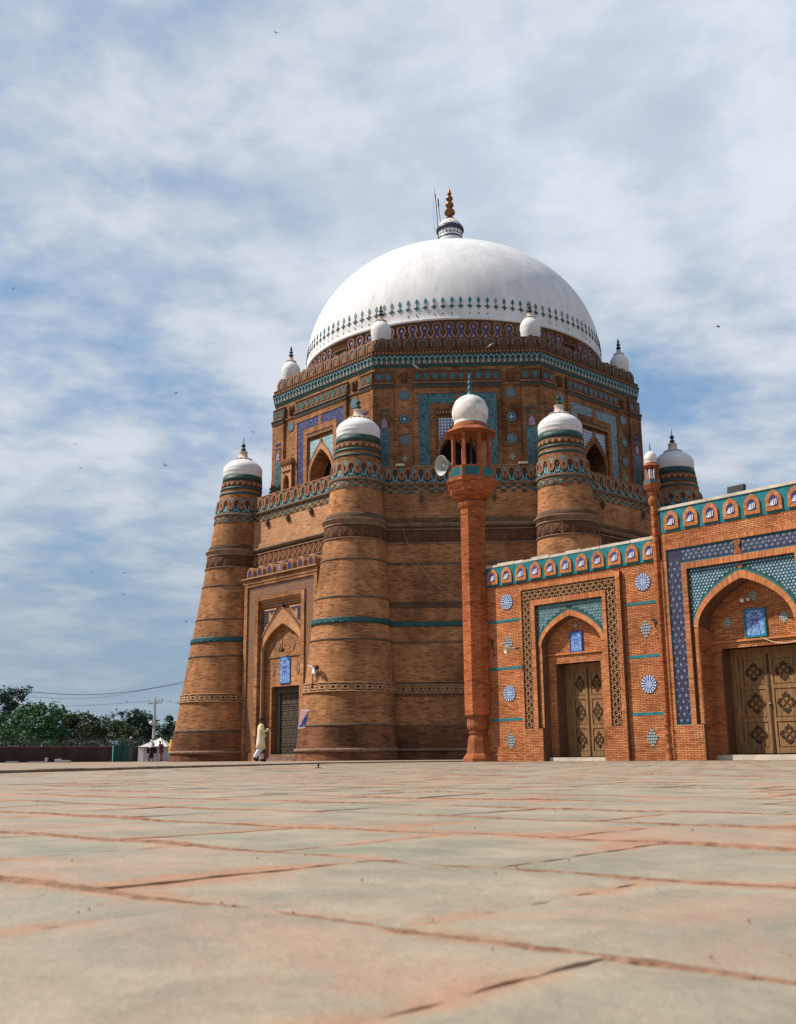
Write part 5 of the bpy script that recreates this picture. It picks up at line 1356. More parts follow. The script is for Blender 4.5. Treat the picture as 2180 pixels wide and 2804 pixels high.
    for sg in (-1, 1):
        a, b_ = sorted((sg*2.27, sg*3.25)); m = MB(); band(m, FU, a, b_, 18.76, 18.81, -.17, -.06); B(m, 'ledge', LEDGE)
        c = sg*2.72; m = MB(); m.box(FU, c-.17, c+.17, 19.02, 19.50, -.17, -.08); m.box(FU, c-.06, c+.06, 19.0, 19.40, -.10, .05); m.box(FU, c-.09, c+.09, 18.92, 19.02, -.1, .0)
        B(m, 'rain_spout', BROWNR)
        for z, typ in meds:
            if typ == 'r': B(scallop(FU, c, z, .27, -.13, -.09), 'rosette_tile', T_ROSD)
            elif typ == 'w': B(disc(FU, c, z, .25, -.13, -.09), 'wheel_tile', T_ROSD)
            elif typ == 'x':
                m = MB(); 
                pts = []
                for q in range(8):
                    a = q*pi/4; pts += [(c+.29*cos(a-.17), z+.29*sin(a-.17)), (c+.29*cos(a+.17), z+.29*sin(a+.17)), (c+.19*cos(a+.39), z+.19*sin(a+.39))]
                m.ext(FU, pts, -.13, -.09); xo = B(m, 'cross_tile', TEALD)
                m = MB(); m.ext(FU, [(c+.12*cos(q*pi/2), z+.12*sin(q*pi/2)) for q in range(4)], -.09, -.075); m.strip(FU, [(c+.22*cos(q*pi/8), z+.22*sin(q*pi/8)) for q in range(17)], [(c+.19*cos(q*pi/8), z+.19*sin(q*pi/8)) for q in range(17)], -.09, -.08); B(m, 'cross_centre', AQUA, xo)
            else:
                B(rhomb(FU, c, z, .17, .20, -.13, -.09), 'lozenge_tile', T_CHKG)
        a, b_ = sorted((sg*3.46, sg*4.02))
        m = MB(); m.box(FU, a, b_, 13.3, 16.42, 0, .015); B(m, 'tile_panel', T_TEALWALL)
        m = MB(); m.box(FU, a, b_, 16.48, 17.02, 0, .008); cb = B(m, 'cartouche', BROWNR)
        cc = (a+b_)/2
        m = MB(); m.ext(FU, [(cc-.18, 16.50), (cc+.18, 16.50), (cc+.13, 16.70), (cc+.16, 16.80), (cc, 17.0), (cc-.16, 16.80), (cc-.13, 16.70)], .008, .03); B(m, 'cartouche_tile', LILAC, cb)
        m = MB()
        for q in range(6): m.box(FU, a+.02+q*.09, a+.075+q*.09, 17.34, 17.50, 0, .02)
        m.box(FU, a, b_, 17.10, 17.20, 0, .015); B(m, 'glazed_bars', COB if k != 0 else TEALD)
    if kiosk:
        c = -2.72; m = MB(); ak = arch(.26, 15.0, 15.45, 8, cx=c)
        plate_with_arch(m, FU, c-.46, c+.46, 13.1, 16.05, ak, -.3, .18)
        m.poly([FU(c+.46, 13.1, .18), FU(c+.46, 13.1, -.13), FU(c+.46, 16.05, -.13), FU(c+.46, 16.05, .18)]); m.poly([FU(c-.46, 13.1, -.13), FU(c-.46, 13.1, .18), FU(c-.46, 16.05, .18), FU(c-.46, 16.05, -.13)])
        m.poly([FU(c-.46, 16.05, .18), FU(c+.46, 16.05, .18), FU(c+.46, 16.05, -.13), FU(c-.46, 16.05, -.13)]); B(m, 'window_kiosk', OLDL)
        m = MB(); m.poly([FU(c-.4, 13.1, -.12), FU(c+.4, 13.1, -.12), FU(c+.4, 15.6, -.12), FU(c-.4, 15.6, -.12)]); B(m, 'window_void', VOID)
        m = MB(); band(m, FU, c-.52, c+.52, 16.05, 16.32, -.13, .26)
        for i in range(4): stroke(m, FU, [(c-.38+i*.25-.09, 16.10), (c-.38+i*.25, 16.26), (c-.38+i*.25+.09, 16.10)], .02, .26, .29)
        for i in range(3): m.ext(FU, [(c-.25+i*.25, 15.82), (c-.20+i*.25, 15.88), (c-.25+i*.25, 15.94), (c-.30+i*.25, 15.88)], .18, .21)
        m.box(FU, c-.34, c+.34, 15.62, 15.68, .18, .24); B(m, 'kiosk_parapet', TERRA)
    # turquoise cornice
    FC = lambda s, z, d=0.0: (s, -(10.28+.18*max(0, min(1, (z-19.78)/.66))+d), z)
    m = MB(); band(m, FC, -4.30, 4.30, 19.78, 20.44, -.3, 0); co = B(m, 'cornice', TEALD)
    m = MB(); m2 = MB(); m3 = MB(); nn = 31; p = 8.56/nn
    for i in range(nn):
        c = -4.28+(i+.5)*p
        m.box(FC, c-.06, c+.06, 19.96, 20.12, 0, .05)
        stroke(m2, FC, [(c-p/2, 20.38), (c-p*.3, 20.30), (c, 20.28), (c+p*.3, 20.30), (c+p/2, 20.38)], .016, 0, .025); stroke(m2, FC, [(c, 20.28), (c, 20.16)], .028, 0, .03)
        m3.box(FC, c+p/2-.035, c+p/2+.035, 19.92, 20.13, 0, .025)
    B(m, 'white_glazed_stud', AQUA if lit else AQUA, co, 'stuff'); B(m2, 'glazed_hooks', AQUA, co, 'stuff'); B(m3, 'brick_studs', TERRA, co, 'stuff')
    m = MB(); band(m, FC, -4.31, 4.31, 19.80, 19.84, 0, .03); B(m, 'cornice_edge', TEAL)
    FV = lambda s, z, d=0.0: (s, -(10.34+d), z)
    m = MB(); band(m, FV, -4.30, 4.30, 20.44, 20.50, -.3, .14); band(m, FV, -4.26, 4.26, 20.50, 20.66, -.3, .02); band(m, FV, -4.30, 4.30, 20.66, 20.72, -.3, .08); dn = B(m, 'dentil_bed', BROWNR)
    m = MB(); x = -4.22
    while x < 4.2: m.box(FV, x, x+.07, 20.52, 20.63, .02, .06); x += .19
    B(m, 'dentils', TERRP, dn, 'stuff')
    FW_ = lambda s, z, d=0.0: (s, -(10.14+d), z)
    m = MB(); band(m, FW_, -4.2, 4.2, 20.72, 21.42, -.4, 0); B(m, 'parapet', BROWNR if not lit else TERRD)  # unlit parapets use a darker tone, their shade put into the colour
    for i in range(12):
        c = -3.85+i*.70; m = MB(); sh = [(c-.30, 20.76), (c+.30, 20.76), (c+.30, 21.22), (c+.20, 21.38), (c, 21.46), (c-.20, 21.38), (c-.30, 21.22)]
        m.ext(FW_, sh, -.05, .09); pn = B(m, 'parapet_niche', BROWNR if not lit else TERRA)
        m = MB(); ot = arch(.21, 21.08, 21.32, 6, 1.4, 1.9, cx=c); it = arch(.17, 21.07, 21.27, 6, 1.4, 1.9, cx=c)
        m.strip(FW_, [(c+.21, 20.84)]+ot+[(c-.21, 20.84)], [(c+.17, 20.84)]+it+[(c-.17, 20.84)], .09, .11); B(m, 'niche_line', TEALD, pn)
        m = MB()
        for q in range(13):
            a = -.35+q*(pi+.7)/12; x0, z0 = c+.255*cos(a), 21.08+.235*sin(a); x1, z1 = c+.22*cos(a), 21.08+.20*sin(a)
            stroke(m, FW_, [(x0, z0), (x1, z1)], .016, .09, .115)
        B(m, 'glazed_teeth', AQUA, pn, 'stuff')
M0 = ((18.27, 'r'), (16.98, 'x'), (15.85, 'w'), (14.88, 'd'))
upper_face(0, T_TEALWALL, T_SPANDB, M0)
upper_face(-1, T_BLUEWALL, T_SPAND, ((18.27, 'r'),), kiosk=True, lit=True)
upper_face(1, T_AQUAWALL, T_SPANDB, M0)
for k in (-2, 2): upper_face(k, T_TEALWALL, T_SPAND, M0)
for k in (3, 4, 5):
    m = MB(); m.box(FU, -4.33, 4.33, 13.1, 19.80, -.5, 0); m.box(FU, -4.28, 4.28, 19.8, 21.42, -.5, -.15); o = m.build('upper_wall', OLD, MA); o.rotation_euler = rotk(k)
m = MB(); m.lathe([(8.9, 21.30), (10.0/cos(pi/8), 21.30)], (0, 0, 0), 8, False, a0=pi/8); m.build('upper_roof', STONE, MA)

# ---- drum, dome ---------------------------------------------------------------------
RD = 8.93
m = MB(); m.lathe([(RD, 21.2), (RD, 22.95), (RD+.03, 22.97)], (0, 0, 0), 128, uvr=8.9); m.build('drum', BROWNR, MA)
FDm = lambda s, z, d=0.0: ((RD+d)*cos(s/RD), (RD+d)*sin(s/RD), z)
T = MB(); A = MB(); C_ = MB()
for sg in (-1, 1):
    stroke(T, FDm, [(sg*.02, .86+21.93), (sg*.13, .84+21.93), (sg*.215, .72+21.93), (sg*.225, .58+21.93), (sg*.17, .44+21.93), (sg*.12, .34+21.93), (sg*.16, .22+21.93), (sg*.25, .10+21.93), (sg*.29, 21.93)], .045, 0, .07)
A.ext(FDm, [(0, 22.30), (.16, 22.52), (.14, 22.66), (0, 22.76), (-.14, 22.66), (-.16, 22.52)], 0, .02); A.ext(FDm, [(-.06, 22.18), (.06, 22.18), (.05, 22.36), (-.05, 22.36)], 0, .021); A.ext(FDm, [(-.22, 21.93), (.22, 21.93), (.06, 22.20), (-.06, 22.20)], 0, .019)
C_.ext(FDm, [(.085*cos(q*pi/4), 22.56+.085*sin(q*pi/4)) for q in range(8)], .02, .03); C_.ext(FDm, [(-.13, 21.95), (.13, 21.95), (0, 22.12)], .02, .03)
lp0 = T.build('drum_loop', TERRD, MA); a0_ = A.build('cobalt_tile', COB, lp0); c0_ = C_.build('lilac_flower', LILAC, lp0)
m = MB(); m.ext(FDm, [(.325+.06*cos(q*pi/4), 22.86-.02+.05*sin(q*pi/4)) for q in range(8)], 0, .03); m.ext(FDm, [(.325, 22.24), (.40, 22.38), (.325, 22.52), (.25, 22.38)], 0, .025); s0_ = m.build('stud', TEAL, lp0, 'stuff')
NL = 86
for i in range(NL):
    ang = 2*pi*(i+.5)/NL-pi/2
    deg = math.degrees(ang) % 360
    skip = any(abs((deg-(c_) + 180) % 360-180) < 4.2 for c_ in (225, 315, 45, 135))
    if i == 0: o = lp0
    elif skip: continue
    else: o = copy_tree(lp0, MA)
    o.rotation_euler = (0, 0, ang)
for c_ in (225, 315, 45, 135):
    a = math.radians(c_); F = lambda s, z, d=0.0, a=a: ((RD+d)*cos(a)-s*sin(a), (RD+d)*sin(a)+s*cos(a), z)
    m = MB(); m.box(F, -.48, .48, 21.75, 22.35, -.3, .06); hv = m.build('drum_window', VOID, MA)  # dark block painted in place of an unlit opening
    m = MB(); m.box(F, -.56, -.48, 21.6, 22.43, -.1, .10); m.box(F, .48, .56, 21.6, 22.43, -.1, .10); m.box(F, -.48, .48, 22.35, 22.43, -.1, .10); m.build('window_surround', BROWNR, hv)
DC, DRd, DH = 23.5, 9.0, 7.5
prof = [(RD+.02, 22.95), (RD+.12, 22.96), (RD+.11, 23.05)]+[(DRd*cos(a), DC+DH*sin(a)) for a in [pi/2*j/48*.985-.045*(1-j/48) for j in range(49)]]
m = MB(); m.lathe(prof, (0, 0, 0), 160); dome = m.build('dome', WHITE, MA)
def domept(z): 
    t = (z-DC)/DH; r = DRd*sqrt(max(0, 1-t*t)); return r, atan2(DH*DH*r, -(DRd*DRd)*(z-DC)) if False else (r, )
def domeF(zc):
    t = (zc-DC)/DH; r = DRd*sqrt(1-t*t); nx, nz = r/(DRd*DRd), (zc-DC)/(DH*DH); l = hypot(nx, nz); nx /= l; nz /= l
    return lambda s, z, d=0.0: (r+nx*d-nz*(z), s, zc+nz*d+nx*(z))
F = domeF(23.72); m = MB()
pts = []
for q in range(8):
    a = q*pi/4
    if q % 2 == 0: pts += [(.055*cos(a-.55), .055*sin(a-.55)), (.155*cos(a-.12), .155*sin(a-.12)), (.155*cos(a+.12), .155*sin(a+.12)), (.055*cos(a+.55), .055*sin(a+.55))]
    else: pts += [(.105*cos(a), .105*sin(a))]
m.ext(F, pts, -.03, .035); x0 = m.build('cross_tile', TEAL, MA)
F = domeF(24.08); m = MB(); m.ext(F, [(0, -.17), (.07, -.09), (.085, 0), (.05, .10), (0, .20), (-.05, .10), (-.085, 0), (-.07, -.09)], -.03, .03); y0 = m.build('drop_tile', CYAN, MA)
F = domeF(23.30); m = MB(); m.ext(F, [(-.035, -.02), (.035, -.02), (0, .08)], -.03, .02); z0 = m.build('drop_tile', TEALD, MA)
ND = 118; rs = random.Random(6)
TG = mplain('grey_weathered_tile', (0.20, 0.24, 0.24), 0.7, 0.3, 5.0)
xg = x0.copy(); xg.data = x0.data.copy(); xg.data.materials[0] = TEALD; COL.objects.link(xg)
yg = y0.copy(); yg.data = y0.data.copy(); yg.data.materials[0] = TG; COL.objects.link(yg)
for i in range(ND):
    ang = 2*pi*i/ND+.01
    a = x0 if i == 0 else (xg if i == 1 else inst(x0 if rs.random() > .45 else xg, MA)); a.rotation_euler = (0, 0, ang+rs.uniform(-.001, .001))
    b_ = y0 if i == 0 else (yg if i == 1 else inst(y0 if rs.random() > .3 else yg, MA)); b_.rotation_euler = (0, 0, ang+rs.uniform(-.0015, .0015))
z0.rotation_euler = (0, 0, .01)
for i in range(1, ND):
    if rs.random() < .5: inst(z0, MA).rotation_euler = (0, 0, 2*pi*i/ND+.01)
# crown of the dome
m = MB(); m.lathe([(.76, 30.80), (.76, 31.35), (.775, 31.36), (.775, 32.28), (.765, 32.30), (.765, 32.80)], (0, 0, 0), 48); cr = m.build('crown_drum', WHITE, MA)
m = MB(); m.lathe([(.765, 32.18), (.785, 32.19), (.785, 32.30), (.765, 32.31)], (0, 0, 0), 48); m.build('crown_band', COB, cr)
FK = lambda s, z, d=0.0: ((.765+d)*cos(s/.765), (.765+d)*sin(s/.765), z)
m = MB()
for i in range(20):
    c = i*2*pi*.765/20
    m.ext(FK, [(c, 32.60), (c+.035, 32.66), (c, 32.74), (c-.035, 32.66)], 0, .02); m.ext(FK, [(c-.09, 32.44), (c+.09, 32.44), (c, 32.55)], 0, .02)
m.build('crown_tiles', DGREEN, cr, 'stuff')
m = MB(); m.lathe([(.765, 32.72), (.86, 32.75), (.885, 32.83), (.87, 32.95), (.80, 33.04), (.76, 33.08)], (0, 0, 0), 48); rim = m.build('crown_rim', NAVY, cr)
m = MB()
for i in range(36):
    c = i*2*pi*.765/36; m.box(FK, c-.018, c+.018, 32.93, 33.02, .06, .085)
m.build('rim_teeth', AQUA, cr, 'stuff')
m = MB(); m.lathe([(.79, 33.04), (.77, 33.12), (.70, 33.26), (.58, 33.40), (.42, 33.52), (.34, 33.58), (.1, 33.62)], (0, 0, 0), 48); m.build('crown_dome', WHITE2, cr)
m = MB(); m.lathe([(.35, 33.57), (.345, 33.62), (.25, 33.74), (.12, 33.82), (.09, 33.86), (.22, 33.93), (.33, 34.02), (.35, 34.13), (.31, 34.26), (.20, 34.37), (.09, 34.41), (.10, 34.44), (.19, 34.50), (.265, 34.60), (.27, 34.69), (.22, 34.80), (.11, 34.88), (.08, 34.91), (.16, 34.98), (.225, 35.06), (.23, 35.13), (.18, 35.23), (.09, 35.30), (.06, 35.33), (.12, 35.38), (.145, 35.46), (.11, 35.56), (.06, 35.68), (.025, 35.80), (.004, 35.92)], (0, 0, 0), 28); m.build('finial', BRASS, cr)
m = MB(); m.tube([(-.74, -.25, 31.2), (-.80, -.25, 33.5), (-.90, -.25, 35.32)], .028, 6); m.tube([(-.91, -.25, 35.0), (-.95, -.25, 35.75)], .012, 5); m.tube([(-.60, -.3, 33.25), (-.72, -.3, 34.6)], .022, 6); m.tube([(-.71, -.3, 34.4), (-.73, -.3, 34.95)], .045, 6)
m.tube([(-.93, -.25, 35.4), (-1.02, -.25, 34.8), (-1.04, -.25, 33.8), (-1.0, -.25, 33.0), (-.86, -.25, 32.5), (-.78, -.25, 32.6)], .009, 4)
ML = m.build('lightning_mast', IRON); tag(ML, 'thin dark lightning mast leaning beside the brass finial on the dome', 'mast')
# corner turrets on the upper parapet
TUR = 10.28
m = MB(); m.lathe([(0.478, 21.380), (0.483, 21.603), (0.501, 21.640), (0.497, 21.696), (0.515, 21.733), (0.511, 21.864), (0.529, 21.910), (0.524, 21.957), (0.543, 22.050), (0.543, 22.180), (0.515, 22.310), (0.442, 22.459), (0.340, 22.580), (0.248, 22.654)], (TUR, 0, 0), 32); tu = m.build('turret', WHITE, MA)
m = MB(); P = []
for r, z in ((0.230, 22.636), (0.276, 22.663), (0.313, 22.701), (0.276, 22.728), (0.184, 22.738), (0.147, 22.794), (0.120, 22.905), (0.138, 22.942), (0.055, 22.961)):
    lob = .03 if .26 < r < .33 else 0
    P.append([(TUR+(r+lob*cos(10*a))*cos(a), (r+lob*cos(10*a))*sin(a), z) for a in [2*pi*j/40 for j in range(40)]])
m.grid(P, None, closeu=True); m.build('lotus_collar', STONE, tu)
m = MB(); m.lathe([(0.055, 22.942), (0.037, 22.980), (0.133, 23.045), (0.146, 23.101), (0.093, 23.166), (0.041, 23.203), (0.093, 23.240), (0.120, 23.296), (0.067, 23.352), (0.033, 23.380), (0.074, 23.426), (0.067, 23.500), (0.007, 23.686)], (TUR, 0, 0), 12); m.build('finial', DGREEN, tu)
for k in range(8):
    t = tu if k == 0 else copy_tree(tu, MA)
    t.rotation_euler = (0, 0, -pi/2-pi/8+k*T45)

# ================================================================== SURROUNDINGS
CX0, CY0 = -1.1207, -62.1745
def gp(X, d, z=0.0): return Vector((CX0+d*X, CY0+d*sqrt(1-X*X), z))
# perimeter wall in bays with railing
a_, b_ = gp(-.50, 84), gp(-.19, 92); dv = (b_-a_); LW = dv.length; dv.normalize(); nv = Vector((dv.y, -dv.x, 0))
WALLB = mplain('brown_perimeter_wall', (0.0467, 0.0306, 0.0289), 0.9, 0.3, 1.0, bump=0.4, bsc=4.0)
PW = root('perimeter_wall', 'long low dark brown wall with pilasters in front of the trees', 'wall', tuple((a_+b_)/2))
FPW = lambda s, z, d=0.0: tuple(a_+dv*s+nv*d+Vector((0, 0, z)))
m = MB(); m.box(FPW, 0, LW, 0, 1.14, -.3, 0); m.box(FPW, 0, LW, 0, .22, 0, .07); m.build('wall_body', WALLB, PW)
m = MB(); m.box(FPW, 0, LW, 1.14, 1.22, -.34, .06); m.poly([FPW(0, 1.22, .06), FPW(LW, 1.22, .06), FPW(LW, 1.22, -.34), FPW(0, 1.22, -.34)]); m.build('coping', mplain('brown_coping', (0.14, 0.09, 0.075), 0.9, 0.3, 2.0), PW)
s = .2
while s < LW-.5:
    m = MB(); m.box(FPW, s, s+.14, .22, 1.14, 0, .035); m.build('pilaster', WALLB, PW); s += 1.15
m = MB(); s = 0.1
while s < LW: m.box(FPW, s, s+.03, 1.22, 1.86, -.16, -.13); s += .16
m.box(FPW, 0, LW, 1.34, 1.38, -.17, -.14); m.box(FPW, 0, LW, 1.72, 1.76, -.17, -.14); m.build('iron_railing', IRON, PW, 'stuff')

# ---- trees
def leafmat(name, a, b):
    m = MT(name, 0.6, 0.25); t = m.attr('tone'); m.col(m.mix(t, a, b)); 
    m.b.inputs['Subsurface Weight'].default_value = 0.0
    return m.m
LF = [leafmat('dark_foliage', (0.0138, 0.0345, 0.0230), (0.0345, 0.0713, 0.0368)), leafmat('green_foliage', (0.0207, 0.0713, 0.0253), (0.0633, 0.1610, 0.0517)),
      leafmat('olive_foliage', (0.022, 0.036, 0.018), (0.062, 0.075, 0.032)), leafmat('bush_foliage', (0.018, 0.040, 0.016), (0.055, 0.085, 0.028))]
BARK = mplain('bark', (0.10, 0.07, 0.05), 0.95, 0.3, 3.0, bump=0.6)
def crown(blobs, n, size, seed, dens=1.0):
    rs = random.Random(seed); m = MB()
    tw_ = sum(r[3]*r[4] for r in blobs)
    for (x, y, z, rx, rz) in blobs:
        k = int(n*rx*rz/tw_)
        # clump centres on the blob shell
        cl = []
        for i in range(max(6, k//28)):
            u, v = rs.uniform(-1, 1), rs.uniform(0, 2*pi); q = sqrt(1-u*u); rr = rs.uniform(.45, 1.05)
            cl.append((x+rx*rr*q*cos(v), y+rx*rr*q*sin(v), z+rz*rr*u, rs.uniform(.10, .24)*rx+.15, rs.random()))
        for i in range(k):
            c = cl[rs.randrange(len(cl))]; g = lambda: rs.gauss(0, .55)
            px, py, pz = c[0]+c[3]*g(), c[1]+c[3]*g(), c[2]+c[3]*g()*.75
            s_ = size*rs.uniform(.5, 1.25); a = Vector((rs.gauss(0, 1), rs.gauss(0, 1), rs.gauss(0, .6))).normalized()*1.25; b2_ = a.cross(Vector((rs.gauss(0, 1), rs.gauss(0, 1), rs.gauss(0, 1)))).normalized()
            p = Vector((px, py, pz)); t = min(1, max(0, c[4]*.6+rs.random()*.4))
            m.poly([p-a*s_, p-b2_*s_*.45, p+a*s_, p+b2_*s_*.45], None, t)
    return m
def tree(name, label, X, d, blobs, mat, n=3500, size=.17, seed=1, trunk_r=.18, cat='tree', grp='trees beyond the perimeter wall'):
    base = gp(X, d, -.04); r = root(name, label, cat, tuple(base), grp)
    bl = [(base.x+b[0], base.y+b[1], b[2], b[3], b[4]) for b in blobs]
    m = crown(bl, n, size, seed); m.build('crown', mat, r, 'stuff')
    m = MB(); top = max(b[2] for b in blobs); rs = random.Random(seed)
    m.tube([tuple(base+Vector((0, 0, -.1))), tuple(base+Vector((.05, 0, top*.3))), tuple(base+Vector((-.05, .05, top*.62)))], [trunk_r*1.3, trunk_r, trunk_r*.5], 8)
    for b in bl: m.tube([tuple(base+Vector((0, 0, top*.28))), ((base.x+b[0])/2, (base.y+b[1])/2, b[2]-b[4]*.4), (b[0], b[1], b[2]+b[4]*.2)], [trunk_r*.5, trunk_r*.3, .02], 5)
    m.build('trunk', BARK, r); return r
tree('broadleaf_tree', 'tallest dark broadleaf tree at the far left edge', -.380, 118, [(-.6, 0, 5.6, 1.9, 1.9), (1.1, .5, 6.2, 1.5, 1.6), (-2.3, 0, 4.4, 1.7, 2.2), (.6, 0, 3.2, 2.4, 1.8), (2.3, .4, 4.9, .9, 1.3)], LF[0], 5200, .20, 1, .22)
tree('broadleaf_tree', 'bright green spreading tree in front of the tallest dark one', -.357, 110, [(-.2, 0, 3.8, 2.2, 1.8), (1.8, 0, 4.0, 1.7, 1.4), (-2.6, 0, 3.0, 1.9, 1.6), (0, 0, 2.0, 3.0, 1.3), (2.6, 0, 2.5, 1.3, 1.4), (.8, 0, 4.8, 1.0, .8)], LF[1], 5600, .18, 2, .18)
tree('broadleaf_tree', 'brownish olive tree with ragged top, third from the left', -.3235, 112, [(-1.2, 0, 3.6, 1.6, 1.5), (.8, 0, 3.7, 1.7, 1.4), (2.3, 0, 3.2, 1.5, 1.3), (0, 0, 2.2, 2.7, 1.4), (-1.4, 0, 4.3, .7, .9)], LF[2], 4800, .17, 3)
tree('broadleaf_tree', 'rounded dark green tree behind the concrete pole', -.2755, 116, [(-.7, 0, 4.0, 1.5, 1.1), (.8, 0, 4.1, 1.5, 1.1), (0, 0, 3.0, 2.1, 1.4), (1.9, 0, 3.2, .9, 1.1)], LF[0], 4200, .17, 4)
tree('conical_tree', 'small conical tree beside the nearest tapering tower', -.2465, 112, [(0, 0, 4.0, .55, .55), (0, 0, 3.2, .95, .7), (0, 0, 2.3, 1.2, .9)], LF[0], 1800, .15, 5, .10)
tree('broadleaf_tree', 'low mid green tree filling the gap before the rounded dark one', -.3005, 108, [(-1.0, 0, 2.5, 1.5, 1.2), (.8, 0, 3.0, 1.5, 1.3), (2.2, 0, 2.6, 1.4, 1.2)], LF[3], 3000, .16, 6, .12)
tree('broadleaf_tree', 'low dense dark tree between the brownish olive tree and bright green one', -.3430, 116, [(-.8, 0, 2.4, 1.5, 1.5), (.9, 0, 2.6, 1.6, 1.3), (0, 0, 1.4, 2.6, 1.2)], LF[0], 3400, .17, 9, .12)
tree('broadleaf_tree', 'low dark tree filling the space right of the pole', -.2600, 118, [(-.6, 0, 2.2, 1.6, 1.2), (.9, 0, 2.0, 1.5, 1.1)], LF[0], 2600, .16, 10, .12)
for i, (X, d, hh, lab) in enumerate(((-.415, 100, 1.9, 'bush at the extreme left behind the railing'), (-.392, 101, 1.6, 'bush under the tallest dark tree'), (-.368, 100, 1.8, 'bush below the bright green tree'), (-.345, 101, 1.6, 'bush at the right foot of the bright green tree'),
                                     (-.322, 100, 1.9, 'bush below the brownish olive tree'), (-.300, 100, 1.7, 'bush left of the green stall'), (-.279, 101, 2.1, 'yellowish bush behind the man in the white cap'), (-.258, 101, 1.9, 'bush behind the white kiosk roof'), (-.240, 100, 2.1, 'bush touching the tapering tower'))):
    base = gp(X, d, -.04); o = crown([(base.x-.8, base.y, hh*.5, 1.1, hh*.55), (base.x+.7, base.y, hh*.55, 1.2, hh*.55)], 1300, .13, 40+i).build('bush', LF[3 if i % 3 else 1]); tag(o, 'green '+lab if not lab.startswith('yel') else lab, 'bush', 'bushes behind the perimeter railing')

# ---- concrete pole with wires
CONC = mplain('pale_concrete', (0.42, 0.40, 0.36), 0.9, 0.2, 2.0)
PO = root('utility_pole', 'pale concrete utility pole with a crossarm rising behind the kiosk', 'pole', tuple(gp(-.2578, 100)))
c = gp(-.2578, 100)
m = MB(); m.tube([tuple(c), tuple(c+Vector((0, 0, 5.5)))], [.15, .11], 8, caps=True); m.build('shaft', CONC, PO)
m = MB(); m.tube([tuple(c+Vector((-.62, 0, 5.12))), tuple(c+Vector((.62, 0, 5.22)))], .075, 6, caps=True); m.build('crossarm', CONC, PO)
for dx_ in (-.55, -.28, .28, .55): m = MB(); m.lathe([(.03, 0), (.06, .05), (.04, .10), (.0, .14)], (c.x+dx_, c.y, 5.26+.08*dx_), 8); m.build('insulator', GREY, PO)
m = MB(); m.lathe([(0, -.17), (.12, -.12), (.17, 0), (.12, .12), (0, .17)], (c.x-.27, c.y-.1, 3.40), 14); m.build('lamp_globe', mplain('white_globe', (.75, .75, .74), .4, .05, 3.0), PO)
m = MB(); m.tube([(c.x, c.y, 3.5), (c.x-.27, c.y-.1, 3.56)], .025, 5); m.build('lamp_bracket', IRON, PO)
def cable(pts, r, label, nm='cable'):
    m = MB(); P = []
    for i in range(len(pts)-1):
        for k in range(8):
            t = k/8; p0 = Vector(pts[max(0, i-1)]); p1 = Vector(pts[i]); p2 = Vector(pts[i+1]); p3 = Vector(pts[min(len(pts)-1, i+2)])
            P.append(tuple(.5*((2*p1)+(-p0+p2)*t+(2*p0-5*p1+4*p2-p3)*t*t+(-p0+3*p1-3*p2+p3)*t**3)))
    P.append(pts[-1]); m.tube(P, r, 5); o = m.build(nm, IRON); tag(o, label, 'cable'); return o
cable([(-39.8, 30.04, 6.3), (-36.34, 31.42, 6.01), (-33.31, 32.5, 5.86), (-30.57, 33.39, 5.99), (-27.77, 34.21, 6.38), (-24.34, 35.09, 7.13), (-20.0, 36.0, 8.4)], .024, 'thick overhead cable sagging from the trees up to the leftmost tower')
cable([(-39.77, 30.06, 5.82), (-35.97, 31.56, 5.57), (-33.29, 32.51, 5.52), (-30.56, 33.39, 5.76), (-27.78, 34.21, 6.33), (-24.3, 35.1, 6.95)], .012, 'thinner cable hanging just below the thick overhead cable')
cable([(-39.69, 30.09, 4.72), (-34.51, 32.09, 4.84), (-31.45, 33.12, 5.0), (-29.14, 33.82, 5.18), (-27.35, 34.34, 5.33)], .014, 'wire with perched birds running left from the crossarm')
cable([(-26.3, 34.6, 5.39), (-24.85, 34.97, 5.09), (-22.0, 35.43, 4.6)], .009, 'wire running from the crossarm to behind the tower')
cable([(-3.03, -12.05, 11.6), (-2.2, -17.5, 8.6), (-1.2, -24.0, 6.2), (-.37, -29.75, 4.75)], .009, 'thin pale wire stretched from the shaded tomb face to the minaret', 'wire')

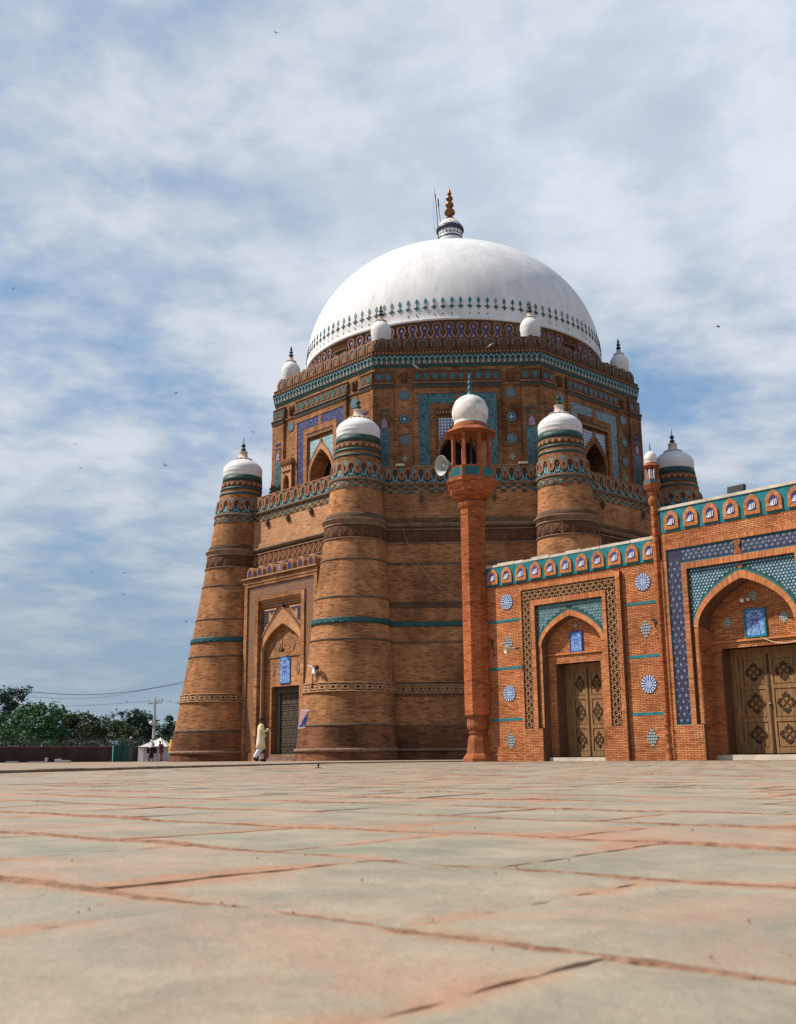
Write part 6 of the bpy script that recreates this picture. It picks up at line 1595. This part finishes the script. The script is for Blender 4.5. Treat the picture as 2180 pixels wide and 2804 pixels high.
# ---- birds
BIRD = mplain('dark_plumage', (0.03, 0.03, 0.034), 0.8, 0.2, 5.0); WB = mplain('white_plumage', (0.6, 0.58, 0.55), 0.8, 0.1, 5.0)
def bird(loc, sz, flying, mat, label, grp, rs):
    m = MB(); h = rs.uniform(0, 2*pi); ca, sa = cos(h), sin(h); L = lambda x, y, z: (loc[0]+sz*(x*ca-y*sa), loc[1]+sz*(x*sa+y*ca), loc[2]+sz*z)
    P = []
    for x, r in ((-.5, .01), (-.3, .05), (-.05, .11), (.15, .10), (.27, .06), (.34, .065), (.42, .03), (.5, .002)):
        zc = (.0 if flying else x*.55)
        P.append([L(x, r*cos(q*pi/3), zc+r*sin(q*pi/3)) for q in range(6)])
    m.grid(P, None, closeu=True)
    r = m.build('bird', mat); tag(r, label, 'bird', grp)
    if flying:
        up_ = rs.uniform(-.1, .5)
        for sg in (-1, 1):
            w_ = MB(); w_.poly([L(.18, sg*.05, .03), L(.16, sg*.45, .03+up_*.45), L(-.02, sg*.95, .03+up_), L(-.08, sg*.5, .02+up_*.5), L(-.15, sg*.06, .02)])
            w_.poly([L(.18, sg*.05, .05), L(-.15, sg*.06, .035), L(-.08, sg*.5, .035+up_*.5), L(-.02, sg*.95, .035+up_), L(.16, sg*.45, .05+up_*.45)]); w_.build('wing', mat, r)
    w_ = MB(); w_.poly([L(-.35, -.03, 0 if flying else -.2), L(-.72, -.09, 0 if flying else -.42), L(-.72, .09, 0 if flying else -.42), L(-.35, .03, 0 if flying else -.2)]); w_.build('tail', mat, r)
rs = random.Random(17)
FB_ = [((-10.92, -2.98, 45.48), 'highest tiny bird near the top of the sky'), ((-28.93, 2.07, 30.63), 'tiny bird by the left edge of the sky'), ((-18.65, 5.59, 24.35), 'bird left of the dome at cornice height'), ((-28.09, 13.14, 23.19), 'small bird over the lower left blue gap'), ((-20.96, -5.55, 16.04), 'bird flying low at left, wings raised'),
      ((-16.57, -4.2, 16.49), 'bird beside the blue gap level with the tower cap'), ((-10.86, -8.04, 17.16), 'bird just above the leftmost tower finial'), ((-11.37, -13.24, 12.61), 'bird close to the leftmost tower, left of its band'), ((-24.26, 14.41, 13.59), 'upper of two distant birds left of the tower'),
      ((-21.36, 4.84, 10.53), 'lower of two birds left of the tower'), ((-29.57, 23.21, 15.18), 'faint distant bird farthest left over the haze'), ((-22.15, 25.33, 11.32), 'bird low beside the tapering tower'), ((12.44, -14.05, 20.09), 'lone bird right of the dome')]
for i, (p, lab) in enumerate(FB_): bird(p, .17+.07*rs.random(), True, BIRD, lab, 'birds flying in the sky', rs)
for i, (p, lab) in enumerate((((-30.07, 33.54, 4.9), 'bird flapping just under the wire'), ((-29.28, 33.78, 5.28), 'bird perched on the wire left of the pole'), ((-27.38, 34.34, 5.42), 'bird at the left end of the crossarm'), ((-26.85, 34.46, 5.62), 'bird on the pole top'), ((-26.55, 34.53, 5.42), 'bird second from right on the crossarm'), ((-26.28, 34.6, 5.46), 'bird at the right end of the crossarm'), ((-25.61, 34.78, 5.35), 'nearer bird on the wire right of the pole'), ((-24.97, 34.94, 5.2), 'farther bird on the wire by the tower'))):
    bird(p, .30, i == 0, BIRD, lab, 'birds around the pole', rs)
bird((-2.08, -10.55, 19.72), .42, False, WB, 'white pigeon on the frieze under the upper cornice', 'pigeons', rs); bird((1.75, -10.48, 20.83), .36, False, WB, 'pale pigeon on the dentil ledge right of centre', 'pigeons', rs)

# ---- loudspeakers, lamps, cameras
def horn(label, c, ax_, L_, R_, mat, nm='loudspeaker', bracket=None):
    r = root(nm, label, 'loudspeaker', c); Z = Vector(ax_).normalized(); X_ = Z.cross(Vector((0, 0, 1))).normalized(); Y_ = X_.cross(Z)
    def lat(prof, nmm, mt, seg=32):
        m = MB(); P = [[tuple(Vector(c)+Z*t+X_*(q*cos(2*pi*j/seg))+Y_*(q*sin(2*pi*j/seg))) for j in range(seg)] for q, t in prof]; m.grid(P, None, closeu=True); return m.build(nmm, mt, r)
    lat([(R_, 0), (R_*1.03, -.005), (R_*.97, -.03), (R_*.62, -.22*L_/.45), (R_*.36, -.36*L_/.45), (R_*.28, -L_), (R_*.28, -L_-.02)], 'horn', mat)
    lat([(R_*1.0, 0), (R_*.93, -.01), (R_*.55, -.20*L_/.45), (R_*.22, -.34*L_/.45), (.0, -.36*L_/.45)], 'horn_throat', mat)
    lat([(.0, -.08*L_/.45), (R_*.10, -.10*L_/.45), (R_*.13, -.2*L_/.45), (R_*.08, -.34*L_/.45)], 'reflex_plug', mat, 14)
    lat([(0, -L_-.14), (R_*.32, -L_-.13), (R_*.34, -L_), (R_*.30, -L_+.03)], 'driver', GREY, 16)
    if bracket: m = MB(); m.tube([tuple(Vector(c)-Z*L_), bracket], .02, 6); m.build('bracket', IRON, r)
    return r
horn('large grey horn loudspeaker hanging off the left of the minaret balcony', (-.98, -30.05, 9.02), (-.83, -.62, -.12), .42, .315, GREY, bracket=(-.60, -29.75, 8.9))
horn('small cream horn loudspeaker fixed over the left check lozenge of the courtyard wall', tuple(G(22.52, 3.17, .42)), tuple(Vector(G(-.5, -.10, 1.0))-Vector(G(0, 0, 0))), .26, .12, CREAM, bracket=tuple(G(22.85, 3.22, .0)))
m = MB(); c = Vector(G(29.74, 6.56, -.45))
FLr = root('floodlight', 'black rectangular floodlight standing on the gateway coping', 'floodlight', tuple(c)); Fh = PF(-1, 20.6)
m = MB(); m.ext(lambda s, z, d=0.0: Fh(s, z, d-(z-6.5)*.25), [(29.50, 6.55), (29.95, 6.55), (29.95, 6.83), (29.50, 6.83)], -.10, .04); m.build('housing', BLACK, FLr)
m = MB(); m.box(lambda s, z, d=0.0: Fh(s, z, d-(z-6.5)*.25), 29.53, 29.92, 6.58, 6.80, .04, .05); m.build('lens', mplain('dark_glass', (.02, .022, .025), .15, .1, 3.0, .5), FLr)
m = MB(); m.box(Fh, 29.68, 29.78, 6.47, 6.58, -.06, .0); m.build('bracket', IRON, FLr)
for i, (s_, lab) in enumerate(((-2.9, 'white floodlight box on the parapet left of the minaret'), (3.1, 'white floodlight box on the parapet right of the minaret'))):
    m = MB(); F = lambda s, z, d=0.0: (s, -(12.0+d), z); band(m, F, s_-.22, s_+.22, 14.02, 14.13, -.15, .12); m.poly([F(s_-.22, 14.02, .12), F(s_+.22, 14.02, .12), F(s_+.22, 14.02, -.15), F(s_-.22, 14.02, -.15)]); tag(m.build('floodlight', CREAM), lab, 'floodlight', 'parapet floodlights')
# hit point on the second tower for fittings
def tower_hit(P, extra, k=0):
    o = Vector(cam.location); d = (Vector(P)-o).normalized(); a = -pi/2-pi/8+k*pi/4; t = 35.0
    while t < 70:
        q = o+d*t; R_ = RT(q.z); cx_, cy_ = R_*cos(a), R_*sin(a)
        if hypot(q.x-cx_, q.y-cy_) < RR(q.z)+extra: return q, Vector((q.x-cx_, q.y-cy_, 0)).normalized()
        t += .02
    return o+d*48, Vector((0, -1, 0))
q, n_ = tower_hit((-6.23, -18.27, 3.63), .05)
CC = root('security_camera', 'white security camera with dark junction box and dangling cable on the tower', 'camera', tuple(q))
t_ = Vector((-n_.y, n_.x, 0))
def obox(c, ax_, ay, az, hx, hy, hz, nm, mat, par):
    m = MB(); c = Vector(c); C8 = lambda i, j, k: tuple(c+ax_*hx*i+ay*hy*j+az*hz*k)
    for f in (((-1, -1, -1), (1, -1, -1), (1, 1, -1), (-1, 1, -1)), ((-1, -1, 1), (1, -1, 1), (1, 1, 1), (-1, 1, 1)), ((-1, -1, -1), (1, -1, -1), (1, -1, 1), (-1, -1, 1)), ((-1, 1, -1), (1, 1, -1), (1, 1, 1), (-1, 1, 1)), ((-1, -1, -1), (-1, 1, -1), (-1, 1, 1), (-1, -1, 1)), ((1, -1, -1), (1, 1, -1), (1, 1, 1), (1, -1, 1))): m.poly([C8(*v) for v in f])
    return m.build(nm, mat, par)
Zv = Vector((0, 0, 1)); PW_ = mplain('white_plastic', (.72, .72, .70), .45, .08, 5.0)
obox(q+n_*.08, t_, n_, Zv, .09, .07, .12, 'mount_box', PW_, CC)
obox(q+n_*.14+t_*.24+Zv*.13, (t_+n_*.3).normalized(), n_, Zv, .13, .07, .09, 'junction_box', BLACK, CC)
m = MB(); m.tube([tuple(q+n_*.12-t_*.05+Zv*.15), tuple(q+n_*.26-t_*.25+Zv*.25)], .04, 8, caps=True); m.build('camera_body', PW_, CC)
m = MB(); m.tube([tuple(q+n_*.15+Zv*-.1), tuple(q+n_*.15+Zv*-.6+t_*-.05), tuple(q+n_*.1+Zv*-.95+t_*-.30), tuple(q+n_*.0+Zv*-1.15+t_*-.62)], .022, 6); m.build('loose_cable', IRON, CC)
q, n_ = tower_hit((-6.68, -18.53, 1.7), .12)
d_ = 1.1; t_ = Vector((1, -.25, 0)).normalized(); n2_ = Vector((-t_.y*-1, t_.x*-1, 0))
n2_ = Vector((t_.y, -t_.x, 0))
BN = root('banner', 'small pink and blue printed banner hung on the edge of the second tower', 'banner', tuple(q))
bF = lambda s, z, d=0.0: tuple(q+t_*s+n2_*d+Vector((0, 0, z)))
m = MB(); m.ext(bF, [(-.25, -.43), (.18, -.38), (.30, .40), (-.10, .42)], 0, .012); m.build('white_sheet', mplain('white_print', (.72, .70, .72), .6, .05, 3.0), BN)
m = MB(); m.ext(bF, [(-.22, -.30), (.25, .36), (-.08, .38)], .012, .016); m.build('pink_print', mplain('pink_print', (.72, .36, .34), .6, .1, 3.0), BN)
m = MB(); m.ext(bF, [(-.21, -.36), (.15, -.32), (.26, .34), (.24, .33)], .013, .018); m.build('blue_print', T_PLAQUE if False else mdots('blue_print', (.05, .06, .26), (.35, .40, .6), .09, .3, None, .8), BN)

# ---- small things on the ground
m = MB(); m.lathe([(.05, 0), (.055, .006), (.012, .010), (.012, .05), (.018, .052), (.018, .06), (0, .062)], (-2.78, -47.5, 0), 12); o = m.build('floor_fitting', IRON); tag(o, 'small dark iron fitting standing on the paving before the second tower', 'fitting')
def stone(loc, sx, sy, sz, lab, seed, mat=CONC, nm='stone_block'):
    rs = random.Random(seed); m = MB(); P = {}
    for i in (0, 1):
        for j in (0, 1):
            for k in (0, 1): P[i, j, k] = (loc[0]+sx*(i-.5)+rs.uniform(-.03, .03)*sx*2, loc[1]+sy*(j-.5), .03+sz*k+rs.uniform(-.08, .08)*sz*k)
    for f in (((0, 0, 0), (1, 0, 0), (1, 0, 1), (0, 0, 1)), ((1, 0, 0), (1, 1, 0), (1, 1, 1), (1, 0, 1)), ((0, 0, 1), (1, 0, 1), (1, 1, 1), (0, 1, 1)), ((0, 1, 0), (0, 0, 0), (0, 0, 1), (0, 1, 1)), ((1, 1, 0), (0, 1, 0), (0, 1, 1), (1, 1, 1))): m.poly([P[q] for q in f])
    tag(m.build(nm, mat), lab, 'stone', 'loose stone blocks on the terrace')
for i, (X, d, sx, sz, lab) in enumerate(((-.370, 62, .60, .10, 'flat pale slab lying at the far left of the terrace'), (-.344, 66, .10, .27, 'upright narrow stone post by the perimeter wall'), (-.335, 64, .28, .20, 'rounded grey stone block left of the long one'), (-.329, 62, .50, .14, 'long low grey stone block nearest the green stall'), (-.352, 64, .9, .06, 'thin pale strip of stone on the terrace'))):
    p = gp(X, d); stone((p.x, p.y), sx, .3, sz, lab, i)
p = gp(-.2565, 62); ST = root('stool', 'low grey stone bench on two blocks in front of the kiosk', 'bench', (p.x, p.y, .03))
Fs = lambda s, z, d=0.0: (p.x+s, p.y-d, z)
m = MB(); band(m, Fs, -.22, .22, .17, .22, -.15, .15); m.build('seat', CONC, ST)
for a in (-.20, .05): m = MB(); m.box(Fs, a, a+.13, .0, .17, -.12, .12); m.build('leg', CONC, ST)
# green stall and kiosk
GRN = mplain('dark_green_tarpaulin', (0.008, 0.055, 0.050), .6, .3, 2.0, bump=.4, bsc=6.0); GRL = MT('sunlit_patterned_green_sheet', .6, .2); _n = GRL.noise(GRL.pos(), 7.0, 3, .6); GRL.col(GRL.mix(_n.step(.45, .58), (.015, .14, .13), (.16, .34, .30))); GRL = GRL.m  # side sheet paler than the front, its sunlight put into the colour
p = gp(-.2905, 76); GS = root('green_stall', 'dark green tarpaulin-covered stall standing left of the people', 'stall', (p.x, p.y, .03))
Fg = lambda s, z, d=0.0: (p.x+s, p.y-d, z)
m = MB(); m.box(Fg, 0, 1.0, .03, 1.10, -1.0, 0); m.poly([Fg(0, 1.10, 0), Fg(1.0, 1.10, 0), Fg(1.0, 1.06, -1.0), Fg(0, 1.12, -1.0)]); m.build('front_sheet', GRN, GS)
m = MB(); m.poly([Fg(-.36, .03, -.9), Fg(-.003, .03, .003), Fg(-.003, 1.10, .003), Fg(-.36, 1.14, -.9)]); m.poly([Fg(-.36, .03, -.93), Fg(-.36, 1.14, -.93), Fg(-.003, 1.10, -.03), Fg(-.003, .03, -.03)]); m.build('side_sheet', GRL, GS)
for a in (.0, .5, 1.0): m = MB(); m.tube([Fg(a, .03, .03), Fg(a, 1.12, .03)], .02, 6); m.build('post', IRON, GS)
PLW = mplain('lilac_white_panel', (.42, .40, .46), .6, .15, 2.0); CANV = mplain('pale_canvas', (.50, .50, .47), .8, .15, 2.0, bump=.3, bsc=3.0)
p = gp(-.2660, 86); KS = root('kiosk', 'low white kiosk with a dark hatch under a grey canvas tent roof', 'kiosk', (p.x, p.y, .03)); Fk = lambda s, z, d=0.0: (p.x+s, p.y-d, z)
m = MB(); m.box(Fk, 0, 1.75, .03, 1.10, -1.4, 0); m.build('front_panel', PLW, KS)
m = MB(); m.box(Fk, -.42, -.01, .03, 1.06, -.9, -.1); m.poly([Fk(-.42, 1.06, -.9), Fk(-.42, 1.06, -.1), Fk(-.01, 1.06, -.1), Fk(-.01, 1.06, -.9)][::-1]); m.build('side_cabinet', PW_, KS)
m = MB(); m.box(Fk, .28, 1.05, .62, 1.04, 0, .03); m.build('hatch', VOID, KS); m = MB(); m.box(Fk, .24, 1.09, .57, .62, 0, .12); m.build('shelf', PW_, KS)
m = MB(); A_, B_, C2, D2 = Fk(-.3, 1.12, .35), Fk(2.0, 1.12, .35), Fk(2.0, 1.12, -1.7), Fk(-.3, 1.12, -1.7); ap = Fk(1.15, 1.82, -.6)
for tri in ((A_, B_, ap), (B_, C2, ap), (C2, D2, ap), (D2, A_, ap)): m.poly(tri)
m.tube([A_, B_, C2, D2, A_], .035, 5); m.build('canvas_roof', CANV, KS)
m = MB(); m.poly([Fk(.92, 1.16, .42), Fk(1.62, 1.20, .42), Fk(1.16, 1.86, -.5)]); m.poly([Fk(.92, 1.15, .40), Fk(1.16, 1.84, -.52), Fk(1.62, 1.19, .40)]); m.build('white_flap', mplain('bright_canvas', (.68, .66, .58), .7, .08, 3.0), KS)

# ---- people
def skinned(edges, verts, rad, name, mat, parent, sub=2):
    me = bpy.data.meshes.new(name); me.from_pydata(verts, edges, []); o = bpy.data.objects.new(name, me); COL.objects.link(o)
    md = o.modifiers.new('s', 'SKIN'); bpy.context.view_layer.update()
    for i, r in enumerate(rad):
        v_ = me.skin_vertices[0].data[i]; v_.radius = (r, r) if not isinstance(r, tuple) else r; v_.use_root = (i == 0)
    md2 = o.modifiers.new('u', 'SUBSURF'); md2.levels = sub; md2.render_levels = sub
    dg = bpy.context.evaluated_depsgraph_get(); m2 = bpy.data.meshes.new_from_object(o.evaluated_get(dg)); bpy.data.objects.remove(o)
    for p_ in m2.polygons: p_.use_smooth = True
    m2.materials.clear(); m2.materials.append(mat); q_ = bpy.data.objects.new(name, m2); link(q_, parent); return q_
SKIN = mplain('brown_skin', (0.16, 0.075, 0.045), .6, .1, 8.0); HAIR = mplain('black_hair', (.012, .010, .009), .6, .2, 20.0)
def person(label, loc, face, H, J, tunic, hem, trouser, hair, grp=None, scarf=None, scarflen=0, extra_sl=None):
    """J: joint positions in units of height in local frame (x = right of travel, y = facing direction, z up)"""
    r = root('person', label, 'person', loc, grp); r.rotation_euler = (0, 0, face)
    Sc = lambda p_: tuple(c_*H for c_ in p_)
    def hand(side, wrist, dirv):
        w_ = Vector(wrist); d = Vector(dirv).normalized(); x_ = d.cross(Vector((0, 0, 1)));
        if x_.length < .1: x_ = Vector((1, 0, 0))
        x_.normalize(); y_ = x_.cross(d); V_ = []; R_ = []; E_ = []
        V_.append(tuple((w_+d*.035)*H)); R_.append(.019*H)
        for f_ in range(4):
            off = x_*(-.015+.010*f_); ln = (.036, .043, .041, .032)[f_]; b0 = len(V_)
            V_ += [tuple((w_+d*.055+off)*H), tuple((w_+d*(.055+ln*.6)+off*1.1-y_*.006)*H), tuple((w_+d*(.055+ln)+off*1.1-y_*.015)*H)]; R_ += [.0062*H, .0052*H, .004*H]; E_ += [(0, b0), (b0, b0+1), (b0+1, b0+2)]
        b0 = len(V_); V_ += [tuple((w_+d*.03-x_*.027)*H), tuple((w_+d*.055-x_*.036-y_*.008)*H)]; R_ += [.0068*H, .005*H]; E_ += [(0, b0), (b0, b0+1)]
        return V_, R_, E_
    names = ['pelvis', 'chest', 'neck', 'head', 'top', 'lsh', 'lel', 'lwr', 'rsh', 'rel', 'rwr', 'lhp', 'lkn', 'lan', 'lto', 'rhp', 'rkn', 'ran', 'rto']
    V_ = [Sc(J[n]) for n in names]; R_ = [x*H for x in (.062, .068, .030, .050, .045, .034, .024, .017, .034, .024, .017, .048, .034, .022, .020, .048, .034, .022, .020)]
    ix = {n: i for i, n in enumerate(names)}
    E_ = [(ix[a], ix[b]) for a, b in (('pelvis', 'chest'), ('chest', 'neck'), ('neck', 'head'), ('head', 'top'), ('chest', 'lsh'), ('lsh', 'lel'), ('lel', 'lwr'), ('chest', 'rsh'), ('rsh', 'rel'), ('rel', 'rwr'), ('pelvis', 'lhp'), ('lhp', 'lkn'), ('lkn', 'lan'), ('lan', 'lto'), ('pelvis', 'rhp'), ('rhp', 'rkn'), ('rkn', 'ran'), ('ran', 'rto'))]
    for sd_ in ('l', 'r'):
        hv_, hr_, he_ = hand(sd_, J[sd_+'wr'], Vector(J[sd_+'wr'])-Vector(J[sd_+'el'])); b0 = len(V_)
        V_ += hv_; R_ += hr_; E_ += [(a+b0, b+b0) for a, b in he_]; E_.append((ix[sd_+'wr'], b0))
    skinned(E_, V_, R_, 'body', SKIN, r)
    # face details
    hd = Vector(J['head'])*H; m = MB(); fd = Vector((0, 1, 0))
    m.lathe([(.0, -.012*H), (.010*H, -.004*H), (.006*H, .012*H), (0, .02*H)], tuple(hd+Vector((0, .050*H, .004*H))), 6)
    for sg in (-1, 1): m.lathe([(0, -.007*H), (.006*H, 0), (0, .007*H)], tuple(hd+Vector((sg*.018*H, .043*H, .018*H))), 6); m.lathe([(0, -.02*H), (.010*H, 0), (0, .02*H)], tuple(hd+Vector((sg*.052*H, 0, .0))), 6)
    m.tube([tuple(hd+Vector((-.016*H, .044*H, -.020*H))), tuple(hd+Vector((0, .048*H, -.022*H))), tuple(hd+Vector((.016*H, .044*H, -.020*H)))], .004*H, 5); m.build('face_features', SKIN, r, shift=Vector((0, 0, 0)))
    # garments: lofted rings
    def loft(rings, mat, nm, seg=20, fold=.0, ph=0.0):
        m = MB(); P = []
        for (c_, rx, ry) in rings:
            k = fold*(1 if len(P) > len(rings)*.5 else .3)
            P.append([tuple((c_[0]*H+(rx*H*(1+k*sin(7*a+ph)))*cos(a), c_[1]*H+(ry*H*(1+k*sin(5*a+ph)))*sin(a), c_[2]*H)) for a in [2*pi*j/seg for j in range(seg)]])
        m.grid(P, None, closeu=True); return m.build(nm, mat, r, shift=Vector((0, 0, 0)))
    pv, ch, nk = J['pelvis'], J['chest'], J['neck']; hc = (pv[0], pv[1]+.0, hem)
    loft([(nk, .036, .036), ((nk[0], nk[1], nk[2]-.022), .075, .05), ((ch[0], ch[1], ch[2]+.055), .118, .065), (ch, .112, .078), (((ch[0]+pv[0])/2, (ch[1]+pv[1])/2, (ch[2]+pv[2])/2), .098, .078), (pv, .108, .088), ((pv[0], pv[1], (pv[2]*.5+hem*.5)), .118, .098), (hc, .132, .115), ((hc[0], hc[1], hem-.006), .10, .09)], tunic, 'tunic', 24, .05)
    for sd_ in ('l', 'r'):
        a, b, c_ = [Vector(J[sd_+q_])*H for q_ in ('sh', 'el', 'wr')]
        m = MB(); m.tube([tuple(a+(a-b)*.1), tuple(a*.7+b*.3), tuple(b), tuple(b*.45+c_*.55), tuple(b*.08+c_*.92)], [.046*H, .044*H, .037*H, .034*H, .030*H], 12); m.build('sleeve', tunic if extra_sl is None else extra_sl, r, shift=Vector((0, 0, 0)))
        a, b, c_ = [Vector(J[sd_+q_])*H for q_ in ('hp', 'kn', 'an')]
        m = MB(); m.tube([tuple(a), tuple(a*.5+b*.5), tuple(b), tuple(b*.5+c_*.5), tuple(c_+Vector((0, 0, .012*H)))], [.066*H, .066*H, .060*H, .055*H, .040*H], 14); m.build('trouser_leg', trouser, r, shift=Vector((0, 0, 0)))
        m = MB(); t_ = Vector(J[sd_+'to'])*H; m.tube([tuple(c_+Vector((0, -.02*H, -.012*H))), tuple((c_+t_)/2+Vector((0, 0, -.008*H))), tuple(t_+Vector((0, .02*H, 0)))], [.026*H, .028*H, .020*H], 8, caps=True); m.build('shoe', BLACK, r, shift=Vector((0, 0, 0)))
    if hair is not None:
        m = MB(); P = []
        for i in range(9):
            a = pi/2-i*pi/2*1.15/8
            P.append([tuple(hd+Vector((.056*H*cos(a)*cos(q), .058*H*cos(a)*sin(q)-.008*H, .018*H+.055*H*sin(a)))) for q in [2*pi*j/16 for j in range(16)]])
        m.grid(P, None, closeu=True); m.build('hair' if hair is HAIR else 'cap', hair, r, shift=Vector((0, 0, 0)))
    if scarf is not None:
        hz_ = J['head']; sh_ = J['chest']
        loft([((hz_[0], hz_[1]-.006, hz_[2]+.066), .01, .01), ((hz_[0], hz_[1]-.006, hz_[2]+.055), .04, .045), ((hz_[0], hz_[1]-.014, hz_[2]+.01), .062, .060), ((hz_[0], hz_[1]-.018, hz_[2]-.04), .066, .060), ((sh_[0], sh_[1]-.01, sh_[2]+.06), .125, .08), ((sh_[0], sh_[1]-.005, sh_[2]-scarflen), .135, .10)], scarf, 'head_scarf', 20, .04)
    return r
def stand(dx_=0.0, **kw):
    J = dict(pelvis=(0, 0, .53), chest=(0, .0, .74), neck=(0, .005, .845), head=(0, .015, .915), top=(0, .012, .955), lsh=(-.105, 0, .80), lel=(-.14, -.02, .63), lwr=(-.135, .06, .50), rsh=(.105, 0, .80), rel=(.14, -.02, .63), rwr=(.135, .06, .50),
             lhp=(-.05, 0, .50), lkn=(-.055, .02, .285), lan=(-.055, -.01, .045), lto=(-.06, .08, .016), rhp=(.05, 0, .50), rkn=(.055, .02, .285), ran=(.055, -.01, .045), rto=(.06, .08, .016))
    J.update(kw); return J
YEL = mplain('pale_yellow_cotton', (.66, .54, .32), .85, .06, 6.0, bump=.3, bsc=14.0); WCO = mplain('white_cotton', (.62, .60, .66), .85, .06, 6.0, bump=.3, bsc=14.0)
KHA = mplain('grey_green_cotton', (.085, .115, .085), .85, .1, 5.0); BLKC = mplain('black_cloth', (.012, .014, .02), .8, .2, 5.0); MAR = mplain('maroon_cloth', (.09, .035, .035), .85, .2, 5.0); TANC = mplain('tan_cloth', (.26, .17, .11), .85, .15, 5.0); GLD = mplain('golden_yellow_cloth', (.68, .37, .03), .8, .1, 5.0); GBAG = mplain('green_plastic', (.02, .33, .17), .4, .15, 5.0)
p = gp(-.1645, 43.6, .03)
person('man in a long pale yellow shirt and loose white trousers walking past the old door', tuple(p), -pi/2+.35, 1.74,
       stand(rsh=(.105, 0, .80), rel=(.125, .02, .65), rwr=(.085, .17, .725), lsh=(-.105, .0, .80), lel=(-.13, .055, .655), lwr=(-.125, .14, .545), lhp=(-.05, 0, .50), lkn=(-.05, .05, .29), lan=(-.05, .04, .050), lto=(-.055, .13, .018), rkn=(.05, -.02, .285), ran=(.055, -.14, .085), rto=(.055, -.09, .022), rhp=(.05, 0, .50)), YEL, .29, WCO, HAIR)
p = gp(-.2768, 77, .03)
person('man in grey-green clothes and a white cap lifting an arm beside the green stall', tuple(p), -2.3, 1.70, stand(rel=(.20, .03, .80), rwr=(.13, .07, .90), lel=(-.15, .0, .63), lwr=(-.13, .08, .52)), KHA, .30, KHA, WCO)
p = gp(-.2592, 83, .03)
person('woman in black dress and white head scarf standing before the kiosk', tuple(p), 2.6, 1.62, stand(lwr=(-.03, .11, .60), rwr=(.05, .12, .62)), BLKC, .06, BLKC, None, None, WCO, .10)
p = gp(-.2508, 84, .03)
person('person in maroon top and tan trousers leaning at the kiosk counter', tuple(p), 1.2, 1.58, stand(chest=(0, .04, .72), neck=(0, .07, .82), head=(0, .09, .885), top=(0, .09, .93), lwr=(-.09, .16, .60), rwr=(.1, .15, .58), lsh=(-.1, .04, .785), rsh=(.1, .04, .785)), MAR, .42, TANC, HAIR)
p = gp(-.2425, 81, .03)
person('woman in golden yellow shawl beside the leftmost tower holding a green bag', tuple(p), 1.9, 1.60, stand(lwr=(-.10, .12, .50), rwr=(.12, .13, .52)), GLD, .38, TANC, None, None, GLD, .08)
m = MB(); m.lathe([(.03, .34), (.05, .30), (.16, .22), (.19, .12), (.15, .02), (0, 0)], (p.x+.05, p.y-.35, .42), 14); o = m.build('bag', GBAG); tag(o, 'round bright green plastic bag held by the yellow-shawled woman', 'bag')

# ---- small fittings on the courtyard wall and gateway
LP = root('wall_lamp', 'small white twin lamp above the blue plaque in the big gate niche', 'lamp', GB(29.78, 3.86, .1))
m = MB(); m.lathe([(0, -.05), (.05, -.04), (.055, .04), (0, .05)], GB(29.72, 3.86, .14), 10); m.build('lamp_head', PW_, LP)
m = MB(); m.lathe([(0, -.04), (.04, -.03), (.045, .03), (0, .04)], GB(29.86, 3.88, .10), 10); m.build('lamp_head', PW_, LP)
m = MB(); m.tube([GB(29.72, 3.86, .14), GB(29.80, 3.87, .02), GB(29.86, 3.88, .10)], .012, 5); m.build('bracket', IRON, LP)
P = [GB(30.05+t*.09, 2.94-.30*sin(min(1, t/9)*pi*.5)+.01*t, .03+.012*t) for t in range(14)]
m = MB(); m.tube(P, .009, 5); tag(m.build('cable', CREAM), 'pale cable drooping from the blue plaque to the big door head', 'cable')
m = MB()
for sx, sz in ((27.36, 3.56), (21.62, 3.50)):
    stroke(m, G, [(sx-.10, sz+.04), (sx, sz+.06), (sx+.10, sz), (sx+.04, sz-.10)], .010, .0, .03); stroke(m, G, [(sx, sz+.06), (sx+.03, sz-.16), (sx+.12, sz-.26)], .010, 0, .028); stroke(m, G, [(sx+.05, sz-.34), (sx+.13, sz-.40), (sx+.06, sz-.47)], .010, 0, .03)
m.build('iron_fixings', IRON, FW, 'stuff')
